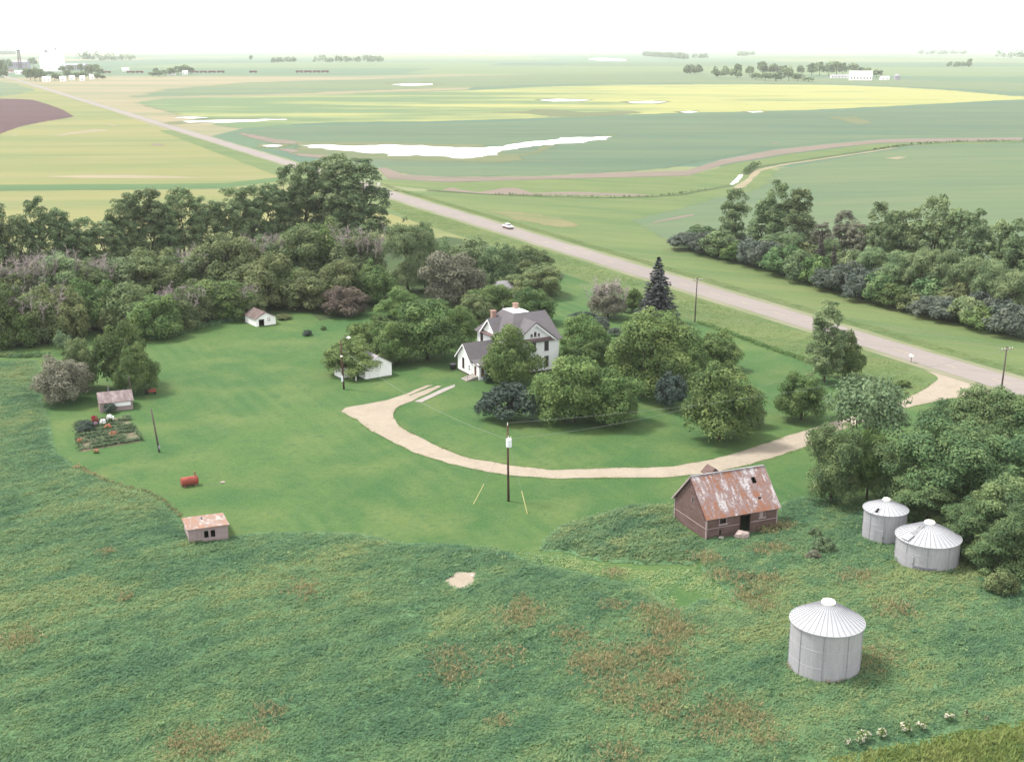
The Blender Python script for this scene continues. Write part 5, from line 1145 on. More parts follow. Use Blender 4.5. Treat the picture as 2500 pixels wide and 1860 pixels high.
# entry porch
PX0, PX1, PY = -15.2, -12.6, .7
pf = frame((PX0, PY, 0)); pl = frame((PX0, WY0, 0), -HP); pr = frame((PX1, PY, 0), HP)
PH = [(.35, 1.0, .6, 2.2), (1.3, 2.05, 1.1, 2.2)]
wall(pf, PX1 - PX0, 2.55, PH, -.1, None, 'white_wall', 11); wall(pl, WY0 - PY, 2.75, (), -.1, lambda z: (.0, WY0 - PY - .062), 'white_bright', 12); wall(pr, WY0 - PY, 2.75, (), -.1, lambda z: (.062, WY0 - PY), 'white_wall', 13)  # left porch wall gets the lit copy of the white
slope([(PX0 - .25, PY - .35, 2.5), (PX1 + .25, PY - .35, 2.5), (PX1 + .25, WY0 + .2, 3.05), (PX0 - .25, WY0 + .2, 3.05)], 'porch_roof')
d_ = MB().box(.39, .96, .0, .04, .62, 2.18, fr=pf).build('door', M['rust'], house)
MB().box(.52, .83, -.012, -.002, 1.4, 2.0, fr=pf).build('pane', M['glass'], d_)
MB().tube(pf @ Vector((.88, -.05, 1.3)), pf @ Vector((.88, .0, 1.3)), .03, n=6).build('handle', M['chrome'], d_)
window(house, pf, 1.3, 2.05, 1.1, 2.2, M['white_trim'], 2, split='v')
sd_ = MB().box(.9, 1.7, -.03, .0, .3, 2.25, fr=pl).build('door', M['brown_frame'], house)
MB().tube(pl @ Vector((1.6, -.07, 1.2)), pl @ Vector((1.6, -.03, 1.2)), .03, n=6).build('handle', M['chrome'], sd_)
for i in range(4):
    MB().box(PX0 - .3 - .5 * (i + 1), PX0 - .3 - .5 * i, PY + .3, PY + 2.4, 0, .62 - .14 * i).build('step', M['concrete'], house)
MB().box(PX0 - .3, PX0 - .03, PY + .3, PY + 2.4, 0, .64).build('landing', M['concrete'], house)
for y_ in (PY + .32, PY + 2.38):
    MB().tube((PX0 - 2.1, y_, .15), (PX0 - 2.1, y_, 1.05), .025, n=6).tube((PX0 - .2, y_, .6), (PX0 - .2, y_, 1.5), .025, n=6).tube((PX0 - 2.1, y_, 1.05), (PX0 - .2, y_, 1.5), .025, n=6).build('handrail', M['rust'], house)

bb = empty('barrel', (*(-10.42, 206.49), 0), 0, 'black barrel standing at the back corner of the house wing', 'barrel')
MB().lathe([(0, 0), (.55, 0), (.58, .4), (.55, .9), (0, .9)], 16).build('drum', M['black'], bb); MB().lathe([(0, .9), (.57, .9), (.5, 1.02), (0, 1.05)], 16).build('lid', M['galv_dark'], bb)

# ---- white garage with lean-to
ga, gr = ridge_y((-25.10, 199.64), R(34), 5.1)
garage, F = gable_shed('garage', 'white garage with open lean-to under the trees by the house', 'garage', ga, gr, 5.0, 5.1, 2.25, 3.75, M['white_bright'], M['grey_roof'], .25, .2, seed=21)
gl = F['left']
for k in range(2):
    d_ = MB().box(.75 + k * 1.6, 2.3 + k * 1.6, -.05, -.035, .05, 2.15, fr=gl).build('door', M['white_bright'], garage)
    MB().box(1.1 + k * 1.6 + (.9 if k == 0 else -.2), 1.16 + k * 1.6 + (.9 if k == 0 else -.2), -.08, -.052, 1.0, 1.2, fr=gl).build('handle', M['galv_dark'], d_)
for x_ in (.72, 2.34, 3.94): MB().box(x_ - .03, x_, -.06, -.03, .05, 2.2, fr=gl).build('door_trim', M['white_trim'], garage)
MB().slab([(5.2, 5.1 + 2.0, 1.35), (-.2, 5.1 + 2.0, 1.35), (-.2, 5.1 + .1, 2.2), (5.2, 5.1 + .1, 2.2)], .07).build('lean_to_roof', M['grey_roof'], garage)
for x_ in (0.0, 2.5, 5.0): MB().box(x_ - .06, x_ + .06, 6.85, 6.97, 0, 1.4).build('post', M['white_bright'], garage)
MB().box(-.23, -.18, 5.0, 7.1, 1.3, 1.5).build('fascia', M['white_bright'], garage)
shed2, F = gable_shed('small_shed', 'small white shed beneath the low tree by the yard light', 'shed', (-29.31, 200.21), R(34), 2.1, 2.6, 1.9, 2.5, M['white_wall'], M['shingle_brown'], .15, .15, seed=22)
MB().box(.4, 1.1, -.045, -.03, .1, 1.7, fr=F['left']).build('door', M['white_trim'], shed2)

# ---- small white shed by the shelterbelt
wa, wr = ridge_y((-52.00, 239.83), R(36), 4.3)
wh = {'left': [(4.3 - 1.75, 4.3 - .55, 0, 1.35)], }
wh = {'left': [(.55, 1.75, 0, 1.4)]}
wshed, F = gable_shed('white_shed', 'small white shed with brown roof and dark open doorway by the trees', 'shed', wa, wr, 5.4, 4.3, 1.65, 2.75, M['white_bright'], M['shingle_brown'], .25, .25, holes=wh, seed=23)
window(wshed, F['left'], 2.6, 3.0, 1.05, 1.55, M['brown_frame'], 1, t=.05)
MB().box(.5, .56, -.05, .05, 0, 1.45, fr=F['left']).box(1.74, 1.8, -.05, .05, 0, 1.45, fr=F['left']).box(.56, 1.74, -.05, .05, 1.4, 1.46, fr=F['left']).build('door_frame', M['white_trim'], wshed)

# ---- garden shed
gshed, F = gable_shed('garden_shed', 'pale weathered shed with lilac-brown roof above the garden plot', 'shed', (-64.14, 180.14), R(22), 4.9, 4.4, 1.55, 2.6, M['grey_boards'], M['shingle_old'], .25, .2, seed=24)
MB().box(1.7, 4.6, -.05, -.034, .75, 1.35, fr=F['front']).build('white_panel', M['white_wall'], gshed)
MB().tube((1.6, 2.6, 2.3), (1.6, 2.6, 3.3), .09, n=8).build('stovepipe', M['galv_dark'], gshed)
MB().box(.5, 1.3, -.05, -.034, .05, 1.5, fr=F['right']).build('door', M['pole_wood'], gshed)
po = empty('post', (*(-61.55, 187.54), 0), 0, 'grey post standing behind the garden shed roof', 'post')
MB().tube((0, 0, 0), (-.1, 0, 3.74), .11, .08, 8).build('shaft', M['pole_grey'], po); MB().tube((-.1, 0, 3.74 - .1), (-.1, 0, 3.74), .1, .07, 8).build('cap', M['pole_pale'], po)

# ---- small mono-pitch hut at the lawn's edge
hut = empty('hut', (*(-36.83, 127.98), 0), R(21), 'small lilac-grey hut with a row of three openings and sloping shingle roof', 'hut')
HL, HD, HF, HB = 4.4, 5.2, 1.95, 1.35
fr_ = frame((0, 0, 0)); hh_ = [(.95, 1.45, .75, 1.6), (1.7, 2.2, .75, 1.6), (2.45, 2.95, .75, 1.6)]
siding(MB(), fr_, HL, 0, HF, .18, None, hh_, seed=31).build('wall', M['grey_boards'], hut)
siding(MB(), frame((HL, HD, 0), math.pi), HL, 0, HB, .18, None, (), seed=32).build('wall', M['grey_boards'], hut)
siding(MB(), frame((0, HD, 0), -HP), HD, 0, HF, .18, lambda z: (.052 if z < HB else (z - HB) / (HF - HB) * HD, HD - .052), (), seed=33).build('wall', M['grey_boards'], hut)
siding(MB(), frame((HL, 0, 0), HP), HD, 0, HF, .18, lambda z: (.052, HD - .052 if z < HB else HD - (z - HB) / (HF - HB) * HD), (), seed=34).build('wall', M['grey_boards'], hut)
MB().slab([(-.2, -.25, HF + .1), (HL + .2, -.25, HF + .1), (HL + .2, HD + .2, HB + .06), (-.2, HD + .2, HB + .06)], .08).build('roof', M['shingle_old'], hut)
for i, (a, b, c, d) in enumerate(hh_):
    o = MB().box(a - .06, a, -.05, .06, c - .06, d + .06, fr=fr_).box(b, b + .06, -.05, .06, c - .06, d + .06, fr=fr_).box(a, b, -.05, .06, d, d + .06, fr=fr_).box(a, b, -.05, .06, c - .06, c, fr=fr_).build('window', M['pale_board'], hut)
    if i == 0: MB().box(a + .02, b - .02, .0, .03, c, d, fr=fr_).build('shutter', M['grey_boards'], o)
MB().tube((1.9, 3.6, 1.5), (1.9, 3.6, 1.95), .1, n=8).build('vent', M['galv_dark'], hut)

# ---- weathered red barn
BA = R(22.5); BLn, BDp, BE, BR = 9.6, 7.2, 2.9, 6.55
barn = empty('barn', (22.4, 129.64, 0), BA, 'weathered red wooden barn with a patchy rust and white shingle roof', 'barn')
bF = {'front': frame((0, 0, 0)), 'right': frame((BLn, 0, 0), HP), 'back': frame((BLn, BDp, 0), math.pi), 'left': frame((0, BDp, 0), -HP)}
bh_ = {'front': [(4.55, 5.85, .25, 2.35), (1.75, 2.6, 1.75, 2.4), (7.2, 7.85, 1.75, 2.5), (1.75, 2.0, .35, 1.0)], 'left': [(3.9, 4.25, 3.6, 4.3)]}
for k in ('front', 'back'):
    siding(MB(), bF[k], BLn, 0, BE, .17, None, bh_.get(k, ()), .05, 41, .03).build('wall', M['red_boards'], barn)
def bprof(z):
    if z <= BE: return (.052, BDp - .052)
    f = (z - BE) / (BR - BE) * BDp / 2
    return (f + .04, BDp - f - .04)
for k in ('left', 'right'):
    siding(MB(), bF[k], BDp, 0, BR, .17, bprof, bh_.get(k, ()), .05, 43, .03).build('wall', M['red_boards'], barn)
for fr_, L_ in ((bF['front'], BLn), (bF['left'], BDp)):
    mb = MB()
    if L_ == BLn: mb.box(0, 4.5, -.07, -.045, 1.32, 1.40, fr=fr_).box(5.9, BLn, -.07, -.045, 1.32, 1.40, fr=fr_)
    else: mb.box(0, L_, -.07, -.045, 1.32, 1.40, fr=fr_)
    mb.build('belt_board', M['pale_board'], barn)
for x_, y_ in ((0, 0), (BLn, 0), (0, BDp)): MB().box(x_ - .08, x_ + .07, y_ - .08, y_ + .07, 0, BE - .1).build('corner_board', M['pale_board'], barn)
MB().box(4.47, 4.55, -.08, .08, .2, 2.43, fr=bF['front']).box(5.85, 5.93, -.08, .08, .2, 2.43, fr=bF['front']).box(4.55, 5.85, -.08, .08, 2.35, 2.43, fr=bF['front']).build('door_frame', M['red_dark'], barn)
MB().box(4.5, 5.9, -.1, .2, 0, .22, fr=bF['front']).build('sill', M['rock'], barn)
for (a, b, c, d) in bh_['front'][1:3]:
    o = MB().box(a - .07, a, -.07, .05, c - .07, d + .07, fr=bF['front']).box(b, b + .07, -.07, .05, c - .07, d + .07, fr=bF['front']).box(a, b, -.07, .05, d, d + .07, fr=bF['front']).box(a - .2, b + .2, -.12, .05, c - .16, c - .005, fr=bF['front']).build('window', M['pale_board'], barn)
    if a > 5: MB().box(a, b - .12, .0, .03, c, d, fr=bF['front']).build('board_cover', M['pale_board'], o)
    else: MB().box((a + b) / 2 - .03, (a + b) / 2 + .03, .0, .04, c, d, fr=bF['front']).build('glazing_bar', M['red_dark'], o)
o = MB().box(3.84, 3.9, -.06, .05, 3.55, 4.35, fr=bF['left']).box(4.25, 4.31, -.06, .05, 3.55, 4.35, fr=bF['left']).build('window', M['pale_board'], barn)
MB().box(3.9, 4.25, .0, .03, 3.6, 4.3, fr=bF['left']).build('pane', M['glass'], o)
# roof boards with holes, then shingle courses lying on them
bsl = (BR - BE) / (BDp / 2); over_, end_ = .35, .3
slen = math.hypot(BDp / 2 + over_, (BDp / 2 + over_) * bsl)
def roof_frame(side):
    ang = math.atan(bsl)
    if side == 0: return Matrix.Translation((0, -over_, BE - over_ * bsl + .06)) @ Matrix.Rotation(ang, 4, 'X')
    return Matrix.Translation((BLn, BDp + over_, BE - over_ * bsl + .06)) @ Matrix.Rotation(math.pi, 4, 'Z') @ Matrix.Rotation(ang, 4, 'X')
RH = [(7.5, 8.1, 3.6, 4.45), (7.4, 7.85, 1.5, 1.78)]
for side in (0, 1):
    fr_ = roof_frame(side); mb = MB(); yy = 0
    while yy < slen - .01:
        y2 = min(yy + .3, slen); xs = [(-end_, BLn + end_)]
        if side == 0:
            for (a, b, c, d) in RH:
                if yy < d and y2 > c: xs = [seg for (p, q) in xs for seg in ((p, a), (b, q)) if seg[1] > seg[0]] if c < (yy + y2) / 2 < d else xs
        for p, q in xs: mb.box(p, q, yy, y2, -.06, -.004, fr=fr_)
        yy = y2
    mb.build('roof_boards', M['pale_board'], barn)
def shingle_mat(name, stops):
    t = NT(name); at = t.new('ShaderNodeAttribute', attribute_name='tint'); rp = t.new('ShaderNodeValToRGB'); e = rp.color_ramp.elements
    e[0].color = (*stops[0][1], 1); e[1].color = (*stops[-1][1], 1)
    for p_, c_ in stops[1:-1]: k_ = e.new(p_); k_.color = (*c_, 1)
    t.link(at.outputs['Fac'], rp.inputs[0]); M[name] = t.done(rp.outputs[0], .92)
shingle_mat('barn_shingle', [(0, (.235, .110, .070)), (.25, (.215, .130, .108)), (.55, (.220, .160, .154)), (.8, (.29, .235, .228)), (1, (.40, .37, .37))])
shingle_mat('hut_shingle', [(0, (.25, .145, .10)), (.4, (.235, .17, .145)), (.7, (.28, .225, .20)), (1, (.34, .30, .275))])
shingle_mat('lilac_shingle', [(0, (.15, .115, .115)), (.5, (.195, .155, .150)), (1, (.26, .22, .215))])
shingle_mat('brown_shingle', [(0, (.085, .060, .055)), (.5, (.12, .088, .080)), (1, (.165, .13, .12))])
def shingle_layer(parent, fr_, x0, x1, sl_, mat, seed, holes=(), amp=(1.5, 1.9), ridge_light=0.0, eave_warm=0.0, wd=(.14, .30)):
    rgs = random.Random(seed); mb = MB(); yy = 0.0; rows = []
    while yy < sl_:
        x = x0 - rgs.random() * .2
        while x < x1 - .02:
            x2 = min(x + rgs.uniform(*wd), x1); rows.append((max(x, x0), x2, yy)); x = x2
        yy += .17
    A_ = np.array(rows)
    big = fbm(A_[:, 0] * .8 + seed * 9, A_[:, 2] * .5, 77, 4); fine = fbm(A_[:, 0] * 3.6 + seed, A_[:, 2] * .8, 78, 3)
    for (p, q, y_), bg_, fn in zip(rows, big, fine):
        if q - p < .03 or rgs.random() < .02: continue
        if any(a - .03 < (p + q) / 2 < b + .03 and c - .02 < y_ + .08 < d + .02 for a, b, c, d in holes): continue
        tn = (bg_ - .5) * amp[0] + (fn - .5) * amp[1] + .45 + rgs.gauss(0, .10) + ridge_light * max(0, (y_ / sl_ - .9) / .1) - eave_warm * max(0, 1 - y_ / .8)
        z_ = rgs.uniform(0, .02)
        mb.box(p + .005, q - .005, y_, min(y_ + .21, sl_), z_, z_ + .022, tint=max(0, min(1, tn)), fr=fr_)
    o = mb.build('shingles', M[mat], parent, tint=True); o['kind'] = 'stuff'
    return o
for side in (0, 1):
    fr_ = roof_frame(side)
    shingle_layer(barn, fr_, -end_, BLn + end_, slen, 'barn_shingle', 5 + side, RH if side == 0 else (), (1.1, 2.0), .25, .3)
    MB().box(-end_ - .04, -end_ - .004, 0, slen, -.16, .03, fr=fr_).build('barge_board', M['red_dark'], barn)
    MB().box(BLn + end_ + .004, BLn + end_ + .05, 0, slen, -.16, .03, fr=fr_).build('barge_board', M['pale_board'], barn)
def gable_shingles(root, L, D, eave, ridge, over, ends, mat, seed):
    sl = (ridge - eave) / (D / 2); ang = math.atan(sl); ln = math.hypot(D / 2 + over, (D / 2 + over) * sl)
    z_ = eave - over * sl + .055
    shingle_layer(root, Matrix.Translation((0, -over, z_)) @ Matrix.Rotation(ang, 4, 'X'), -ends, L + ends, ln, mat, seed)
    shingle_layer(root, Matrix.Translation((L, D + over, z_)) @ Matrix.Rotation(math.pi, 4, 'Z') @ Matrix.Rotation(ang, 4, 'X'), -ends, L + ends, ln, mat, seed + 1)
gable_shingles(wshed, 5.4, 4.3, 1.65, 2.75, .25, .25, 'brown_shingle', 11)
gable_shingles(gshed, 4.9, 4.4, 1.55, 2.6, .25, .2, 'lilac_shingle', 21)
ha_ = math.atan2(HB - HF - .04, HD + .45)
shingle_layer(hut, Matrix.Translation((HL, HD + .2, HB + .065)) @ Matrix.Rotation(math.pi, 4, 'Z') @ Matrix.Rotation(-ha_, 4, 'X'), -.2, HL + .2, math.hypot(HD + .45, HF - HB + .04), 'hut_shingle', 31)
MB().box(-end_, BLn + end_, BDp / 2 - .12, BDp / 2 + .12, BR + .1, BR + .17).build('ridge_cap', M['grey_roof'], barn)
# peak of the hay door roof behind the ridge
cy = MB().box(2.7, 4.1, BDp / 2 + .6, BDp / 2 + 2.0, 4.6, 6.1).build('cupola', M['red_boards'], barn)
mb = MB().slab([(2.5, BDp / 2 + .4, 6.1), (3.4, BDp / 2 + .4, 6.95), (3.4, BDp / 2 + 2.2, 6.95), (2.5, BDp / 2 + 2.2, 6.1)][::-1], .07).slab([(3.403, BDp / 2 + .4, 6.95), (4.3, BDp / 2 + .4, 6.1), (4.3, BDp / 2 + 2.2, 6.1), (3.403, BDp / 2 + 2.2, 6.95)][::-1], .07)
mb.add([(2.6, BDp / 2 + .5, 6.11), (4.2, BDp / 2 + .5, 6.11), (3.4, BDp / 2 + .5, 6.88)], [(0, 1, 2)]).build('roof', M['red_boards'], cy)
def boulder(name, loc, s, label, seed, mat='rock'):
    bm = bmesh.new(); bmesh.ops.create_icosphere(bm, subdivisions=2, radius=1)
    rr = random.Random(seed)
    for v in bm.verts: v.co *= rr.uniform(.82, 1.15); v.co.x *= s[0]; v.co.y *= s[1]; v.co.z = v.co.z * s[2] + s[2] * .6
    me = bpy.data.meshes.new(name); bm.to_mesh(me); bm.free(); me.materials.append(M[mat])
    o = link_mesh(name, me, None, (*loc, 0)); return tag(o, label, 'rock')
boulder('boulder', (26.57, 129.95), (.85, .6, .7), 'pinkish boulder in front of the barn doorway', 3)
boulder('boulder', (24.13, 129.60), (.4, .35, .35), 'small pale stone by the barn wall under the window', 4, 'concrete')

# ---- grain bins
def grain_bin(label, c, r, eave, peak, n, door_a, hatch=None, hole=None, seed=0, cap=.55):
    root = empty('grain_bin', (*c, 0), 0, label, 'grain bin', 'corrugated grain bins')
    prof = []; k = int(eave / .1)
    for i in range(k + 1): prof.append((r + (.018 if i % 2 else 0.0), eave * i / k))
    MB().lathe(prof, 56).build('wall', M['galv'], root, smooth=True)
    for zz in [eave * f for f in (.33, .66)]: MB().lathe([(r + .02, zz - .02), (r + .035, zz), (r + .02, zz + .02)], 56).build('wall_seam', M['galv'], root)
    ns = 9
    sm = MB().box(r + .015, r + .045, -.03, .03, .02, eave - .02).mesh('sheet_seam', M['galv_rib'])
    for i in range(ns):
        o = link_mesh('sheet_seam', sm, root); o.rotation_euler = (0, 0, 2 * math.pi * (i + .3) / ns)
    re, rc = r + .14, cap; a = math.pi / n
    def pt(rr_, an, dz=0.0): return (rr_ * math.cos(an), rr_ * math.sin(an), eave + (peak - eave) * (re - rr_) / (re - rc) * (1 - rc * 0) + dz)
    pan = MB(); vs = [pt(rc, -a), pt(re, -a), pt(re, a), pt(rc, a)]
    pan.slab([vs[0], vs[1], vs[2], vs[3]], .02); pm = pan.mesh('roof_panel', M['galv_roof'])
    rib = MB(); p0, p1 = Vector(pt(rc, a)), Vector(pt(re, a)); sd_ = Vector((-math.sin(a), math.cos(a), 0)) * .022; up = Vector((0, 0, .05))
    rib.add([p0 - sd_, p1 - sd_, p1 + sd_, p0 + sd_, p0 - sd_ + up, p1 - sd_ + up, p1 + sd_ + up, p0 + sd_ + up], [(0, 3, 2, 1), (4, 5, 6, 7), (0, 1, 5, 4), (2, 3, 7, 6), (1, 2, 6, 5), (3, 0, 4, 7)])
    rm = rib.mesh('rib', M['galv_rib'])
    for i in range(n):
        o = link_mesh('roof_panel', pm, root); o.rotation_euler = (0, 0, 2 * a * i)
        q = link_mesh('rib', rm, o)
        if hole is not None and i == hole:
            t0, t1 = Vector(pt(re - .9, -a * .55)), Vector(pt(re - .9, a * .55)); t2, t3 = Vector(pt(re - .25, a * .6)), Vector(pt(re - .25, -a * .6)); w_ = Vector((0, 0, .03))
            MB().add([t0 + w_, t3 + w_, t2 + w_, t1 + w_], [(0, 1, 2, 3)]).build('opening_shade', M['dark'], o)  # dark sheet over the uncut panel; its colour stands for shade inside the hatch
    MB().lathe([(re - .02, eave - .06), (re + .03, eave - .05), (re + .03, eave + .03), (re - .02, eave + .04)], 56).build('eave_ring', M['galv_roof'], root)
    zc = peak
    co = MB().lathe([(rc + .04, zc - .08), (rc + .04, zc + .14), (rc * .9, zc + .24), (.0, zc + .34)], 24).build('cap', M['lamp_white'], root, smooth=False)
    fr_ = Matrix.Rotation(door_a, 4, 'Z') @ Matrix.Translation((r + .0, -.5, 0)) @ Matrix.Rotation(HP, 4, 'Z')
    # door in frame x along the wall, -y outwards
    d_ = MB().box(.02, .98, -.06, .03, .35, 1.95, fr=fr_).build('door', M['galv_rib'], root)
    MB().box(.06, .94, -.075, -.062, .4, 1.9, fr=fr_).build('door_panel', M['galv'], d_)
    MB().box(.85, .93, -.11, -.077, 1.1, 1.25, fr=fr_).build('handle', M['galv_dark'], d_)
    if hatch is not None:
        fr2 = Matrix.Rotation(hatch, 4, 'Z'); sl_ = math.atan((peak - eave) / (re - rc))
        f3 = fr2 @ Matrix.Translation((re, 0, eave)) @ Matrix.Rotation(math.pi, 4, 'Z') @ Matrix.Rotation(-sl_, 4, 'Y')
        h_ = MB().box(.2, 1.1, -.45, .45, .06, .2, fr=f3).build('roof_hatch', M['galv_roof'], root)
        MB().box(1.12, 1.2, -.45, .45, .07, .16, fr=f3).build('hinge', M['galv_rib'], h_)
        lm = MB()
        for s in (-.2, .2): lm.box(1.25, (re - rc) / math.cos(sl_), s - .02, s + .02, .07, .11, fr=f3)
        for k in range(6): lm.box(1.4 + k * .32, 1.44 + k * .32, -.2, .2, .08, .105, fr=f3)
        lm.build('roof_ladder', M['galv_rib'], root)
    return root
b0 = grain_bin('lone grey grain bin in the near weeds with a conical ribbed roof', BIN0, 3.2, 4.95, 6.65, 36, R(95), seed=1, cap=.6)
b1 = grain_bin('narrow grain bin against the trees with a dark open hatch in its roof', BIN1, 2.4, 3.85, 4.85, 24, R(-120), hole=15, seed=2, cap=.4)
b2 = grain_bin('wide low grain bin beside the narrow one, ladder on its roof', BIN2, 3.35, 3.35, 4.85, 36, R(-140), hatch=R(-155), seed=3, cap=.55)
fr_ = Matrix.Rotation(R(-108), 4, 'Z') @ Matrix.Translation((3.36, -1.2, 0)) @ Matrix.Rotation(HP, 4, 'Z')
vs = []
pm = MB()
for i in range(9):
    an = R(-130) + R(40) * i / 8; pm.v.append((3.39 * math.cos(an), 3.39 * math.sin(an), .25)); pm.v.append((3.39 * math.cos(an), 3.39 * math.sin(an), .95)); pm.t += [.5, .5]
for i in range(8): pm.f.append((2 * i, 2 * i + 2, 2 * i + 3, 2 * i + 1)); pm.mi.append(0)
pm.build('repair_sheet', M['galv_dark'], b2)

# ------------------------------------------------------------------ poles, wires, small things
def pole(name, label, c, hgt, r=.15, mat='pole_wood', lean=(0, 0), cat='pole', group=None):
    root = empty(name, (*c, 0), 0, label, cat, group)
    MB().tube((0, 0, -.2), (lean[0], lean[1], hgt), r, r * .68, 10).build('shaft', M[mat], root, smooth=True)
    return root
P0 = (-0.43, 142.07); hp0 = 10.0
tp = pole('utility_pole', 'brown utility pole with a white transformer between two yellow guards', P0, hp0, .16, lean=(-.12, 0))
tz = 7.34
tf = MB().lathe([(0, tz), (.34, tz), (.36, tz + .15), (.36, tz + .95), (.30, tz + 1.05), (0, tz + 1.08)], 18, centre=(.05, -.42)).build('transformer', M['transformer'], tp)
MB().tube((.0, -.42, tz + 1.0), (-.05, -.45, tz + 1.45), .05, .035, 6).tube((.22, -.42, tz + 1.0), (.3, -.45, tz + 1.35), .05, .035, 6).build('bushing', M['lamp_white'], tf)
MB().box(-.15, .1, -.16, .0, tz + .2, tz + .35).box(-.15, .1, -.16, .0, tz + .7, tz + .85).build('bracket', M['galv_dark'], tp)
MB().tube((-.12, 0, hp0), (-.12, 0, hp0 + .35), .06, .04, 6).build('insulator', M['lamp_white'], tp)
def guard(label, base, top_px_dir, L):
    root = empty('guy_guard', (*base, 0), 0, label, 'guy wire guard', 'yellow guy guards by the utility pole')
    d = Vector(top_px_dir).normalized()
    MB().tube((0, 0, -.1), d * L, .06, .06, 8).build('sleeve', M['guard_yellow'], root)
    MB().tube(d * L, Vector((P0[0] - base[0], P0[1] - base[1], 0)) + Vector((-.1, 0, hp0 * .82)), .014, n=4).build('guy_wire', M['wire'], root)
for lab, b_, t_ in (('yellow sleeve slanting up to the right, left of the utility pole', (-4.85, 141.10), ((-3.81, 148.24)),), ('yellow sleeve slanting up to the left, right of the utility pole', (1.90, 137.82), ((1.17, 145.82)),)):
    v = Vector((P0[0] - b_[0], P0[1] - b_[1], hp0 * .82))
    guard(lab, b_, v, 2.9)
def crossarm_pole(label, c, hgt, rz):
    root = pole('utility_pole', label, c, hgt, .15, 'pole_grey', (.15, 0), group='crossarm poles along the highway')
    fr_ = Matrix.Translation((.15, 0, 0)) @ Matrix.Rotation(rz, 4, 'Z')
    MB().box(-1.25, 1.25, -.16, -.06, hgt - .55, hgt - .42, fr=fr_).build('crossarm', M['pole_pale'], root)
    for x_ in (-1.15, -.55, .55, 1.15): MB().tube(fr_ @ Vector((x_, -.11, hgt - .42)), fr_ @ Vector((x_, -.11, hgt - .22)), .05, .035, 6).build('insulator', M['lamp_white'], root)
    MB().tube(fr_ @ Vector((-.7, -.11, hgt - .5)), fr_ @ Vector((0, 0, hgt - 1.2)), .03, n=5).tube(fr_ @ Vector((.7, -.11, hgt - .5)), fr_ @ Vector((0, 0, hgt - 1.2)), .03, n=5).build('brace', M['pole_pale'], root)
    return root
RANG = math.atan2(RD[1], RD[0])
H1, H2 = (37.84, 244.40), (79.36, 188.52)
crossarm_pole('utility pole with crossarm beside the highway, behind the spruce', H1, 9.3, RANG + HP)
crossarm_pole('utility pole with crossarm at the right edge by the driveway mouth', H2, 8.6, RANG + HP)
def sag(a, b, s, name, label):
    a, b = Vector(a), Vector(b); mb = MB(); n = 14; P = []
    for i in range(n + 1): f = i / n; P.append(a.lerp(b, f) - Vector((0, 0, s * 4 * f * (1 - f))))
    for i in range(n): mb.tube(P[i], P[i + 1], .015, n=4, caps=False)
    tag(mb.build(name, M['wire']), label, 'wire')
nr = (math.cos(RANG + HP), math.sin(RANG + HP))
for k, s in enumerate((-1.15, 1.15)):
    sag((H1[0] + .15 + nr[0] * s, H1[1] + nr[1] * s, 9.1), (H2[0] + .15 + nr[0] * s, H2[1] + nr[1] * s, 8.4), 1.1, 'power_line', ['overhead wire between the two highway poles, on the yard side', 'overhead wire between the two highway poles, on the road side'][k])
sag((P0[0] - .12, P0[1], hp0 + .3), (H2[0], H2[1], 8.0), 1.6, 'power_line', 'overhead wire from the transformer pole to the right-hand highway pole')
sag((P0[0] - .12, P0[1], hp0 - 1.8), (P0[0] + 40, P0[1] + 34, 6.0), 1.2, 'power_line', 'lower overhead wire running right from the transformer pole')
sag((P0[0] - .12, P0[1], hp0 - 1.8), (-27.9, 193.3, 6.8), 1.5, 'power_line', 'overhead wire from the transformer pole to the yard light pole')
yl = pole('yard_light', 'dark wooden yard light pole with a white lamp on a curved arm', (-27.94, 193.31), 8.4, .16, 'pole_wood', (-.25, 0), 'lamp post')
mb = MB(); pp = [Vector((-.24, 0, 8.2)), Vector((.05, -.1, 8.75)), Vector((.55, -.25, 9.0)), Vector((1.05, -.35, 9.0))]
for i in range(3): mb.tube(pp[i], pp[i + 1], .035, n=6)
mb.build('arm', M['galv_dark'], yl)
la = MB().lathe([(.10, 9.18), (.16, 9.1), (.34, 8.92), (.30, 8.86), (0, 8.84)], 14, centre=(1.15, -.37)).build('lamp_shade', M['lamp_white'], yl)
MB().lathe([(0, 8.70), (.13, 8.74), (.15, 8.84)], 10, centre=(1.15, -.37)).build('bulb_cover', M['lamp_white'], la)
MB().box(-.36, -.06, -.3, -.12, 1.4, 2.4).build('meter_box', M['transformer'], yl); MB().box(-.38, -.02, -.25, -.1, 5.6, 5.85).build('insulator_plate', M['lamp_white'], yl)
lp = pole('pole', 'leaning bare dark pole on the lawn beside the garden', (-49.55, 161.05), 6.3, .14, 'pole_grey', (-.75, .2))
MB().tube((0, 0, .55), (0, 0, 1.0), .16, n=8).build('band', M['galv_rib'], lp)
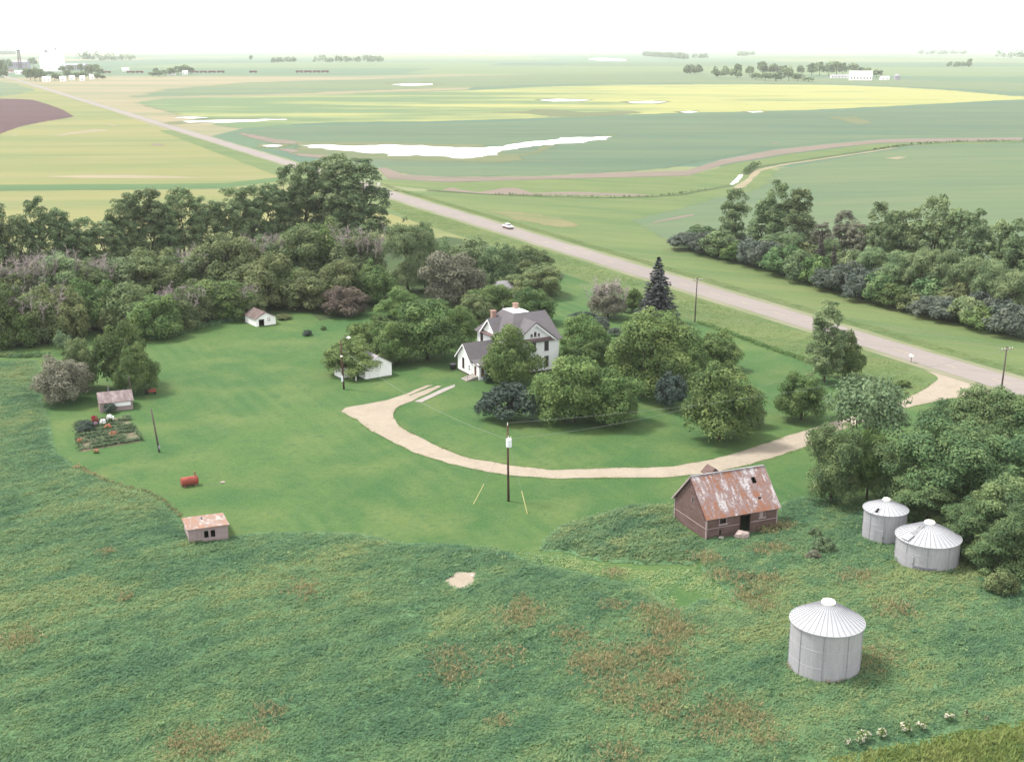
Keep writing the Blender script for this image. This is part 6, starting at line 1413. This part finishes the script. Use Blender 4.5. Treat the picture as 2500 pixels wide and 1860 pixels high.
# red fuel tank
tk = empty('fuel_tank', (*(-41.84, 147.61), 0), R(29), 'red horizontal fuel tank lying on the lawn', 'fuel tank')
mb = MB(); prof = [(-1.12, 0), (-1.10, .42), (-1.0, .56), (1.0, .56), (1.10, .42), (1.12, 0)]; n = 22; vs = []; fs = []
for i in range(n):
    t_ = 2 * math.pi * i / n; vs += [(x_, r_ * math.cos(t_), .72 + r_ * math.sin(t_)) for x_, r_ in prof]
k = len(prof)
for i in range(n):
    j = (i + 1) % n; fs += [(i * k + q, i * k + q + 1, j * k + q + 1, j * k + q) for q in range(k - 1)]
mb.add(vs, fs); mb.build('tank', M['tank_red'], tk, smooth=False)
for x_ in (-.7, .7): MB().box(x_ - .08, x_ + .08, -.5, .5, 0, .28).build('skid', M['rust'], tk)
MB().tube((.75, 0, 1.2), (.75, 0, 1.65), .09, n=8).tube((.75, 0, 1.65), (.75, 0, 1.85), .14, .1, 8).build('filler_neck', M['rust'], tk)
MB().tube((-1.0, 0, .72), (-.97, 0, .72), .59, n=22, caps=False).tube((.97, 0, .72), (1.0, 0, .72), .59, n=22, caps=False).build('rim', M['rust'], tk)
boulder('stone', (-37.85, 148.76), (.35, .25, .12), 'flat reddish stone on the lawn right of the fuel tank', 8)
# mailbox
mbx = empty('mailbox', (*(71.91, 210.77), 0), RANG, 'white mailbox on a post beside the highway', 'mailbox')
MB().box(-.06, .06, -.06, .06, 0, 1.15).build('post', M['pole_pale'], mbx)
mb = MB(); pr_ = [(-.2, 0), (.2, 0), (.2, .25), (.14, .38), (0, .43), (-.14, .38), (-.2, .25)]
vs = [(x_, y_, 1.15 + z_) for x_ in (-.42, .42) for y_, z_ in pr_]; n = len(pr_)
mb.add(vs, [tuple(range(n - 1, -1, -1)), tuple(range(n, 2 * n))] + [(i, (i + 1) % n, n + (i + 1) % n, n + i) for i in range(n)]).build('box', M['lamp_white'], mbx)
MB().box(.1, .14, .2, .23, 1.3, 1.75).build('flag', M['tank_red'], mbx)
# red mower
mw = empty('lawn_mower', (*(-59.39, 190.68), 0), R(20), 'small red riding mower parked by the garden shed trees', 'mower')
MB().box(-.2, .95, -.3, .3, .35, .75).box(-.8, -.2, -.35, .35, .35, .5).build('body', M['tank_red'], mw)
MB().box(-.7, -.25, -.22, .22, .55, .68).box(-.78, -.68, -.22, .22, .6, 1.05).build('seat', M['black'], mw)
MB().tube((.1, 0, .75), (-.05, 0, 1.1), .025, n=6).lathe([(.16, 1.08), (.19, 1.1), (.16, 1.12)], 12, centre=(-.06, 0)).build('steering_wheel', M['black'], mw)
for x_, r_ in ((-.55, .3), (.7, .2)):
    for y_ in (-.42, .42): MB().tube((x_, y_ - .09, r_), (x_, y_ + .09, r_), r_, n=14).build('wheel', M['tyre'], mw)
# car on the highway
car = empty('car', (*road_pt(-188, -1.9), .11), RANG, 'white sedan with a maroon lower body driving on the highway', 'car')
secs = [(-2.45, .42, .78, .80), (-2.3, .32, .92, .86), (-1.3, .28, .98, .90), (1.2, .28, .98, .90), (2.2, .30, .86, .86), (2.45, .40, .74, .78)]
def loft(secs, zmid=None):
    mb = MB(); vs = []
    for x_, z0_, z1_, w_ in secs: vs += [(x_, -w_, z0_), (x_, w_, z0_), (x_, w_, z1_ - .08), (x_, w_ * .9, z1_), (x_, -w_ * .9, z1_), (x_, -w_, z1_ - .08)]
    fs = [tuple(range(5, -1, -1)), tuple(range(6 * (len(secs) - 1), 6 * len(secs)))]
    for i in range(len(secs) - 1): fs += [(6 * i + q, 6 * i + (q + 1) % 6, 6 * i + 6 + (q + 1) % 6, 6 * i + 6 + q) for q in range(6)]
    return mb.add(vs, fs)
loft([(x_, .62, z1_, w_) for x_, z0_, z1_, w_ in secs]).build('body', M['car_white'], car)
loft([(x_, z0_, .618, w_ + .004) for x_, z0_, z1_, w_ in secs]).build('lower_body', M['car_maroon'], car)
cb = MB(); q0 = [(-1.75, .8), (1.05, .8)]; lo_ = [(-1.9, -.78, .96), (1.15, -.78, .96), (1.15, .78, .96), (-1.9, .78, .96)]; hi_ = [(-1.2, -.62, 1.44), (.45, -.62, 1.44), (.45, .62, 1.44), (-1.2, .62, 1.44)]
cb.add(lo_ + hi_, [(4, 5, 6, 7), (0, 1, 5, 4), (1, 2, 6, 5), (2, 3, 7, 6), (3, 0, 4, 7)]); cabin = cb.build('cabin', M['car_white'], car)
def quad_in(a, b, c, d, off, s=.12):
    P = [Vector(p) for p in (a, b, c, d)]; ce = sum(P, Vector()) / 4; nn = (P[1] - P[0]).cross(P[2] - P[1]).normalized()
    return [p.lerp(ce, s) + nn * off for p in P]
for a, b, c, d in ((1, 2, 6, 5), (3, 0, 4, 7)): MB().add(quad_in(*[(lo_ + hi_)[i] for i in (a, b, c, d)], .012), [(0, 1, 2, 3)]).build('windscreen', M['glass'], cabin)
for s in (0, 1):
    a, b, c, d = [(lo_ + hi_)[i] for i in ((0, 1, 5, 4) if s == 0 else (2, 3, 7, 6))]
    m0, m1 = Vector(a).lerp(Vector(b), .5), Vector(d).lerp(Vector(c), .5)
    MB().add(quad_in(a, m0, m1, d, .012), [(0, 1, 2, 3)]).build('side_window', M['glass'], cabin); MB().add(quad_in(m0, b, c, m1, .012), [(0, 1, 2, 3)]).build('side_window', M['glass'], cabin)
for x_ in (-1.5, 1.45):
    for y_ in (-.82, .82):
        w_ = MB().tube((x_, y_ - .1, .32), (x_, y_ + .1, .32), .33, n=16).build('wheel', M['tyre'], car)
        MB().tube((x_, y_ - .115, .32), (x_, y_ + .115, .32), .17, n=12).build('rim', M['chrome'], w_)
for y_ in (-.6, .6):
    MB().box(2.43, 2.47, y_ - .16, y_ + .16, .62, .72).build('headlight', M['lamp_white'], car); MB().box(-2.49, -2.44, y_ - .2, y_ + .2, .62, .74).build('tail_light', M['tank_red'], car)
for x_ in (2.44, -2.5): MB().box(x_, x_ + .08, -.85, .85, .42, .54).build('bumper', M['chrome'], car)

# garden: planted rows and flowers
rgp = np.random.default_rng(8)
c0, c1, c2, c3 = [np.array(p) for p in GARDEN]
vv, tt = [], []
for rI in range(9):
    f = (rI + .7) / 9.6; a = c0 + (c3 - c0) * f; b = c1 + (c2 - c1) * f; n = 120
    s = rgp.uniform(.03, .97, n); keep = fbm(s * 6, np.full(n, rI * 3.3), 4, 2) > .36; s = s[keep]; n = len(s)
    x = a[0] + (b[0] - a[0]) * s + rgp.normal(0, .12, n); y = a[1] + (b[1] - a[1]) * s + rgp.normal(0, .14, n)
    L_ = 14; px_ = np.repeat(x, L_) + rgp.normal(0, .16, n * L_); py_ = np.repeat(y, L_) + rgp.normal(0, .16, n * L_); pz_ = rgp.uniform(.08, .5, n * L_)
    nr_ = unit(np.stack([rgp.normal(0, .6, n * L_), rgp.normal(0, .6, n * L_), np.ones(n * L_)], 1))
    vv.append(quads(np.stack([px_, py_, pz_], 1), nr_, rgp.uniform(.12, .26, n * L_), rgp)); tt.append(np.repeat(np.clip(rgp.normal(.35 + .3 * (rI % 3 == 0), .2, n * L_), 0, 1), 4))
vv = np.concatenate(vv); tt = np.concatenate(tt)
tag(link_mesh('vegetable_rows', np_mesh('vegetable_rows', vv, np.arange(len(vv)).reshape(-1, 4), M['leaf_willow'], tt)), 'rows of leafy vegetables in the garden plot', kind='stuff')
fm, fC = crown('flower_head', 901, .9, 1.5, .1, 22, 16, .16, .22, None, mat='leaf_lush')
gm, gC_ = crown('foliage', 902, .7, 1.4, .0, 20, 16, .2, .22, None, mat='leaf_lush')
def flowers(c, w_, h_, mat, label):
    root = empty('flower_clump', (*c, .03), TREE_RNG.uniform(0, 6), label, 'flowers', 'flower clumps in the garden')
    o = link_mesh('blossoms', fm, root); o.scale = (w_ / 1.5, w_ / 1.5, h_ / .9); o.location = (0, 0, h_ * .25)
    o.material_slots[0].link = 'OBJECT'; o.material_slots[0].material = M[mat]
    q = link_mesh('foliage', gm, root); q.scale = (w_ / 1.5, w_ / 1.5, h_ / .9)
for c, w_, h_, mt, lb in (((-62.96, 173.95), 1.3, 1.0, 'red_petal', 'crimson flower clump in the garden'), ((-62.24, 172.27), .8, .7, 'pink_petal', 'mauve pink flowers below the crimson clump'), ((-61.39, 173.18), 1.1, .8, 'white_petal', 'white flower clump next to the crimson one'), ((-60.65, 174.33), 1.2, 1.1, 'white_petal', 'taller white flower clump, upper right of the other'), ((-60.16, 171.52), 1.3, .6, 'orange_petal', 'low orange flowers under the white clumps'), ((-58.24, 167.99), 1.2, .6, 'orange_petal', 'orange flower patch in the middle of the garden'), ((-61.96, 164.45), .9, .7, 'orange_petal', 'orange flowers at the left end of the garden'), ((-58.30, 160.72), .9, .4, 'orange_petal', 'orange flowers at the front edge of the garden')):
    flowers(c, w_, h_, mt, lb)
tree('shrub', 'shrub', -63.2, 170.9, 1.4, 2.7, 'dark leafy clump left of the crimson flowers in the garden', 'shrub', mat='leaf_dark')
for i, (c, w_) in enumerate((((28.85, 87.64), 1.2), ((30.42, 88.01), 1.0), ((32.56, 88.84), 1.1), ((34.02, 89.09), .9), ((36.81, 90.55), 1.0), ((27.22, 86.62), .7), ((28.31, 86.91), .8), ((39.83, 90.21), .45), ((38.44, 90.99), .4))):
    root = empty('wildflowers', (*c, .3), i * .9, 'cream wildflower clump along the crop edge, ' + ('largest of them' if i == 0 else '%s in size' % ORD[i]), 'wildflowers', 'cream wildflowers at the crop edge')
    o = link_mesh('blossoms', fm, root); o.scale = (w_ / 1.5, w_ / 1.5, .6); o.location = (0, 0, .1); o.material_slots[0].link = 'OBJECT'; o.material_slots[0].material = M['cream_petal']
    q = link_mesh('foliage', gm, root); q.scale = (w_ / 1.6, w_ / 1.6, 1)
boulder('stone', (-4.26, 119.55), (.35, .25, .2), 'white stone in the bare sandy patch', 12, 'white_petal')

ob, F = gable_shed('outbuilding', 'pale-roofed outbuilding half hidden by trees behind the farmhouse', 'shed', (-2.37, 267.87), R(30), 5.0, 4.5, 2.2, 3.6, M['white_wall'], M['grey_roof'], .25, .2, seed=61)
MB().box(1.9, 2.8, -.05, -.034, .05, 2.0, fr=F['front']).build('door', M['pole_wood'], ob)
sg = empty('road_sign', (*(-53.01, 484.56), 0), RANG, 'small white sign beside the highway at the end of the shelterbelt', 'sign')
MB().box(-.05, .05, -.05, .05, 0, 2.6).build('post', M['pole_pale'], sg); MB().box(-.09, -.055, -.55, .55, 1.5, 2.7).build('panel', M['lamp_white'], sg)
# ------------------------------------------------------------------ the far plain: town, farm, tree lines, train
def far_trees(items, label, group):
    for i, (x, y, h_, w_) in enumerate(items):
        tree('tree', 'far', x, y, h_, w_, label % ORD[i] if '%s' in label else label, group=group, var=i)
def chunk(l): return [tuple(l[i:i + 4]) for i in range(0, len(l), 4)]
# town at the end of the highway
el = empty('grain_elevator', (*(-1032.56, 2806.01), 0), R(-8), 'tall white concrete grain elevator above the town trees', 'grain elevator')
sm = MB().lathe([(5.3, 0), (5.3, 34)], 20).mesh('silo', M['elevator_white'], True)
for i in range(5):
    for j in range(2): link_mesh('silo', sm, el, (-21 + i * 10.4, -5.2 + j * 10.4, 0))
MB().box(-25.6, 25.2, -9.6, 9.6, 0, 34).build('infill_wall', M['elevator_white'], el)
MB().box(-26.5, 26, -10.6, 10.6, 34, 36).build('roof_slab', M['elevator_white'], el)
MB().box(1, 19, -6, 6, 36, 46).build('head_house', M['elevator_white'], el); MB().box(-24, 1, -3.5, 3.5, 36, 40).build('gallery', M['elevator_white'], el)
MB().box(-15, -10, -2.5, 2.5, 40, 46).build('leg_house', M['elevator_grey'], el); MB().box(9, 12, -1.5, 1.5, 46, 52).build('vent_tower', M['elevator_grey'], el)
tw = empty('lattice_tower', (*(-1174.59, 2980.26), 0), 0, 'dark brown narrow tower standing left of the grain elevator', 'tower')
HT = 43.53
for sx in (-1, 1):
    for sy in (-1, 1): MB().tube((sx * 3.6, sy * 3.6, 0), (sx * 1.8, sy * 1.8, HT), .6, .5, 5).build('leg', M['tower_brown'], tw)
mb = MB()
for k in range(10):
    z_ = HT * (k + .5) / 10; s_ = 3.6 - 1.8 * z_ / HT
    for a, b in (((-s_, -s_), (s_, -s_)), ((s_, -s_), (s_, s_)), ((s_, s_), (-s_, s_)), ((-s_, s_), (-s_, -s_))): mb.tube((*a, z_), (*b, z_ + HT / 12), .35, n=4)
mb.build('bracing', M['tower_brown'], tw); MB().box(-2.6, 2.6, -2.6, 2.6, HT, HT + 3).build('top_cabin', M['tower_brown'], tw)
def far_house(name, label, c, w_, d_, e_, r_, wmat, rmat, rz=0.0, group=None, cat='house'):
    root = empty(name, (*c, 0), rz, label, cat, group)
    MB().box(-w_ / 2, w_ / 2, -d_ / 2, d_ / 2, 0, e_).add([(-w_ / 2, -d_ / 2, e_), (-w_ / 2, d_ / 2, e_), (-w_ / 2, 0, r_), (w_ / 2, -d_ / 2, e_), (w_ / 2, d_ / 2, e_), (w_ / 2, 0, r_)], [(0, 2, 1), (3, 4, 5)]).build('wall', M[wmat], root)
    MB().slab([(-w_ / 2 - .4, -d_ / 2 - .4, e_ - .1), (w_ / 2 + .4, -d_ / 2 - .4, e_ - .1), (w_ / 2 + .4, 0, r_ + .15), (-w_ / 2 - .4, 0, r_ + .15)], .2).build('roof_slope', M[rmat], root)
    MB().slab([(w_ / 2 + .4, d_ / 2 + .4, e_ - .1), (-w_ / 2 - .4, d_ / 2 + .4, e_ - .1), (-w_ / 2 - .4, .01, r_ + .15), (w_ / 2 + .4, .01, r_ + .15)], .2).build('roof_slope', M[rmat], root)
    for k in range(max(1, int(w_ / 5))):
        x_ = -w_ / 2 + w_ * (k + .5) / max(1, int(w_ / 5)); MB().box(x_ - .6, x_ + .6, -d_ / 2 - .06, -d_ / 2 - .01, e_ * .35, e_ * .75).build('window', M['glass'], root)
    return root
far_house('warehouse', 'long lilac-grey warehouse right of the grain elevator', (-1032.82, 2943.71), 62, 20, 12, 15, 'elevator_grey', 'elevator_grey', R(-5), cat='warehouse')
far_house('warehouse', 'lilac-grey warehouse left of the grain elevator behind the tower', (-1254.16, 3177.45), 50, 20, 16, 19, 'elevator_grey', 'elevator_grey', R(-5), cat='warehouse')
far_house('warehouse', 'red-roofed shed at the far left end of the highway', (-1055.80, 2621.92), 14, 10, 4, 7, 'house_far', 'train_red', R(20), cat='warehouse')
far_house('house', 'white low building beside the road end in town', (-993.95, 2511.99), 14, 9, 5, 7, 'elevator_white', 'house_far', R(20))
for c, w_, lb in (((-744.15, 1989.64), 12, 'white house right of the big dark town trees'), ((-723.72, 2006.35), 9, 'small white house under the middle of the town trees'), ((-730.90, 2068.90), 8, 'white house just left of a reddish roof in town'), ((-704.05, 2040.63), 8, 'cream house at the front of the town trees'), ((-718.04, 2131.64), 9, 'white house near the right end of the town trees'), ((-869.23, 2806.01), 15, 'white pointed building right of the town by the railway'), ((-662.16, 2426.27), 14, 'white house left under the tree clump beside the railway'), ((-650.27, 2479.01), 11, 'white house right under the tree clump beside the railway')):
    far_house('house', lb, c, w_, 8, 4.5, 8, 'elevator_white', 'house_far', R(15), 'houses at the edge of town')
far_trees(chunk([-898.5, 2190.2, 31.1, 12.5, -894.4, 2190.2, 14.1, 15.6, -1043.0, 2565.8, 18.8, 13.4, -1246.9, 3095.5, 22.6, 16.1, -1294.7, 3177.4, 20.3, 15.0, -853.9, 2190.2, 17.1, 13.5, -802.8, 2076.1, 17.2, 14.8, -1324.2, 3451.3, 22.1, 24.5, -768.4, 2006.4, 20.3, 15.2, -760.8, 2006.4, 18.4, 14.3, -794.9, 2112.8, 13.6, 11.0, -892.5, 2410.9, 7.7, 16.0, -749.5, 2040.6, 11.3, 11.6, -742.8, 2040.6, 10.3, 11.6, -966.3, 2680.6, 13.5, 15.2, -782.3, 2190.2, 14.1, 15.6, -948.6, 2680.6, 14.7, 14.0, -752.0, 2150.8, 10.9, 16.3, -928.3, 2680.6, 17.2, 14.0, -739.7, 2150.8, 11.9, 14.3, -803.3, 2363.3, 18.4, 14.6, -829.2, 2460.4, 19.2, 17.5, -819.8, 2460.4, 19.2, 15.1, -796.6, 2410.9, 13.3, 13.7, -710.0, 2131.6, 9.3, 14.1, -700.9, 2131.6, 6.4, 10.1]), 'dark tree in the far town by the grain elevator, %s from the left', 'trees in the far town')
far_trees(chunk([-681.9, 2363.4, 7.1, 17.6, -659.9, 2327.2, 10.1, 17.4, -667.2, 2400.7, 10.7, 20.9, -662.2, 2426.3, 13.1, 21.1, -664.1, 2479.0, 15.2, 21.6, -658.9, 2506.2, 17.8, 21.8, -653.6, 2534.1, 12.8, 18.9, -692.3, 2426.3, 13.1, 12.1]), 'tree in the clump beside the distant railway, %s placed from the left', 'clump beside the railway')
# train on the line behind
ca, cb_ = (-851.90, 2621.39), (-368.40, 2682.99)
TD = Vector((cb_[0] - ca[0], cb_[1] - ca[1], 0)); TLn = TD.length; TD.normalize(); tr = math.atan2(TD.y, TD.x)
fc = empty('freight_car', (ca[0], ca[1], 0), tr, 'dark red freight car in the line standing beyond the fields', 'freight car', 'freight cars on the distant railway')
MB().box(-8, 8, -1.5, 1.5, 1.1, 4.4).build('body', M['train_red'], fc)
for x_ in (-5.5, 5.5): MB().box(x_ - 1.6, x_ + 1.6, -1.2, 1.2, 0, 1.1).build('bogie', M['black'], fc)
MB().slab([(-8.1, -1.6, 4.4), (8.1, -1.6, 4.4), (8.1, 1.6, 4.4), (-8.1, 1.6, 4.4)], .15).build('roof', M['train_red'], fc)
for f0, f1 in ((.0, .05), (.10, .20), (.37, .53), (.62, .68), (.82, .985)):
    n = int((f1 - f0) * TLn / 18)
    for i in range(n):
        p = ca[0] + TD.x * (f0 * TLn + i * 18), ca[1] + TD.y * (f0 * TLn + i * 18)
        copy_thing(fc, (p[0], p[1], 0), tr)
COL.objects.unlink(fc)
for ch in list(fc.children): bpy.data.objects.remove(ch)
bpy.data.objects.remove(fc)
ribbon('railway', [(ca[0] - 200 * TD.x, ca[1] - 200 * TD.y), (ca[0] + .5 * TLn * TD.x, ca[1] + .5 * TLn * TD.y), (ca[0] + 1.3 * TLn * TD.x, ca[1] + 1.3 * TLn * TD.y)], 16, .15, M['mud'])
# farm to the right
fb = far_house('barn', 'large white barn with pale roof on the distant farm', (580.30, 2073.05), 36, 20, 7, 15, 'elevator_white', 'house_far', R(-12), cat='barn')
far_house('shed', 'long low pale shed left of the distant white barn', (583.70, 2214.16), 34, 10, 4, 6, 'house_far', 'elevator_grey', R(-4), cat='shed')
far_house('shed', 'small white shed right of the distant farm', (625.95, 2092.11), 14, 8, 4, 6, 'elevator_white', 'house_far', 0, cat='shed')
fbn = empty('grain_bin', (*(646.78, 2092.11), 0), 0, 'pale round bin right of the distant farm', 'grain bin')
MB().lathe([(5, 0), (5, 7)], 20).build('wall', M['elevator_grey'], fbn); MB().lathe([(5.2, 7), (.4, 10)], 20).build('roof', M['elevator_grey'], fbn)
far_trees(chunk([400.5, 2214.2, 23.5, 16.5, 450.9, 2363.4, 17.1, 16.2, 413.6, 2111.5, 11.0, 18.4, 486.9, 2426.3, 24.8, 22.6, 416.0, 2045.1, 12.3, 20.4, 508.0, 2426.3, 20.4, 21.1, 428.1, 2017.9, 12.9, 22.6, 529.1, 2426.3, 17.5, 21.1, 448.2, 2017.9, 21.4, 17.6, 469.4, 2045.1, 11.1, 20.4, 560.8, 2426.3, 17.5, 15.1, 476.6, 2000.2, 7.2, 19.9, 583.4, 2426.3, 21.9, 21.1, 592.3, 2400.7, 23.7, 20.9, 610.2, 2400.7, 23.7, 20.9, 631.7, 2426.3, 24.8, 24.1, 643.8, 2426.3, 21.9, 18.1, 718.9, 2636.5, 19.0, 26.2, 698.4, 2492.6, 13.5, 21.7, 674.2, 2363.4, 14.2, 17.6, 667.8, 2280.6, 12.9, 19.9]), 'tree of the distant farm shelterbelt on the right, %s from the left', 'trees of the distant farm')
# far tree lines that read as one mass each
def tree_line(pts, h_, label, seed, gaps=.25, leaf=None, w=26):
    rg = np.random.default_rng(seed); V, T = [], []
    for (a, b) in zip(pts, pts[1:]):
        L = math.dist(a, b); n = max(3, int(L / max(1.0, .4 * h_)))
        for i in range(n):
            f = rg.uniform(0, 1); c = np.array([a[0] + (b[0] - a[0]) * f, a[1] + (b[1] - a[1]) * f + rg.normal(0, w)])
            hh = h_ * rg.uniform(.55, 1.1) * (1.75 if h_ > 6 else 1); m_ = 34; d = unit(rg.normal(size=(m_, 3))); d[:, 2] = np.abs(d[:, 2]) * 1.5 - .4
            r_ = hh * .42
            pos = np.stack([c[0] + d[:, 0] * r_ * rg.uniform(.5, 1, m_), c[1] + d[:, 1] * r_, np.maximum(.5, hh * .5 + d[:, 2] * hh * .45)], 1)
            V.append(quads(pos, unit(d + .4 * rg.normal(size=(m_, 3))), rg.uniform(.16, .34, m_) * h_ * .7 if h_ < 6 else rg.uniform(3.2, 6.4, m_), rg, .9)); T.append(np.repeat(np.clip(rg.normal(.45, .2, m_), 0, 1), 4))
    V = np.concatenate(V); T = np.concatenate(T)
    o = link_mesh('distant_trees', np_mesh('distant_trees', V, np.arange(len(V)).reshape(-1, 4), M['leaf_belt'], T)); tag(o, label, kind='stuff')
tree_line([(-1602.47, 4641.64), (-1514.40, 4549.60)], 22, 'distant tree clump right of the grain elevator', 1)
tree_line([(-1500.30, 4549.60), (-1389.58, 4641.64)], 17, 'distant tree line right of the grain elevator', 2)
tree_line([(-2938.62, 7180.96), (-2980.10, 7533.79)], 22, 'distant trees on the horizon at the far left', 3)
tree_line([(-2300.25, 11199.52), (-1784.13, 11771.90)], 40, 'long far wood near the horizon left of the middle', 4, w=80)
tree_line([(-803.32, 4139.04), (-721.19, 4139.04)], 12, 'low distant trees above the railway', 5)
tree_line([(-669.86, 4139.04), (-439.32, 4215.14)], 14, 'low distant brush with a few trees right of the railway', 6)
tree_line([(-5317.02, 13495.82), (-4095.44, 13111.84)], 40, 'faint far wood on the horizon behind the elevator', 7, w=120)
tree_line([(-1098.48, 10438.12), (-375.53, 9773.52)], 38, 'far wood near the horizon in the middle', 8, w=60)
tree_line([(-392.16, 10206.78), (65.41, 10680.17)], 26, 'thin far tree line right of the middle wood', 9, w=60)
tree_line([(157.92, 10680.17), (607.22, 10680.17)], 32, 'dense far wood right of the middle', 10, w=60)
tree_line([(621.61, 10933.69), (905.70, 10933.69)], 22, 'thin far trees right of the dense wood', 11, w=60)
tree_line([(1180.94, 12405.84), (1801.14, 13111.84), (2163.74, 13111.84)], 36, 'faint far wood on the horizon right of the middle', 12, w=120)
tree_line([(700.73, 6660.90), (710.60, 5163.79), (802.47, 5163.79)], 16, 'scattered distant trees above the canola', 13)
tree_line([(338.99, 2492.55), (370.15, 2452.36)], 11, 'low distant hedge at the right above the canola, left piece', 14, w=8)
tree_line([(357.83, 2214.16), (402.15, 2192.85)], 12, 'low dark hedge left of the distant farm', 15, w=6)
tree_line([(1157.70, 6473.34), (1290.15, 6660.90)], 18, 'small distant copse above the right-hand farm', 16)
tree_line([(3097.37, 15810.40), (4270.58, 15810.40)], 40, 'faint far wood on the horizon at the right', 17, w=150)
tree_line([(2408.16, 7412.39), (2772.65, 7659.21)], 22, 'dark distant wood at the right', 18)
tree_line([(2062.03, 5344.06), (2497.42, 5471.38)], 24, 'dark distant wood at the right edge', 19)
tree_line([(1192.58, 3426.99), (1234.42, 3401.53)], 8, 'low distant brush at the right', 20)
tree_line([(4580.40, 13111.84), (5193.48, 12405.84)], 34, 'faint far wood on the horizon at the right edge', 21, w=120)
far_trees(chunk([1228.1, 3351.7, 21.3, 12.5]), 'lone distant tree on the plain at the far right', 'lone distant trees')
far_trees(chunk([-1021.0, 4888.9, 19.3, 15.1]), 'lone distant tree above the railway', 'lone distant trees')
# brush along the creek
tree_line([(-6.56, 465.32), (34.29, 455.53), (52.00, 457.94), (64.70, 467.83), (79.12, 483.48)], 1.1, 'dark weeds along the near bank of the creek', 30, w=.5)
tree_line([(103.52, 541.82), (112.38, 570.06), (117.05, 579.09)], 3.0, 'dark bushes at the bend of the creek', 31, w=1.5)
tree_line([(197.58, 669.89), (231.44, 709.67), (264.97, 728.35), (312.92, 733.17)], 1.6, 'dark weeds along the far stretch of the creek', 32, w=.8)

# ------------------------------------------------------------------ haze: humid summer air over the plain
def haze():
    m_ = bpy.data.materials.new('haze'); m_.use_nodes = True; nt = m_.node_tree
    for n in list(nt.nodes):
        if n.type == 'BSDF_PRINCIPLED': nt.nodes.remove(n)
    pv = nt.nodes.new('ShaderNodeVolumePrincipled')
    pv.inputs['Color'].default_value = (.97, .98, 1.0, 1); pv.inputs['Density'].default_value = .00006; pv.inputs['Anisotropy'].default_value = .0
    nt.links.new(pv.outputs[0], nt.nodes['Material Output'].inputs['Volume'])
    o = MB().box(-46000, 46000, -46000, 46000, -1.0, 64.0).build('haze', m_); o['kind'] = 'stuff'; o['label'] = 'pale humid haze over the whole plain'
haze()
